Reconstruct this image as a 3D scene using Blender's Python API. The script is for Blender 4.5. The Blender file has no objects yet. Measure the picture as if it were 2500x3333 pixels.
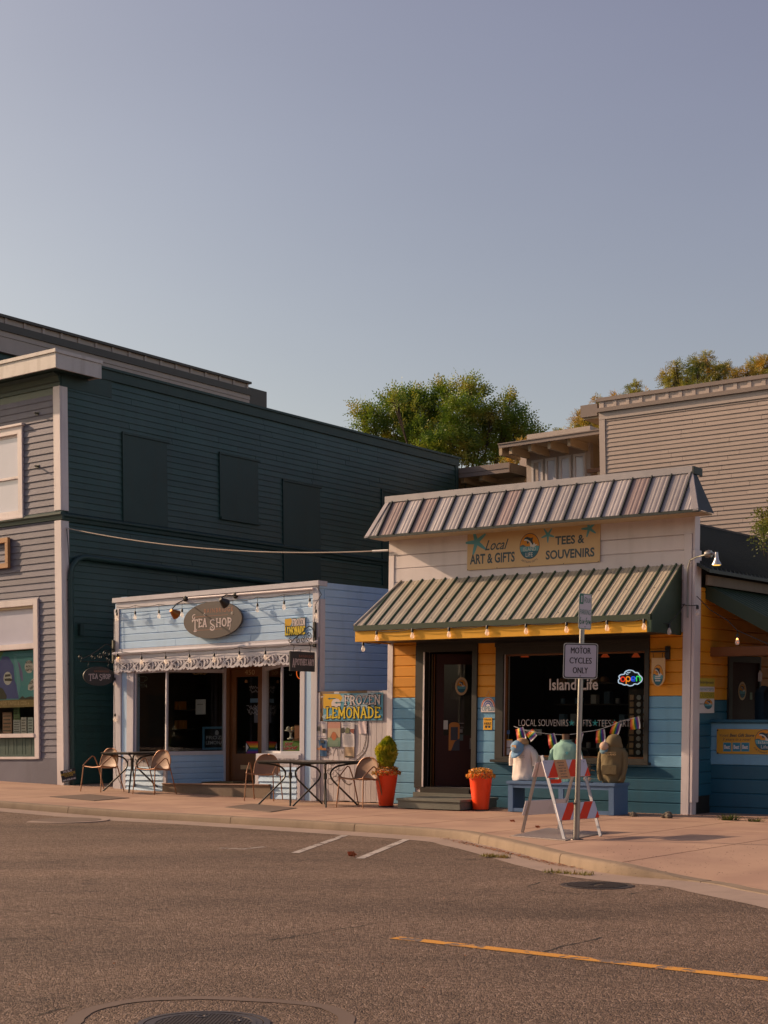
import bpy, bmesh, math, random
from mathutils import Vector, Matrix
SC = bpy.context.scene
COL = SC.collection
RND = random.Random(11)
PI = math.pi

# ------------------------------------------------------------------ camera, sky, sun, exposure
CAM_H = 1.325
FPX, CX, HY = 5000.0, 1250.0, 2360.0          # focal length, principal column and horizon row of a 2500 x 3333 frame
cam = bpy.data.cameras.new('camera'); camo = bpy.data.objects.new('camera', cam); COL.objects.link(camo)
camo.location = (0, 0, CAM_H); camo.rotation_euler = (math.radians(90), 0, 0)
cam.sensor_fit = 'HORIZONTAL'; cam.sensor_width = 36.0; cam.lens = 36.0*FPX/2500.0
cam.shift_y = (HY-1666.5)/2500.0; cam.clip_start = 0.1; cam.clip_end = 3000
SC.camera = camo

SUN_AZ = math.radians(-20.7)                    # the sunlight travels this way over the ground
SUN_EL = math.radians(26.0)
world = bpy.data.worlds.new('World'); SC.world = world; world.use_nodes = True
wn = world.node_tree; wn.nodes.clear()
wo = wn.nodes.new('ShaderNodeOutputWorld'); bg = wn.nodes.new('ShaderNodeBackground')
sky = wn.nodes.new('ShaderNodeTexSky'); sky.sky_type = 'NISHITA'; sky.sun_disc = False
sky.sun_elevation = SUN_EL
sx, sy = -math.cos(SUN_AZ), -math.sin(SUN_AZ)
sky.sun_rotation = math.atan2(sx, sy)
sky.air_density = 1.0; sky.dust_density = 2.2; sky.ozone_density = 1.3; sky.altitude = 20
# thin evening haze warms the sky's blue towards mauve
vm = wn.nodes.new('ShaderNodeVectorMath'); vm.operation = 'MULTIPLY_ADD'
vm.inputs[1].default_value = (1.43, 1.315, 1.0); vm.inputs[2].default_value = (0.16, -0.40, 0.0)
vx = wn.nodes.new('ShaderNodeVectorMath'); vx.operation = 'MAXIMUM'; vx.inputs[1].default_value = (0.02, 0.02, 0.03)
wn.links.new(sky.outputs[0], vm.inputs[0]); wn.links.new(vm.outputs[0], vx.inputs[0]); # faint high haze, barely uneven
stc = wn.nodes.new('ShaderNodeTexCoord'); smp = wn.nodes.new('ShaderNodeMapping'); smp.inputs['Scale'].default_value = (2.2, 2.2, 7.0)
snz = wn.nodes.new('ShaderNodeTexNoise'); snz.inputs['Scale'].default_value = 1.3; snz.inputs['Detail'].default_value = 4
smr = wn.nodes.new('ShaderNodeMapRange'); smr.inputs[3].default_value = .945; smr.inputs[4].default_value = 1.055; ssc = wn.nodes.new('ShaderNodeVectorMath'); ssc.operation = 'SCALE'
wn.links.new(stc.outputs['Generated'], smp.inputs[0]); wn.links.new(smp.outputs[0], snz.inputs[0]); wn.links.new(snz.outputs[0], smr.inputs[0]); wn.links.new(smr.outputs[0], ssc.inputs['Scale'])
wn.links.new(vx.outputs[0], ssc.inputs[0]); wn.links.new(ssc.outputs[0], bg.inputs[0]); wn.links.new(bg.outputs[0], wo.inputs[0])
bg.inputs[1].default_value = 0.108
sl = bpy.data.lights.new('sun', 'SUN'); slo = bpy.data.objects.new('sun', sl); COL.objects.link(slo)
sl.energy = 5.0; sl.angle = math.radians(0.6); sl.color = (1.0, 0.68, 0.45)
sd = Vector((math.cos(SUN_EL)*math.cos(SUN_AZ), math.cos(SUN_EL)*math.sin(SUN_AZ), -math.sin(SUN_EL)))
slo.rotation_euler = sd.to_track_quat('-Z', 'Y').to_euler(); slo.location = (-20, 20, 20)
SC.view_settings.view_transform = 'Standard'; SC.view_settings.look = 'None'
SC.view_settings.exposure = 0.08; SC.view_settings.gamma = 1.0; SC.view_settings.use_curve_mapping = False

# ------------------------------------------------------------------ frames of reference
CAMP = Vector((0, 0, CAM_H))
UF = Vector((1.39, -1, 0)).normalized()         # along the street front, to the right
ND = Vector((1, 1.39, 0)).normalized()          # away from the street, into the block
DN = 21.07                                      # distance of the common building line

def ray(px, py): return Vector(((px-CX)/FPX, 1, -(py-HY)/FPX))
class Fr:
    def __init__(s, O, U, V, W): s.O, s.U, s.V, s.W = Vector(O), Vector(U), Vector(V), Vector(W)
    def p(s, u, w, v): return s.O+s.U*u+s.W*w+s.V*v
    def uv(s, px, py, w=0.0):
        r = ray(px, py); m = Matrix((r, -s.U, -s.V)).transposed()
        t, u, v = m.inverted() @ (s.O+s.W*w-CAMP)
        return u, v
    def u(s, px, py, w=0.0): return s.uv(px, py, w)[0]
    def v(s, px, py, w=0.0): return s.uv(px, py, w)[1]
    def quad(s, pts, w=0.0): return [s.uv(x, y, w) for x, y in pts]
    def rect(s, x0, y0, x1, y1, w=0.0):          # a rectangle from two opposite corners of the picture
        a = s.uv(x0, y0, w); b = s.uv(x1, y1, w)
        return min(a[0], b[0]), max(a[0], b[0]), min(a[1], b[1]), max(a[1], b[1])
    def at(s, u, w, v): return Fr(s.p(u, w, v), s.U, s.V, s.W)
def on_plane(px, py, d=DN):
    r = ray(px, py); t = d/(r.x*ND.x+r.y*ND.y); return CAMP+r*t
def front_frame(px, py, vy, lean, d=DN):
    return Fr(on_plane(px, py, d), Vector((1.39, -1, (vy-HY)/FPX)).normalized(), Vector((-lean, 0, 1)), -ND)
def side_frame(O, vy, lean):
    return Fr(O, Vector((0.7194, 1, (HY-vy)/FPX)).normalized(), Vector((-lean, 0, 1)), UF)
P0 = on_plane(1030, 2605)
def street_u(x, y): return (x-P0.x)*UF.x+(y-P0.y)*UF.y
def street_w(x, y): return DN-(x*ND.x+y*ND.y)
def G(x, y):                                    # the pavement rises gently towards the left
    u = street_u(x, y)
    return 0.0 if u > 0 else -0.021*u*(1-math.exp(u*0.8)) if u > -60 else 1.26
def gp(px, py, dz=0.0):
    r = ray(px, py); z = dz; p = CAMP
    for _ in range(12):
        t = (z-CAM_H)/r.z; p = CAMP+r*t; z = G(p.x, p.y)+dz
    return p
def sp(u, w): return P0.x+UF.x*u-ND.x*w, P0.y+UF.y*u-ND.y*w      # street coordinates to ground x, y

# ------------------------------------------------------------------ objects
WM = {}
def tag(o, label=None, cat=None, group=None, kind=None):
    if label: o['label'] = label
    if cat: o['category'] = cat
    if group: o['group'] = group
    if kind: o['kind'] = kind
    return o
def link(o, parent=None):
    COL.objects.link(o)
    if parent is not None:
        o.parent = parent; o.matrix_parent_inverse = WM[parent].inverted()
    WM[o] = o.matrix_basis.copy()
    return o
def thing(name, label, cat, loc=(0, 0, 0), group=None):
    o = bpy.data.objects.new(name, None); o.location = loc; o.empty_display_size = 0.2
    COL.objects.link(o); WM[o] = Matrix.Translation(Vector(loc)); tag(o, label, cat, group); return o
def children(o): return [c for c in bpy.data.objects if c.parent == o]
def copy_thing(root, loc, rz, label, group=None):
    kids = {}
    for c in bpy.data.objects:
        if c.parent: kids.setdefault(c.parent, []).append(c)
    def rec(o, par):
        c = o.copy(); COL.objects.link(c)
        if par is not None: c.parent = par
        WM[c] = Matrix.Identity(4)
        for k in kids.get(o, []): rec(k, c)
        return c
    r = rec(root, None); r.location = loc; r.rotation_euler = (0, 0, rz); r['label'] = label
    if group: r['group'] = group
    return r

class MB:
    def __init__(s): s.v = []; s.f = []; s.m = []
    def add(s, vs, fs, mi=0):
        k = len(s.v); s.v += [tuple(x) for x in vs]; s.f += [tuple(i+k for i in f) for f in fs]; s.m += [mi]*len(fs); return s
    def box(s, F, u0, u1, w0, w1, v0, v1, mi=0):
        P = [F.p(u, w, v) for u in (u0, u1) for w in (w0, w1) for v in (v0, v1)]
        return s.add(P, [(0, 1, 3, 2), (4, 6, 7, 5), (0, 4, 5, 1), (2, 3, 7, 6), (0, 2, 6, 4), (1, 5, 7, 3)], mi)
    def prism(s, F, prof, u0, u1, mi=0):          # profile in (w, v), swept along u
        n = len(prof); P = [F.p(u0, w, v) for w, v in prof]+[F.p(u1, w, v) for w, v in prof]
        return s.add(P, [tuple(range(n)), tuple(range(2*n-1, n-1, -1))]+[(i, n+i, n+(i+1) % n, (i+1) % n) for i in range(n)], mi)
    def poly(s, F, pts, w0, w1, mi=0):            # outline in (u, v), thick from w0 to w1
        n = len(pts); P = [F.p(u, w0, v) for u, v in pts]+[F.p(u, w1, v) for u, v in pts]
        return s.add(P, [tuple(range(n-1, -1, -1)), tuple(range(n, 2*n))]+[(i, (i+1) % n, n+(i+1) % n, n+i) for i in range(n)], mi)
    def face(s, F, pts, w, mi=0): return s.add([F.p(u, w, v) for u, v in pts], [tuple(range(len(pts)))], mi)
    def hexa(s, P, mi=0):                         # 8 points: bottom ring then top ring
        return s.add(P, [(3, 2, 1, 0), (4, 5, 6, 7), (0, 1, 5, 4), (1, 2, 6, 5), (2, 3, 7, 6), (3, 0, 4, 7)], mi)
    def ribbon(s, F, pts, wid, w0, w1, mi=0):
        n = len(pts); ws = wid if isinstance(wid, (list, tuple)) else [wid]*n
        L = []; Rr = []
        for i, (x, y) in enumerate(pts):
            a = pts[max(i-1, 0)]; b = pts[min(i+1, n-1)]
            dx, dy = b[0]-a[0], b[1]-a[1]; l = math.hypot(dx, dy) or 1; nx, ny = -dy/l*ws[i]/2, dx/l*ws[i]/2
            L.append((x+nx, y+ny)); Rr.append((x-nx, y-ny))
        if w1-w0 < 1e-6:
            for i in range(n-1): s.add([F.p(*(q[0], w0, q[1])) for q in (Rr[i], Rr[i+1], L[i+1], L[i])], [(0, 1, 2, 3)], mi)
            return s
        P = []
        for i in range(n):
            for q, w in ((Rr[i], w0), (L[i], w0), (L[i], w1), (Rr[i], w1)): P.append(F.p(q[0], w, q[1]))
        fs = [(0, 1, 2, 3), (4*n-1, 4*n-2, 4*n-3, 4*n-4)]
        for i in range(n-1):
            for k in range(4): fs.append((4*i+k, 4*i+(k+1) % 4, 4*i+4+(k+1) % 4, 4*i+4+k))
        return s.add(P, fs, mi)
    def tube(s, pts, r, n=8, mi=0, caps=True):
        pts = [Vector(p) for p in pts]; rs = r if isinstance(r, (list, tuple)) else [r]*len(pts)
        t0 = (pts[1]-pts[0]).normalized(); up = Vector((0, 0, 1)) if abs(t0.z) < .9 else Vector((1, 0, 0))
        x = t0.cross(up).normalized(); P = []
        for i, p in enumerate(pts):
            t = (pts[min(i+1, len(pts)-1)]-pts[max(i-1, 0)]).normalized()
            x = (x-t*x.dot(t)).normalized(); y = t.cross(x)
            P += [p+(x*math.cos(2*PI*k/n)+y*math.sin(2*PI*k/n))*rs[i] for k in range(n)]
        fs = [(i*n+k, i*n+(k+1) % n, (i+1)*n+(k+1) % n, (i+1)*n+k) for i in range(len(pts)-1) for k in range(n)]
        if caps: fs += [tuple(range(n-1, -1, -1)), tuple((len(pts)-1)*n+k for k in range(n))]
        return s.add(P, fs, mi)
    def lathe(s, c, prof, n=20, mi=0, sx=1, sy=1, axis=None):
        c = Vector(c); P = []
        if axis is None: X, Y, Z = Vector((1, 0, 0)), Vector((0, 1, 0)), Vector((0, 0, 1))
        else:
            Z = Vector(axis).normalized(); X = Z.orthogonal().normalized(); Y = Z.cross(X)
        for r, z in prof: P += [c+X*(r*sx*math.cos(2*PI*k/n))+Y*(r*sy*math.sin(2*PI*k/n))+Z*z for k in range(n)]
        m = len(prof)
        fs = [(i*n+k, i*n+(k+1) % n, (i+1)*n+(k+1) % n, (i+1)*n+k) for i in range(m-1) for k in range(n)]
        if prof[0][0] > 1e-5: fs.append(tuple(range(n-1, -1, -1)))
        if prof[-1][0] > 1e-5: fs.append(tuple((m-1)*n+k for k in range(n)))
        return s.add(P, fs, mi)
    def loft(s, rings, mi=0, caps=True):
        n = len(rings[0]); P = [q for r in rings for q in r]; m = len(rings)
        fs = [(i*n+k, i*n+(k+1) % n, (i+1)*n+(k+1) % n, (i+1)*n+k) for i in range(m-1) for k in range(n)]
        if caps: fs += [tuple(range(n-1, -1, -1)), tuple((m-1)*n+k for k in range(n))]
        return s.add(P, fs, mi)
    def build(s, name, mat, parent=None, smooth=False, bevel=0, label=None, kind=None, fix=True, angle=38):
        me = bpy.data.meshes.new(name); me.from_pydata(s.v, [], s.f)
        mats = mat if isinstance(mat, (list, tuple)) else [mat]
        for m in mats: me.materials.append(m)
        if len(mats) > 1: me.polygons.foreach_set('material_index', s.m)
        if fix or bevel:
            bm = bmesh.new(); bm.from_mesh(me); bmesh.ops.remove_doubles(bm, verts=bm.verts, dist=1e-5)
            if fix: bmesh.ops.recalc_face_normals(bm, faces=bm.faces)
            if bevel: bmesh.ops.bevel(bm, geom=bm.edges[:], offset=bevel, segments=2, affect='EDGES', clamp_overlap=True)
            bm.to_mesh(me); bm.free()
        if smooth:
            me.polygons.foreach_set('use_smooth', [True]*len(me.polygons)); me.set_sharp_from_angle(angle=math.radians(angle))
        me.update(); o = bpy.data.objects.new(name, me); link(o, parent)
        if label: o['label'] = label
        if kind: o['kind'] = kind
        return o
WF = Fr((0, 0, 0), (1, 0, 0), (0, 0, 1), (0, 1, 0))    # plain world frame: u = x, w = y, v = z

# ------------------------------------------------------------------ materials
MATS = {}
def newmat(name):
    m = bpy.data.materials.new(name); m.use_nodes = True; m.node_tree.nodes.clear(); MATS[name] = m
    return m, m.node_tree.nodes, m.node_tree.links
def paint(name, col, rough=.55, var=.10, bump=.25, bscale=18, stretch=(1, 1, 5), rnd=.06, chip=0, chipcol=(.3, .25, .2),
          metal=0, stain=0, spec=.5, col2=None, col2s=1.0, dist=.006):
    m, n, l = newmat(name)
    o = n.new('ShaderNodeOutputMaterial'); b = n.new('ShaderNodeBsdfPrincipled'); l.new(b.outputs[0], o.inputs[0])
    tc = n.new('ShaderNodeTexCoord'); mp = n.new('ShaderNodeMapping'); mp.inputs['Scale'].default_value = stretch
    l.new(tc.outputs['Object'], mp.inputs[0])
    n1 = n.new('ShaderNodeTexNoise'); n1.inputs['Scale'].default_value = 1.3; n1.inputs['Detail'].default_value = 6; l.new(tc.outputs['Object'], n1.inputs[0])
    n2 = n.new('ShaderNodeTexNoise'); n2.inputs['Scale'].default_value = bscale; n2.inputs['Detail'].default_value = 8; n2.inputs['Roughness'].default_value = .65
    l.new(mp.outputs[0], n2.inputs[0])
    oi = n.new('ShaderNodeObjectInfo')
    # value = 1 + var*(n1-.5)*2 + var*(n2-.5) + rnd*(random-.5)*2
    def mth(op, a, bb):
        q = n.new('ShaderNodeMath'); q.operation = op
        for i, x in enumerate((a, bb)):
            if isinstance(x, (int, float)): q.inputs[i].default_value = x
            else: l.new(x, q.inputs[i])
        return q.outputs[0]
    a = mth('MULTIPLY', mth('SUBTRACT', n1.outputs[0], .5), var*3.2)
    c = mth('MULTIPLY', mth('SUBTRACT', n2.outputs[0], .5), var*1.8)
    d = mth('MULTIPLY', mth('SUBTRACT', oi.outputs['Random'], .5), rnd*2)
    val = mth('ADD', mth('ADD', mth('ADD', a, c), d), 1.0)
    base = n.new('ShaderNodeRGB'); base.outputs[0].default_value = (*col, 1); src = base.outputs[0]
    if col2:
        n4 = n.new('ShaderNodeTexNoise'); n4.inputs['Scale'].default_value = col2s; n4.inputs['Detail'].default_value = 5; l.new(tc.outputs['Object'], n4.inputs[0])
        r4 = n.new('ShaderNodeMapRange'); r4.inputs[1].default_value = .42; r4.inputs[2].default_value = .6; l.new(n4.outputs[0], r4.inputs[0])
        mx = n.new('ShaderNodeMix'); mx.data_type = 'RGBA'; l.new(r4.outputs[0], mx.inputs[0]); l.new(src, mx.inputs[6]); mx.inputs[7].default_value = (*col2, 1); src = mx.outputs[2]
    hs = n.new('ShaderNodeVectorMath'); hs.operation = 'SCALE'; l.new(src, hs.inputs[0]); l.new(val, hs.inputs['Scale']); src = hs.outputs[0]
    if chip:
        n3 = n.new('ShaderNodeTexNoise'); n3.inputs['Scale'].default_value = 7; n3.inputs['Detail'].default_value = 10; n3.inputs['Roughness'].default_value = .7; l.new(mp.outputs[0], n3.inputs[0])
        r3 = n.new('ShaderNodeMapRange'); r3.inputs[1].default_value = .72-chip*.2; r3.inputs[2].default_value = .735-chip*.2; l.new(n3.outputs[0], r3.inputs[0])
        mx = n.new('ShaderNodeMix'); mx.data_type = 'RGBA'; l.new(r3.outputs[0], mx.inputs[0]); l.new(src, mx.inputs[6]); mx.inputs[7].default_value = (*chipcol, 1); src = mx.outputs[2]
    if stain:
        n5 = n.new('ShaderNodeTexNoise'); n5.inputs['Scale'].default_value = 2.2; n5.inputs['Detail'].default_value = 7
        mp5 = n.new('ShaderNodeMapping'); mp5.inputs['Scale'].default_value = (2.5, 2.5, .35); l.new(tc.outputs['Object'], mp5.inputs[0]); l.new(mp5.outputs[0], n5.inputs[0])
        r5 = n.new('ShaderNodeMapRange'); r5.inputs[1].default_value = .5; r5.inputs[2].default_value = .78; r5.inputs[4].default_value = stain; l.new(n5.outputs[0], r5.inputs[0])
        mx = n.new('ShaderNodeMix'); mx.data_type = 'RGBA'; l.new(r5.outputs[0], mx.inputs[0]); l.new(src, mx.inputs[6])
        mx.inputs[7].default_value = (col[0]*.35+.02, col[1]*.33+.015, col[2]*.3+.01, 1); src = mx.outputs[2]
    l.new(src, b.inputs['Base Color']); b.inputs['Metallic'].default_value = metal; b.inputs['Specular IOR Level'].default_value = spec
    rr = n.new('ShaderNodeMapRange'); rr.inputs[3].default_value = max(rough-.12, .05); rr.inputs[4].default_value = min(rough+.12, 1); l.new(n2.outputs[0], rr.inputs[0]); l.new(rr.outputs[0], b.inputs['Roughness'])
    if bump:
        bp = n.new('ShaderNodeBump'); bp.inputs['Strength'].default_value = bump; bp.inputs['Distance'].default_value = dist; l.new(n2.outputs[0], bp.inputs['Height']); l.new(bp.outputs[0], b.inputs['Normal'])
    return m
def plain(name, col, rough=.6, metal=0, emit=0, spec=.5, var=.05):
    if not emit: return paint(name, col, rough, var, .06, 40, (1, 1, 1), .03, metal=metal, spec=spec)
    m, n, l = newmat(name)
    o = n.new('ShaderNodeOutputMaterial'); b = n.new('ShaderNodeBsdfPrincipled'); l.new(b.outputs[0], o.inputs[0])
    b.inputs['Base Color'].default_value = (*col, 1); b.inputs['Roughness'].default_value = rough
    b.inputs['Emission Color'].default_value = (*col, 1); b.inputs['Emission Strength'].default_value = emit
    return m
def glass(name, tint=(.8, .82, .8), refl=1.0, wave=.0012):
    m, n, l = newmat(name)
    o = n.new('ShaderNodeOutputMaterial'); t = n.new('ShaderNodeBsdfTransparent'); t.inputs[0].default_value = (*tint, 1)
    g = n.new('ShaderNodeBsdfGlossy'); g.inputs['Roughness'].default_value = .015; g.inputs[0].default_value = (refl, refl, refl, 1)
    tc = n.new('ShaderNodeTexCoord'); nz = n.new('ShaderNodeTexNoise'); nz.inputs['Scale'].default_value = 1.1; l.new(tc.outputs['Object'], nz.inputs[0])
    bp = n.new('ShaderNodeBump'); bp.inputs['Strength'].default_value = 1; bp.inputs['Distance'].default_value = wave; l.new(nz.outputs[0], bp.inputs['Height'])
    l.new(bp.outputs[0], g.inputs['Normal'])
    fr = n.new('ShaderNodeFresnel'); fr.inputs[0].default_value = 1.5; ge = n.new('ShaderNodeNewGeometry'); ff = n.new('ShaderNodeMath'); ff.operation = 'MULTIPLY_ADD'; ff.inputs[1].default_value = -1; ff.inputs[2].default_value = 1; l.new(ge.outputs['Backfacing'], ff.inputs[0])
    fm = n.new('ShaderNodeMath'); fm.operation = 'MULTIPLY'; l.new(fr.outputs[0], fm.inputs[0]); l.new(ff.outputs[0], fm.inputs[1])
    mx = n.new('ShaderNodeMixShader'); l.new(fm.outputs[0], mx.inputs[0]); l.new(t.outputs[0], mx.inputs[1]); l.new(g.outputs[0], mx.inputs[2]); l.new(mx.outputs[0], o.inputs[0])
    return m
M = {}
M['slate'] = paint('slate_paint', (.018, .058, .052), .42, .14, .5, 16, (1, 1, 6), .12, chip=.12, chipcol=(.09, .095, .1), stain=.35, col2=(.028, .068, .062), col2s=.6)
M['slatefront'] = paint('sunlit_slate_paint', (.132, .132, .178), .62, .16, .7, 14, (1, 1, 6), .12, chip=.16, chipcol=(.17, .15, .15), stain=.2, spec=.4)  # same slate paint as the side, coloured lighter for the sun on the front
M['slate_panel'] = paint('slate_panel_paint', (.019, .05, .047), .55, .15, .2, 9, (1, 1, 1), .05, stain=.3)
M['trimwhite'] = paint('trim_white_paint', (.66, .60, .60), .5, .09, .35, 14, (4, 4, .5), .04, chip=.1, chipcol=(.32, .28, .26), stain=.25)
M['whitewood'] = paint('white_wood_paint', (.66, .60, .60), .5, .07, .35, 14, (1, 1, 6), .04, chip=.08, chipcol=(.4, .36, .34), stain=.2)
M['corniceW'] = paint('cornice_paint', (.55, .52, .5), .5, .1, .3, 10, (1, 1, 3), .03, stain=.4)
M['teablue'] = paint('pale_blue_paint', (.40, .60, .82), .5, .08, .4, 13, (1, 1, 5), .06, chip=.06, chipcol=(.42, .5, .6), stain=.12)
M['teawhite'] = paint('tea_trim_paint', (.55, .54, .58), .45, .08, .35, 13, (2, 2, 2), .04, chip=.08, chipcol=(.33, .3, .3), stain=.15)
M['yellow'] = paint('amber_paint', (.66, .27, .010), .5, .09, .4, 14, (1, 1, 6), .05, chip=.04, chipcol=(.5, .3, .1), stain=.15)
M['fasciaY'] = paint('fascia_amber_paint', (.72, .37, .012), .5, .08, .3, 12, (1, 1, 3), .03, stain=.2)
M['skyblue'] = paint('turquoise_paint', (.15, .36, .53), .5, .1, .55, 13, (1, 1, 4), .05, chip=.07, chipcol=(.25, .42, .5), stain=.25)
M['teal'] = paint('deep_teal_paint', (.013, .10, .165), .5, .12, .45, 13, (1, 1, 4), .06, chip=.05, chipcol=(.03, .14, .18), stain=.25)
M['darktrim'] = paint('dark_trim_paint', (.024, .022, .018), .5, .15, .3, 14, (1, 1, 1), .04, stain=.2)
M['brownwood'] = paint('brown_door_wood', (.17, .065, .018), .4, .22, .3, 10, (6, 6, .6), .04)
M['redwood'] = paint('red_brown_door_wood', (.035, .010, .008), .6, .2, .3, 10, (6, 6, .6), .04, spec=.25)
M['beige'] = paint('taupe_siding_paint', (.40, .325, .28), .6, .06, .2, 14, (1, 1, 6), .05, stain=.12)
M['beigetrim'] = paint('beige_trim_paint', (.46, .39, .345), .6, .06, .15, 10, (1, 1, 1), .03, stain=.1)
M['cream'] = paint('cream_soffit_paint', (.48, .37, .24), .6, .06, .15, 10, (1, 1, 1), .03)
M['flash'] = paint('brown_metal_flashing', (.06, .05, .04), .45, .1, .1, 8, (1, 1, 1), .04)
M['flashlite'] = paint('taupe_metal_flashing', (.24, .19, .165), .5, .1, .1, 8, (1, 1, 1), .04)
M['shingle'] = paint('dark_roof_shingle', (.05, .042, .035), .9, .2, .6, 30, (1, 1, 1), .1)
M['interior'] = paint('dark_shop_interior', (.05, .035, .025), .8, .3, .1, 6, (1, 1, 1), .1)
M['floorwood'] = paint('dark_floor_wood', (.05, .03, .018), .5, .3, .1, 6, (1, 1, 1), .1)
M['glass'] = glass('shop_glass'); M['skyglass'] = glass('upper_window_glass', (.75, .78, .8))
M['black'] = plain('black_metal', (.012, .011, .010), .45); M['blackpaint'] = plain('black_print', (.015, .015, .016), .6)
M['white'] = plain('white_print', (.62, .60, .60), .6); M['grey'] = plain('grey_metal', (.3, .3, .3), .4, .6)
M['galv'] = paint('galvanised_steel', (.34, .33, .32), .38, .18, .2, 22, (1, 1, .5), .04, metal=.85, stain=.3)
M['orange'] = paint('orange_plastic', (.92, .06, .006), .38, .08, .05, 30, (1, 1, 1), .02)
M['rope'] = plain('cable_rubber', (.02, .022, .02), .6)
M['bulb'] = glass('bulb_glass', (.85, .8, .72))
def _bulb():  # white mixed into the clear glass stands for the bulbs' bright glints
    m = M['bulb']; n = m.node_tree.nodes; l = m.node_tree.links; o = [x for x in n if x.type == 'OUTPUT_MATERIAL'][0]; s = o.inputs[0].links[0].from_socket
    d = n.new('ShaderNodeBsdfTranslucent'); d.inputs[0].default_value = (.8, .78, .78, 1); e = n.new('ShaderNodeBsdfDiffuse'); e.inputs[0].default_value = (.72, .7, .7, 1)
    a = n.new('ShaderNodeAddShader'); l.new(d.outputs[0], a.inputs[0]); l.new(e.outputs[0], a.inputs[1]); x = n.new('ShaderNodeMixShader'); x.inputs[0].default_value = .3; l.new(s, x.inputs[1]); l.new(a.outputs[0], x.inputs[2]); l.new(x.outputs[0], o.inputs[0])
_bulb()
M['skypane'] = paint('sky_reflection_pane', (.55, .56, .66), .12, .04, .02, 6, (1, 1, 1), .03, spec=.9)  # opaque pale colour stands for reflected sky, upstairs also for the curtain
M['filament'] = plain('glowing_filament', (1, .45, .12), .5, emit=6)
# ------------------------------------------------------------------ walls, siding, lettering
def cells(u0, u1, v0, v1, holes):
    us = sorted({u0, u1, *[min(max(h[i], u0), u1) for h in holes for i in (0, 1)]})
    vs = sorted({v0, v1, *[min(max(h[i], v0), v1) for h in holes for i in (2, 3)]})
    for a, b in zip(us, us[1:]):
        run = None
        for c, d in zip(vs, vs[1:]):
            m, k = (a+b)/2, (c+d)/2
            if b-a < 1e-4 or d-c < 1e-4: continue
            if any(h[0] < m < h[1] and h[2] < k < h[3] for h in holes):
                if run: yield a, b, run[0], run[1]; run = None
            else: run = (run[0], d) if run else (c, d)
        if run: yield a, b, run[0], run[1]
def wall(F, parent, u0, u1, v0, v1, holes=(), w0=-.16, w1=0.0, mat='slate', name='wall'):
    b = MB()
    for a, c, d, e in cells(u0, u1, v0, v1, list(holes)): b.box(F, a, c, w0, w1, d, e)
    return b.build(name, M[mat] if isinstance(mat, str) else mat, parent, fix=False)
def siding(F, parent, u0, u1, v0, v1, pitch, holes=(), mat='slate', style='clap', joint=3.5, wob=.0015, name='board', only=None):
    k = 0; v = v0; rr = random.Random(int(abs(u0*77+v0*31+u1*13)*10))
    while v < v1-.02:
        a, b = v, min(v+pitch, v1); v += pitch; k += 1
        segs = [(u0, u1, a, b)]
        for h in holes:
            if h[3] <= a+.004 or h[2] >= b-.004: continue
            out = []
            for s0, s1, sa, sb in segs:
                if h[1] <= s0 or h[0] >= s1: out.append((s0, s1, sa, sb)); continue
                if h[0] > s0: out.append((s0, h[0], sa, sb))
                if h[1] < s1: out.append((h[1], s1, sa, sb))
                m0, m1 = max(s0, h[0]), min(s1, h[1])
                if h[2] > sa+.012: out.append((m0, m1, sa, h[2]))
                if h[3] < sb-.012: out.append((m0, m1, h[3], sb))
            segs = out
        for s0, s1, sa, sb in segs:
            cuts = [s0]
            while joint and s1-cuts[-1] > joint*1.3: cuts.append(cuts[-1]+joint*rr.uniform(.35, 1.1))
            cuts.append(s1)
            for c0, c1 in zip(cuts, cuts[1:]):
                if c1-c0 < .02: continue
                j = rr.uniform(-wob, wob); e0 = c0+(.003 if c0 != s0 else 0); e1 = c1-(.003 if c1 != s1 else 0)
                if style == 'clap': prof = [(0, sa), (.024+j, sa+rr.uniform(-.001, .001)), (.024+j, sa+.004), (.007+j, sb), (0, sb)]
                else: prof = [(0, sa), (.012+j, sa+.003), (.017+j, sa+.009), (.017+j, sb-.016), (.005+j, sb-.003), (0, sb)]
                mt = mat(((e0+e1)/2), (sa+sb)/2) if callable(mat) else mat
                MB().prism(F, prof, e0, e1).build(name, M[mt], parent, fix=False)
def boxpart(F, name, mat, parent, u0, u1, w0, w1, v0, v1, bevel=0, label=None):
    return MB().box(F, u0, u1, w0, w1, v0, v1).build(name, M[mat], parent, bevel=bevel, label=label)
def frame_part(F, name, mat, parent, o, i, w0, w1, bevel=0):     # a rectangular frame, o and i = outer, inner (u0,u1,v0,v1)
    b = MB()
    b.box(F, o[0], i[0], w0, w1, o[2], o[3]); b.box(F, i[1], o[1], w0, w1, o[2], o[3])
    b.box(F, i[0], i[1], w0, w1, o[2], i[2]); b.box(F, i[0], i[1], w0, w1, i[3], o[3])
    return b.build(name, M[mat], parent, bevel=bevel)
def rotpts(pts, a, c=(0, 0)): return [(c[0]+(x-c[0])*math.cos(a)-(y-c[1])*math.sin(a), c[1]+(x-c[0])*math.sin(a)+(y-c[1])*math.cos(a)) for x, y in pts]
def arc(cx, cy, rx, ry, a0, a1, n=10): return [(cx+rx*math.cos(math.radians(a0+(a1-a0)*i/n)), cy+ry*math.sin(math.radians(a0+(a1-a0)*i/n))) for i in range(n+1)]
def ell(cx, cy, rx, ry, n=32): return arc(cx, cy, rx, ry, 0, 360*(n-1)/n, n-1)
_FC = {}
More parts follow.
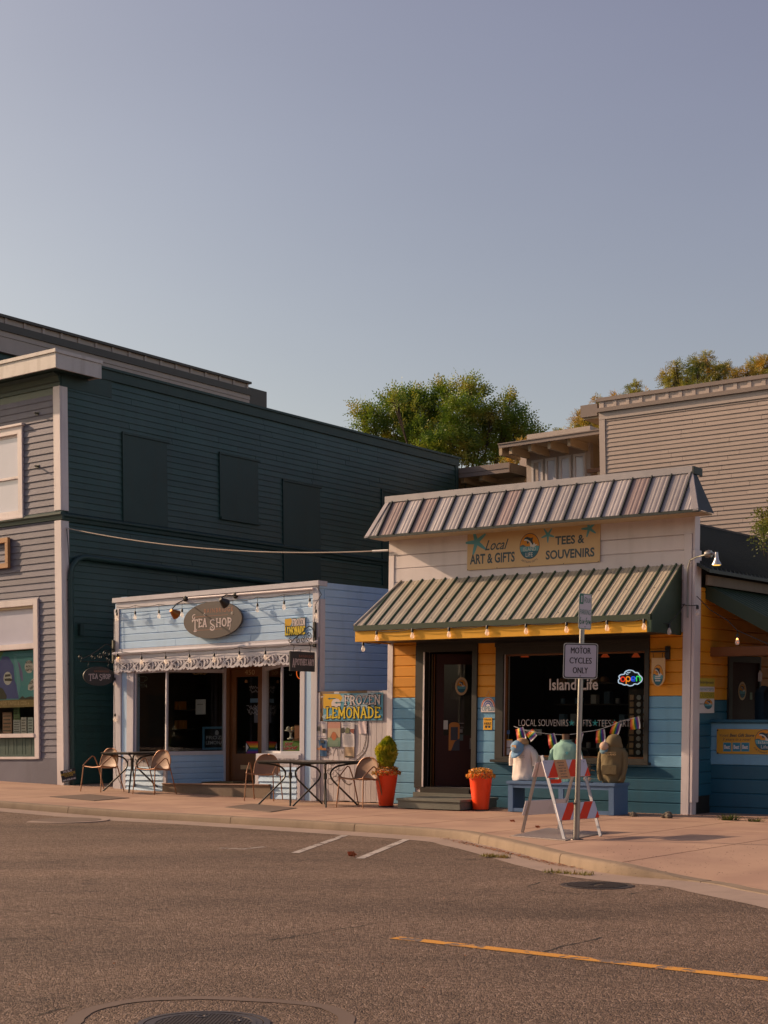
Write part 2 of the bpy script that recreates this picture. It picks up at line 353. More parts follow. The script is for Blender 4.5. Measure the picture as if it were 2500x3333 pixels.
def glyphs(body, bold=0.0, shear=0.0, space=1.0):
    key = (body, bold, shear, space)
    if key not in _FC:
        cu = bpy.data.curves.new('lettering_source', 'FONT'); cu.body = body; cu.size = 1; cu.offset = bold; cu.shear = shear
        cu.space_character = space; cu.resolution_u = 3; cu.fill_mode = 'BOTH'; cu.align_x = 'CENTER'; cu.space_line = .9
        o = bpy.data.objects.new('lettering_source', cu); COL.objects.link(o)
        dg = bpy.context.evaluated_depsgraph_get(); me = bpy.data.meshes.new_from_object(o.evaluated_get(dg))
        vs = [(v.co.x, v.co.y) for v in me.vertices]; fs = [tuple(p.vertices) for p in me.polygons]
        bpy.data.objects.remove(o); bpy.data.curves.remove(cu); bpy.data.meshes.remove(me)
        _FC[key] = (vs, fs)
    return _FC[key]
def text(F, parent, body, u0, u1, v0, v1, w, mat, bold=.0, shear=0.0, space=1.0, rot=0.0, name='lettering', mb=None, mi=0, build=True, arcr=None):
    vs, fs = glyphs(body, bold, shear, space)
    xs = [a for a, _ in vs]; ys = [b for _, b in vs]; x0, x1, y0, y1 = min(xs), max(xs), min(ys), max(ys)
    pts = [(u0+(a-x0)/(x1-x0)*(u1-u0), v0+(b-y0)/(y1-y0)*(v1-v0)) for a, b in vs]
    if arcr:                                       # bend round a circle of radius arcr (positive: smile below the centre)
        cu = (u0+u1)/2; out = []
        for a, b in pts:
            t = (a-cu)/arcr; r = arcr-(b-v0); out.append((cu+r*math.sin(t), v0+arcr-r*math.cos(t)))
        pts = out
    if rot: pts = rotpts(pts, rot, ((u0+u1)/2, (v0+v1)/2))
    m = mb or MB(); m.add([F.p(a, w, b) for a, b in pts], fs, mi)
    if build and mb is None: return m.build(name, M[mat], parent, fix=False)
    return m
def textpx(F, parent, body, xl, xr, yb, yt, w, mat, yb2=None, **k):     # left and right ends and letter height read off the wall
    a = F.uv(xl, yb, w); b = F.uv(xr, yb if yb2 is None else yb2, w); t = F.uv(xl, yt, w)
    h = t[1]-a[1]; v0 = (a[1]+b[1])/2; tilt = math.atan2(b[1]-a[1], b[0]-a[0])
    return text(F, parent, body, a[0], b[0], v0, v0+h, w, mat, rot=tilt+k.pop('rot', 0), **k)
# a display alphabet with slab serifs, drawn as strokes in a box one unit high
GL = {
 'A': (.86, [[(.12, 0), (.43, 1)], [(.43, 1), (.74, 0)], [(.22, .33), (.64, .33)]], [(0, .27, 0), (.58, .86, 0)]),
 'C': (.78, [arc(.42, .5, .32, .44, 50, 310, 12)], []),
 'D': (.82, [[(.17, 0), (.17, 1)], [(.17, .93), (.4, .93)]+arc(.4, .5, .3, .43, 90, -90, 10)[1:]+[(.17, .07)]], [(0, .3, 0), (0, .3, 1)]),
 'E': (.74, [[(.17, 0), (.17, 1)], [(.17, .93), (.66, .93), (.66, .8)], [(.17, .5), (.5, .5)], [(.17, .07), (.68, .07), (.68, .2)]], [(0, .3, 0), (0, .3, 1)]),
 'F': (.72, [[(.17, 0), (.17, 1)], [(.17, .93), (.66, .93), (.66, .78)], [(.17, .5), (.5, .5)]], [(0, .36, 0), (0, .3, 1)]),
 'H': (.9, [[(.18, 0), (.18, 1)], [(.72, 0), (.72, 1)], [(.18, .5), (.72, .5)]], [(.03, .33, 0), (.03, .33, 1), (.57, .87, 0), (.57, .87, 1)]),
 'I': (.36, [[(.18, 0), (.18, 1)]], [(.03, .33, 0), (.03, .33, 1)]),
 'L': (.7, [[(.17, 0), (.17, 1)], [(.17, .07), (.64, .07), (.64, .24)]], [(0, .36, 1), (0, .3, 0)]),
 'M': (1.0, [[(.16, 0), (.16, 1)], [(.16, .97), (.5, .2)], [(.5, .2), (.84, .97)], [(.84, 0), (.84, 1)]], [(0, .3, 0), (.7, 1, 0), (0, .2, 1), (.8, 1, 1)]),
 'N': (.88, [[(.16, 0), (.16, 1)], [(.16, .97), (.72, .03)], [(.72, 0), (.72, 1)]], [(0, .3, 0), (0, .2, 1), (.58, .88, 1)]),
 'O': (.84, [arc(.42, .5, .32, .44, 0, 180, 10), arc(.42, .5, .32, .44, 180, 360, 10)], []),
 'P': (.74, [[(.17, 0), (.17, 1)], [(.17, .93), (.4, .93)]+arc(.4, .7, .25, .23, 90, -90, 8)[1:]+[(.17, .47)]], [(0, .36, 0), (0, .3, 1)]),
 'R': (.84, [[(.17, 0), (.17, 1)], [(.17, .93), (.4, .93)]+arc(.4, .71, .25, .22, 90, -90, 8)[1:]+[(.17, .49)], [(.42, .48), (.7, .03), (.82, .03)]], [(0, .34, 0), (0, .3, 1)]),
 'S': (.7, [arc(.36, .73, .24, .2, 20, 200, 9)+arc(.34, .28, .26, .21, 80, -160, 11)], []),
 'T': (.78, [[(.06, .8), (.06, .93), (.72, .93), (.72, .8)], [(.39, 0), (.39, .93)]], [(.22, .56, 0)]),
 'Y': (.82, [[(.12, 1), (.41, .5)], [(.7, 1), (.41, .5)], [(.41, .5), (.41, 0)]], [(.26, .56, 0), (0, .24, 1), (.58, .82, 1)]),
 'Z': (.74, [[(.1, .76), (.1, .93), (.64, .93), (.1, .07), (.66, .07), (.66, .24)]], []),
 ' ': (.35, [], []),
}
def slab(F, word, u0, u1, v0, v1, w, mb, mi, thick=.16, serif=.1, tilt=0.0, big=None, colour2=None):
    """word set in the display alphabet; big = {index: height factor}"""
    tot = sum(GL[c][0]*(big or {}).get(i, 1) for i, c in enumerate(word))+.07*(len(word)-1)
    h = v1-v0; sx = (u1-u0)/tot; x = u0; c0 = ((u0+u1)/2, (v0+v1)/2); k = 0
    for i, c in enumerate(word):
        g = (big or {}).get(i, 1); wd, st, se = GL[c]
        def T(p): return rotpts([(x+p[0]*sx*g, v1-h*g+p[1]*h*g if g > 1 else v0+p[1]*h)], tilt, c0)[0]
        for s in st:
            pts = [T(p) for p in s]
            for a, b in zip(pts, pts[1:]) if len(pts) < 6 else []:
                l = math.hypot(b[0]-a[0], b[1]-a[1]) or 1; e = thick*h*.18
                a2 = (a[0]-(b[0]-a[0])/l*e, a[1]-(b[1]-a[1])/l*e); b2 = (b[0]+(b[0]-a[0])/l*e, b[1]+(b[1]-a[1])/l*e)
                vert = abs(b[1]-a[1]) > abs(b[0]-a[0])*1.2
                mb.ribbon(F, [a2, b2], thick*h if vert else thick*h*.72, w+k*.00012, w+k*.00012, mi); k += 1
            if len(pts) >= 6: mb.ribbon(F, pts, thick*h*.9, w+k*.00012, w+k*.00012, mi); k += 1
        for a, b, y in se:
            yy = y-.03 if y > .5 else .03
            e = (thick*h-.16*h)/2/sx if thick > .17 else 0
            mb.ribbon(F, [T((a-e, yy)), T((b+e, yy))], (serif+max(thick-.16, 0))*h, w+k*.00012, w+k*.00012, mi); k += 1
        x += (wd*g+.07)*sx
def starfish(F, mb, cu, cv, r, w, mi=0, rot=.3, inner=.32):
    pts = []
    for i in range(5):
        a = rot+i*2*PI/5
        for da, rr in ((-.07, r*.98), (.07, r*.98), (.22, r*.6), (PI/5, r*inner), (2*PI/5-.22, r*.6)): pts.append((cu+rr*math.cos(a+da), cv+rr*math.sin(a+da)))
    P = [(cu, cv)]+pts; n = len(pts)
    mb.add([F.p(a, w, b) for a, b in P], [(0, i+1, (i+1) % n+1) for i in range(n)], mi)
M['lg_dark'] = plain('logo_navy', (.02, .045, .06)); M['lg_amber'] = plain('logo_amber', (.62, .25, .02)); M['lg_teal'] = plain('logo_teal', (.10, .32, .38))
M['lg_deep'] = plain('logo_deep_teal', (.02, .13, .19)); M['lg_white'] = plain('logo_white', (.6, .6, .58)); M['lg_cream'] = paint('sign_cream', (.56, .38, .19), .5, .05, .05, 20, (1, 1, 1), .02)
def badge(F, parent, cu, cv, ru, rv, w, name='emblem', words=('ISLAND', 'LIFE'), small=None):
    """round badge: a leaping orca over water under an amber sky"""
    m = MB(); mats = [M[k] for k in ('lg_dark', 'lg_amber', 'lg_teal', 'lg_deep', 'lg_white')]
    e = .0012
    m.face(F, ell(cu, cv, ru, rv), w, 0)
    r1, r2 = ru*.95, rv*.95
    m.face(F, ell(cu, cv, r1, r2), w+e, 1)
    def seg(y0, mi, ww):
        t = math.degrees(math.asin(y0)); m.face(F, arc(cu, cv, r1, r2, 180-t, 360+t, 24), ww, mi)
    seg(-.02, 2, w+2*e); seg(-.42, 3, w+3*e)
    def P(l): return [(cu+a*ru, cv+b*rv) for a, b in l]
    m.face(F, P([(-.92, .04), (-.75, .12), (-.55, .1), (-.4, .02), (-.4, -.01), (-.93, -.01)]), w+2.5*e, 3)
    m.face(F, P([(.05, .1), (.2, .3), (.32, .14), (.5, .24), (.56, .1), (.8, .1), (.62, -.02), (.4, -.1), (.1, -.06)]), w+4*e, 4)
    m.face(F, P([(-.58, .52), (-.45, .68), (-.2, .72), (.1, .62), (.3, .4), (.4, .12), (.3, .08), (.2, .22), (.0, .4), (-.25, .48), (-.45, .47)]), w+5*e, 0)
    m.face(F, P([(.12, .6), (.36, .66), (.28, .42)]), w+5*e, 0)
    m.face(F, P([(-.3, .48), (-.22, .18), (-.08, .22), (-.08, .45)]), w+5.5*e, 0)
    m.face(F, P([(-.56, .5), (-.4, .56), (-.15, .5), (.08, .36), (.24, .1), (.12, .12), (-.02, .32), (-.3, .42), (-.5, .44)]), w+6*e, 4)
    if words and ru > .09:
        text(F, None, words[0], cu-.62*ru, cu+.66*ru, cv-.38*rv, cv-.08*rv, w+7*e, None, mb=m, mi=4)
        text(F, None, words[1], cu-.35*ru, cu+.35*ru, cv-.82*rv, cv-.5*rv, w+7*e, None, mb=m, mi=4)
    elif words:
        for k in range(3): m.face(F, P([(-.5, -.2-.2*k), (.5, -.2-.2*k), (.5, -.1-.2*k), (-.5, -.1-.2*k)]), w+7*e, 4)
    return m.build(name, mats, parent, fix=False)
def spiral(cx, cy, r0, r1, a0, a1, n=22): return [(cx+(r0+(r1-r0)*i/n)*math.cos(math.radians(a0+(a1-a0)*i/n)), cy+(r0+(r1-r0)*i/n)*math.sin(math.radians(a0+(a1-a0)*i/n))) for i in range(n+1)]
def festoon(label, anchors, drops, mat='rope', sag=.05, group=None, lit=(), blen=.075, pend=.0):
    """a cable through anchor points with a socket and a glass bulb at each drop"""
    t = thing('string_lights', label, 'string lights', anchors[0], group)
    pts = []
    for a, b in zip(anchors, anchors[1:]):
        a, b = Vector(a), Vector(b)
        for i in range(7):
            s = i/7; pts.append(a.lerp(b, s)-Vector((0, 0, 4*sag*s*(1-s))))
    pts.append(Vector(anchors[-1]))
    MB().tube(pts, .006, 5).build('cable', M[mat], t, smooth=True)
    for i, d in enumerate(drops):
        d = Vector(d); p = d-Vector((0, 0, pend))
        s = MB()
        if pend: s.tube([d, p], .004, 5)
        s.lathe(p, [(.012, 0), (.019, -.01), (.021, -.055), (.016, -.06)], 10)
        s.build('socket', M['black'], t, smooth=True)
        b = MB().lathe(p-Vector((0, 0, .06)), [(.014, 0), (.018, -.015), (.031, -.05), (.033, -.066), (.026, -.088), (.012, -.1), (.0, -.102)], 12)
        bo = b.build('bulb', M['bulb'], t, smooth=True, angle=60)
        f = MB().tube([p-Vector((.006, 0, .06)), p-Vector((.008, 0, .085)), p-Vector((0, 0, .075)), p-Vector((-.008, 0, .085)), p-Vector((-.006, 0, .06))], .0016 if i not in lit else .004, 4)
        f.build('filament', M['filament' if i in lit else 'grey'], bo)
    return t
def catmull(P, n=6):
    out = []
    for i in range(len(P)-1):
        a, b, c, d = P[max(i-1, 0)], P[i], P[i+1], P[min(i+2, len(P)-1)]
        for k in range(n):
            t = k/n
            out.append(tuple(.5*((2*b[j])+(-a[j]+c[j])*t+(2*a[j]-5*b[j]+4*c[j]-d[j])*t*t+(-a[j]+3*b[j]-3*c[j]+d[j])*t**3) for j in range(len(b))))
    out.append(P[-1]); return out
# ================================================================== GROUND
def sheet(name, rows, mat, parent=None, kind=None):
    """a grid of (x, y, dz) rows laid on the ground"""
    n = len(rows[0]); m = MB()
    P = [(x, y, G(x, y)+dz) for r in rows for x, y, dz in r]
    m.add(P, [(i*n+k, i*n+k+1, (i+1)*n+k+1, (i+1)*n+k) for i in range(len(rows)-1) for k in range(n-1)])
    return m.build(name, mat, parent, kind=kind, smooth=True, fix=True)
def asphalt():
    m, n, l = newmat('asphalt')
    o = n.new('ShaderNodeOutputMaterial'); b = n.new('ShaderNodeBsdfPrincipled'); l.new(b.outputs[0], o.inputs[0])
    tc = n.new('ShaderNodeTexCoord')
    def noise(s, d=4, r=.6, st=None):
        q = n.new('ShaderNodeTexNoise'); q.inputs['Scale'].default_value = s; q.inputs['Detail'].default_value = d; q.inputs['Roughness'].default_value = r
        if st:
            mp = n.new('ShaderNodeMapping'); mp.inputs['Rotation'].default_value = (0, 0, math.atan2(.584, .812)); mp.inputs['Scale'].default_value = st; l.new(tc.outputs['Object'], mp.inputs[0]); l.new(mp.outputs[0], q.inputs[0])
        else: l.new(tc.outputs['Object'], q.inputs[0])
        return q.outputs[0]
    big = noise(.35, 5, .6, (.5, 1.6, 1)); mid = noise(3.2, 5)
    vo = n.new('ShaderNodeTexVoronoi'); vo.inputs['Scale'].default_value = 95; l.new(tc.outputs['Object'], vo.inputs[0])
    vo2 = n.new('ShaderNodeTexVoronoi'); vo2.inputs['Scale'].default_value = 38; l.new(tc.outputs['Object'], vo2.inputs[0])
    cr = n.new('ShaderNodeValToRGB'); cr.color_ramp.elements[0].position = .0; cr.color_ramp.elements[0].color = (.03, .022, .017, 1)
    cr.color_ramp.elements[1].position = 1; cr.color_ramp.elements[1].color = (.34, .26, .215, 1)
    e = cr.color_ramp.elements.new(.55); e.color = (.152, .101, .072, 1)
    s = n.new('ShaderNodeSeparateColor'); l.new(vo.outputs['Color'], s.inputs[0])
    s2 = n.new('ShaderNodeSeparateColor'); l.new(vo2.outputs['Color'], s2.inputs[0])
    a = n.new('ShaderNodeMath'); a.operation = 'ADD'; l.new(s.outputs[0], a.inputs[0]); l.new(s2.outputs[1], a.inputs[1])
    h = n.new('ShaderNodeMath'); h.operation = 'MULTIPLY_ADD'; l.new(a.outputs[0], h.inputs[0]); h.inputs[1].default_value = .36; h.inputs[2].default_value = .15; l.new(h.outputs[0], cr.inputs[0])
    v = n.new('ShaderNodeMath'); v.operation = 'MULTIPLY_ADD'; l.new(big, v.inputs[0]); v.inputs[1].default_value = 1.7; v.inputs[2].default_value = .15
    v2 = n.new('ShaderNodeMath'); v2.operation = 'MULTIPLY_ADD'; l.new(mid, v2.inputs[0]); v2.inputs[1].default_value = .35; v2.inputs[2].default_value = -.175
    v3 = n.new('ShaderNodeMath'); v3.operation = 'ADD'; l.new(v.outputs[0], v3.inputs[0]); l.new(v2.outputs[0], v3.inputs[1])
    sc = n.new('ShaderNodeVectorMath'); sc.operation = 'SCALE'; l.new(cr.outputs[0], sc.inputs[0]); l.new(v3.outputs[0], sc.inputs['Scale']); l.new(sc.outputs[0], b.inputs['Base Color'])
    oil = noise(1.7, 3, .5); om = n.new('ShaderNodeMapRange'); om.inputs[1].default_value = .66; om.inputs[2].default_value = .74; om.inputs[3].default_value = 1; om.inputs[4].default_value = .66; l.new(oil, om.inputs[0])
    s3 = n.new('ShaderNodeVectorMath'); s3.operation = 'SCALE'; l.new(sc.outputs[0], s3.inputs[0]); l.new(om.outputs[0], s3.inputs['Scale']); l.new(s3.outputs[0], b.inputs['Base Color'])
    b.inputs['Roughness'].default_value = .82; b.inputs['Specular IOR Level'].default_value = .35
    dd = n.new('ShaderNodeMath'); dd.operation = 'ADD'; l.new(vo.outputs['Distance'], dd.inputs[0]); l.new(vo2.outputs['Distance'], dd.inputs[1])
    bp = n.new('ShaderNodeBump'); bp.inputs['Strength'].default_value = 1; bp.inputs['Distance'].default_value = .012; bp.invert = True
    l.new(dd.outputs[0], bp.inputs['Height']); l.new(bp.outputs[0], b.inputs['Normal'])
    return m
M['asphalt'] = asphalt()
M['concrete'] = paint('pavement_concrete', (.39, .255, .18), .8, .10, .25, 60, (1, 1, 1), .05, stain=.0, col2=(.315, .198, .145), col2s=.9, chip=.07, chipcol=(.24, .155, .12), dist=.003)
M['kerb'] = paint('kerb_concrete', (.21, .158, .112), .85, .2, .5, 35, (1, 1, 1), .06, stain=.3, chip=.1, chipcol=(.2, .15, .11), dist=.006)
M['gutter'] = paint('gutter_concrete', (.27, .205, .17), .85, .15, .4, 45, (1, 1, 1), .05, stain=.25, dist=.004)
M['soil'] = paint('dry_soil', (.07, .05, .035), .95, .2, .6, 30, (1, 1, 1), .05)
M['linewhite'] = paint('worn_white_line', (.40, .36, .33), .8, .14, .5, 70, (1, 1, 1), .05, chip=.85, chipcol=(.13, .1, .085))
M['lineyellow'] = paint('worn_yellow_line', (.60, .28, .035), .75, .14, .5, 70, (1, 1, 1), .05, chip=.88, chipcol=(.14, .105, .085))
M['iron'] = paint('cast_iron', (.10, .085, .08), .42, .2, .4, 50, (1, 1, 1), .03, metal=.6, dist=.004)
M['plate'] = paint('diamond_plate', (.36, .31, .29), .42, .12, .2, 40, (1, 1, 1), .03, metal=.5)
M['tar'] = paint('smooth_tar_patch', (.128, .09, .07), .8, .15, .2, 70, (1, 1, 1), .02)
M['tardark'] = paint('crack_shadow', (.03, .024, .02), .95, .1, .1, 50)

KERB = [(-60.0, 4.2), (-9, 4.2), (-3.3, 4.2), (0, 4.22), (1.6, 4.3)]        # (u, w) of the kerb's top outer edge
def uw(p): return street_u(p.x, p.y), street_w(p.x, p.y)
for px, py in ((1400, 2697), (1562.7, 2718.5), (1702, 2748.7), (1826.4, 2778.8), (2003.5, 2824), (2282, 2867), (2420, 2893)): KERB.append(uw(gp(px, py, 0 if px < 1900 else -.04 if px < 2100 else -.09)))
k1, k0 = KERB[-1], KERB[-2]
KERB += [(k1[0]+(k1[0]-k0[0])*1.2, k1[1]+(k1[1]-k0[1])*1.2), (k1[0]+3.5, k1[1]+2.6), (k1[0]+9, k1[1]+3.2), (60, k1[1]+3.2)]
KP = catmull(KERB[1:-1], 6); KP = [(-60.0, 4.2), (-30, 4.2), (-15., 4.2)]+KP+[(60, KP[-1][1])]
def kdz(i):                                     # kerb top drops to a ramp at the right
    u = KP[i][0]; a, b = uw(gp(1950, 2810))[0], uw(gp(2300, 2868, -.09))[0]
    t = min(max((u-a)/(b-a), 0), 1); return -.095*t*t*(3-2*t)
ROADZ = -.12
def offs(i, d):
    a = KP[max(i-1, 0)]; b = KP[min(i+1, len(KP)-1)]; dx, dy = b[0]-a[0], b[1]-a[1]; l = math.hypot(dx, dy)
    return KP[i][0]-dy/l*d, KP[i][1]+dx/l*d
terrain = MB(); gx = [-600, -120, -60, -35, -20, -10, -5, 0, 5, 10, 20, 40, 120, 600]; gw = [-600, -100, -40, -20, -9, 0, 5, 12, 20, 30, 60, 200, 600]
sheet('ground', [[(*sp(u, w), -.35) for u in gx] for w in gw], M['soil'], kind='structure')
ru = [-300, -60, -40, -28, -22, -18, -15, -12, -10, -8, -6, -4, -2, 0, 3, 8, 15, 30, 60, 200]
road = sheet('road', [[(*sp(u, w), ROADZ) for u in ru] for w in (3.4, 8, 12.5, 17, 20.6)], M['asphalt'], kind='structure')
# the near side: opposite pavement behind the camera
sheet('opposite_pavement', [[(*sp(u, w), 0.0) for u in ru] for w in (20.6, 26)], M['concrete'], kind='structure')
# gutter pan
gut = tag(bpy.data.objects.new('gutter', None), kind='structure'); link(gut)
m = MB(); n = len(KP)
rows = [[(*sp(*offs(i, .0)), ROADZ+.016) for i in range(n)], [(*sp(*offs(i, .25)), ROADZ+.008) for i in range(n)], [(*sp(*offs(i, .44)), ROADZ+.003) for i in range(n)]]
P = [(x, y, G(x, y)+dz) for r in rows for x, y, dz in r]; m.add(P, [(i*n+k, i*n+k+1, (i+1)*n+k+1, (i+1)*n+k) for i in range(2) for k in range(n-1)])
m.build('gutter_pan', M['gutter'], gut, smooth=True)
# kerb stones, split at their joints
kerbroot = tag(bpy.data.objects.new('kerb', None), kind='structure'); link(kerbroot)
joints = [uw(gp(x, y))[0] for x, y in ((331, 2620), (806, 2654), (1205, 2677), (1562, 2718), (1826, 2778))]
allj = [-60, -40, -25, -16, -12.5, -9.2, -6.2]+joints+[uw(gp(2282, 2867, -.09))[0], 60]
dense = []
for i in range(n-1):
    for k in range(4):
        t = k/4; dense.append((KP[i][0]*(1-t)+KP[i+1][0]*t, KP[i][1]*(1-t)+KP[i+1][1]*t, kdz(i)*(1-t)+kdz(i+1)*t, i+t))
def at_u(u):
    for a, b in zip(dense, dense[1:]):
        if a[0] <= u <= b[0]: t = (u-a[0])/(b[0]-a[0]); return tuple(a[j]*(1-t)+b[j]*t for j in range(4))
    return dense[-1]
for ja, jb in zip(allj, allj[1:]):
    pts = [at_u(ja+.006)]+[d for d in dense if ja+.006 < d[0] < jb-.006]+[at_u(jb-.006)]
    rings = []
    for q in pts:
        ii = q[3]; i = int(ii); a = KP[max(i, 0)]; b = KP[min(i+1, n-1)]; dx, dy = b[0]-a[0], b[1]-a[1]; l = math.hypot(dx, dy); nx, ny = -dy/l, dx/l
        def K(d, z):
            x, y = sp(q[0]+nx*d, q[1]+ny*d); return (x, y, G(x, y)+z)
        hz = q[2]; fr = max(1+hz/.095, .12)
        rings.append([K(-.15, hz-.2), K(-.15, hz), K(-.03*fr, hz), K(-.008, hz-.008*fr), K(.0+.004, hz-.03*fr), K(.012, -.11), K(.012, -.3)])
    MB().loft(rings).build('kerb_stone', M['kerb'], kerbroot, smooth=True, angle=50)
# pavement slabs between the building line and the kerb
pav = tag(bpy.data.objects.new('pavement', None), kind='structure'); link(pav)
slabw = [-1.2, .95, 2.55]
cutu = [-60, -30, -15, -12.2, -9.4, -7.5, -5.6, -3.8, -2.0, -.2, 1.6, 3.4, 5.0, 6.6, 8.2, 9.8, 12, 16, 24, 60]
def kw(u): return at_u(u)
for ua, ub in zip(cutu, cutu[1:]):
    ws = [-1.2, 1.5]+([3.0] if ua < 3 else [3.0, 4.9] if ua >= 3 and kw(ub)[1] > 6 else [3.0])
    for wa in range(len(ws)):
        w0 = ws[wa]; last = wa == len(ws)-1
        m = MB(); nn = max(2, min(16, int((ub-ua)/.22))); g = .011
        A = []
        for i in range(nn+1):
            u = ua+g+(ub-ua-2*g)*i/nn; q = kw(u)
            ii = int(q[3]); a = KP[max(ii, 0)]; b = KP[min(ii+1, n-1)]; dx, dy = b[0]-a[0], b[1]-a[1]; l = math.hypot(dx, dy); ny = dx/l
            wend = q[1]-.152/max(ny, .4)
            lim = wend if last else min(ws[wa+1]-g, wend)
            f = lim > w0+.05
            for w in (w0+(g if wa else 0), max(lim, w0+.06)):
                x, y = sp(u, w); t = max(0, min(1, (w-(wend-1.6))/1.6)); z = G(x, y)+q[2]*t*t
                A += [(x, y, z), (x, y, z-.12)]
        fs = []
        for i in range(nn):
            k = 4*i; fs += [(k, k+2, k+6, k+4), (k, k+4, k+5, k+1), (k+2, k+3, k+7, k+6)]
        fs += [(0, 1, 3, 2), (4*nn, 4*nn+2, 4*nn+3, 4*nn+1)]
        m.add(A, fs).build('slab', M['concrete'], pav, smooth=True, angle=30)
sheet('pavement_bed', [[(*sp(u, w), -.10) for u in ru] for w in (-1.2, 2, 3.9)], M['tardark'], pav)
# paint on the road
def stroke_road(name, a, b, wid, mat, dz=.004, parent=road):
    A, B = gp(*a, ROADZ), gp(*b, ROADZ); d = (B-A).normalized(); nn = Vector((-d.y, d.x, 0))*wid/2; k = max(2, int((B-A).length/.5)); m = MB(); P = []
    for i in range(k+1):
        p = A.lerp(B, i/k)
        for s in (-1, 1): q = p+nn*s; P.append((q.x, q.y, G(q.x, q.y)+ROADZ+dz))
    m.add(P, [(2*i, 2*i+1, 2*i+3, 2*i+2) for i in range(k)]); return m.build(name, M[mat], parent)
stroke_road('parking_line', (960.7, 2777), (1122, 2720), .095, 'linewhite')
stroke_road('parking_line', (1172, 2795), (1325, 2732), .095, 'linewhite')
stroke_road('parking_line', (715, 2761), (800, 2765), .07, 'linewhite'); stroke_road('parking_line', (795, 2764), (862, 2757), .06, 'linewhite')
stroke_road('centre_line', (1285, 3053), (2700, 3211), .12, 'lineyellow')
# cracks
def crack(pts, wid=.014, dz=.003):
    rr = random.Random(len(pts)+int(pts[0][0])); m = MB(); W = [gp(*p, ROADZ) for p in pts]; Q = []
    for a, b in zip(W, W[1:]):
        k = max(2, int((b-a).length/.09))
        for i in range(k): p = a.lerp(b, i/k); Q.append(Vector((p.x+rr.uniform(-.018, .018), p.y+rr.uniform(-.018, .018), 0)))
    L = []
    for i, p in enumerate(Q):
        d = (Q[min(i+1, len(Q)-1)]-Q[max(i-1, 0)]).normalized(); nn = Vector((-d.y, d.x, 0))*wid*rr.uniform(.15, .6)
        for s in (-1, 1): q = p+nn*s; L.append((q.x, q.y, G(q.x, q.y)+ROADZ+dz))
    m.add(L, [(2*i, 2*i+1, 2*i+3, 2*i+2) for i in range(len(Q)-1)]); m.build('crack', M['tardark'], road)
crack([(870, 3063), (1060, 3033), (1250, 3003)], .016); crack([(1710, 3118), (1860, 3074), (1990, 3048)], .02); crack([(1420, 2940), (1530, 2930)], .016)
crack([(0, 2960), (150, 2972), (420, 3003)], .012); crack([(1720, 2886), (1760, 2872), (1800, 2868)], .02); crack([(2044, 2911), (2190, 2888)], .02); crack([(1720, 2888), (1800, 2906), (1930, 2911), (2044, 2911)], .014)
crack([(100, 3310), (200, 3283), (330, 3270)], .012)
# covers in the road
def disc_on(c, prof, n=48): return MB().lathe(c, prof, n)
def manhole(px, py, r, label, style):
    c = gp(px, py, ROADZ); t = thing('manhole_cover', label, 'manhole cover', c)
    MB().lathe(c, [(r*1.13, -.02), (r*1.13, .006), (r*1.02, .007), (r*1.02, -.02)], 48).build('rim', M['iron'], t, smooth=True)
    MB().lathe(c, [(r, -.02), (r, .005), (.0, .0052)], 48).build('lid', M['iron'], t)
    m = MB(); F = Fr(c, UF, ND, (0, 0, 1))
    if style == 'bars':
        k = 0; x = -.86*r
        while x < .87*r:
            h = math.sqrt(max(r*r*.84-x*x, 0)); 
            for s in (-1, 1):
                if abs(x) < .17*r and h > .35*r: m.box(F, x-.0055, x+.0055, .0045, .012, min(s*.33*r, s*h), max(s*.33*r, s*h))
                elif s == 1: m.box(F, x-.0055, x+.0055, .0045, .012, -h, h)
            x += .0235
        for i in range(4): m.ribbon(F, [(-.12*r, -.22*r+i*.13*r), (.0, -.16*r+i*.13*r), (.12*r, -.22*r+i*.13*r)], .012, .0045, .011)
    else:
        s = .021; q = int(r/s)+1
        for i in range(-q, q):
            for j in range(-q, q):
                x = (i+(j % 2)*.5)*s; y = j*s*.86
                if x*x+y*y < (.78*r)**2: m.box(F, x-.007, x+.007, .0045, .0085, y-.006, y+.006)
        m.ribbon(F, [(.86*r*math.cos(a/24*2*PI), .86*r*math.sin(a/24*2*PI)) for a in range(25)], .02, .0045, .008)
        for a in (.9, 2.4): m.lathe(F.p(.55*r*math.cos(a), .005, .55*r*math.sin(a)), [(.03, 0), (.032, .006), (.02, .007), (.018, .002), (0, .002)], 16)
    m.build('tread', M['iron'], t)
    return t, c
manhole(1943, 2882.8, .292, 'ribbed iron cover set in a patched ring near the kerb at the right', 'bars')
t, c = manhole(663, 3334, .285, 'large studded iron cover at the near edge of the road', 'grid')
m = MB(); rr = random.Random(4); P = []
for i in range(65):
    a = 2*PI*i/64; ro = .70+.05*math.sin(3*a+.6)+rr.uniform(-.008, .008)
    for q in (ro, ro-.085): x, y = c.x+q*math.cos(a), c.y+q*math.sin(a)*1.12; P.append((x, y, G(x, y)+ROADZ+.0035))
m.add(P, [(2*i, 2*i+1, 2*i+3, 2*i+2) for i in range(64)]).build('patch_seam', M['tar'], road)
c = gp(203.5, 2669.5, ROADZ); t = thing('utility_cover', 'wide round utility lid with a pale concrete collar near the kerb at the left', 'manhole cover', c)
MB().lathe(c, [(.70, -.02), (.70, .006), (.5, .008), (.5, -.02)], 48).build('collar', M['gutter'], t, smooth=True)
MB().lathe(c+Vector((.06, .0, 0)), [(.52, -.02), (.52, .011), (.0, .012)], 48).build('lid', M['tar'], t)
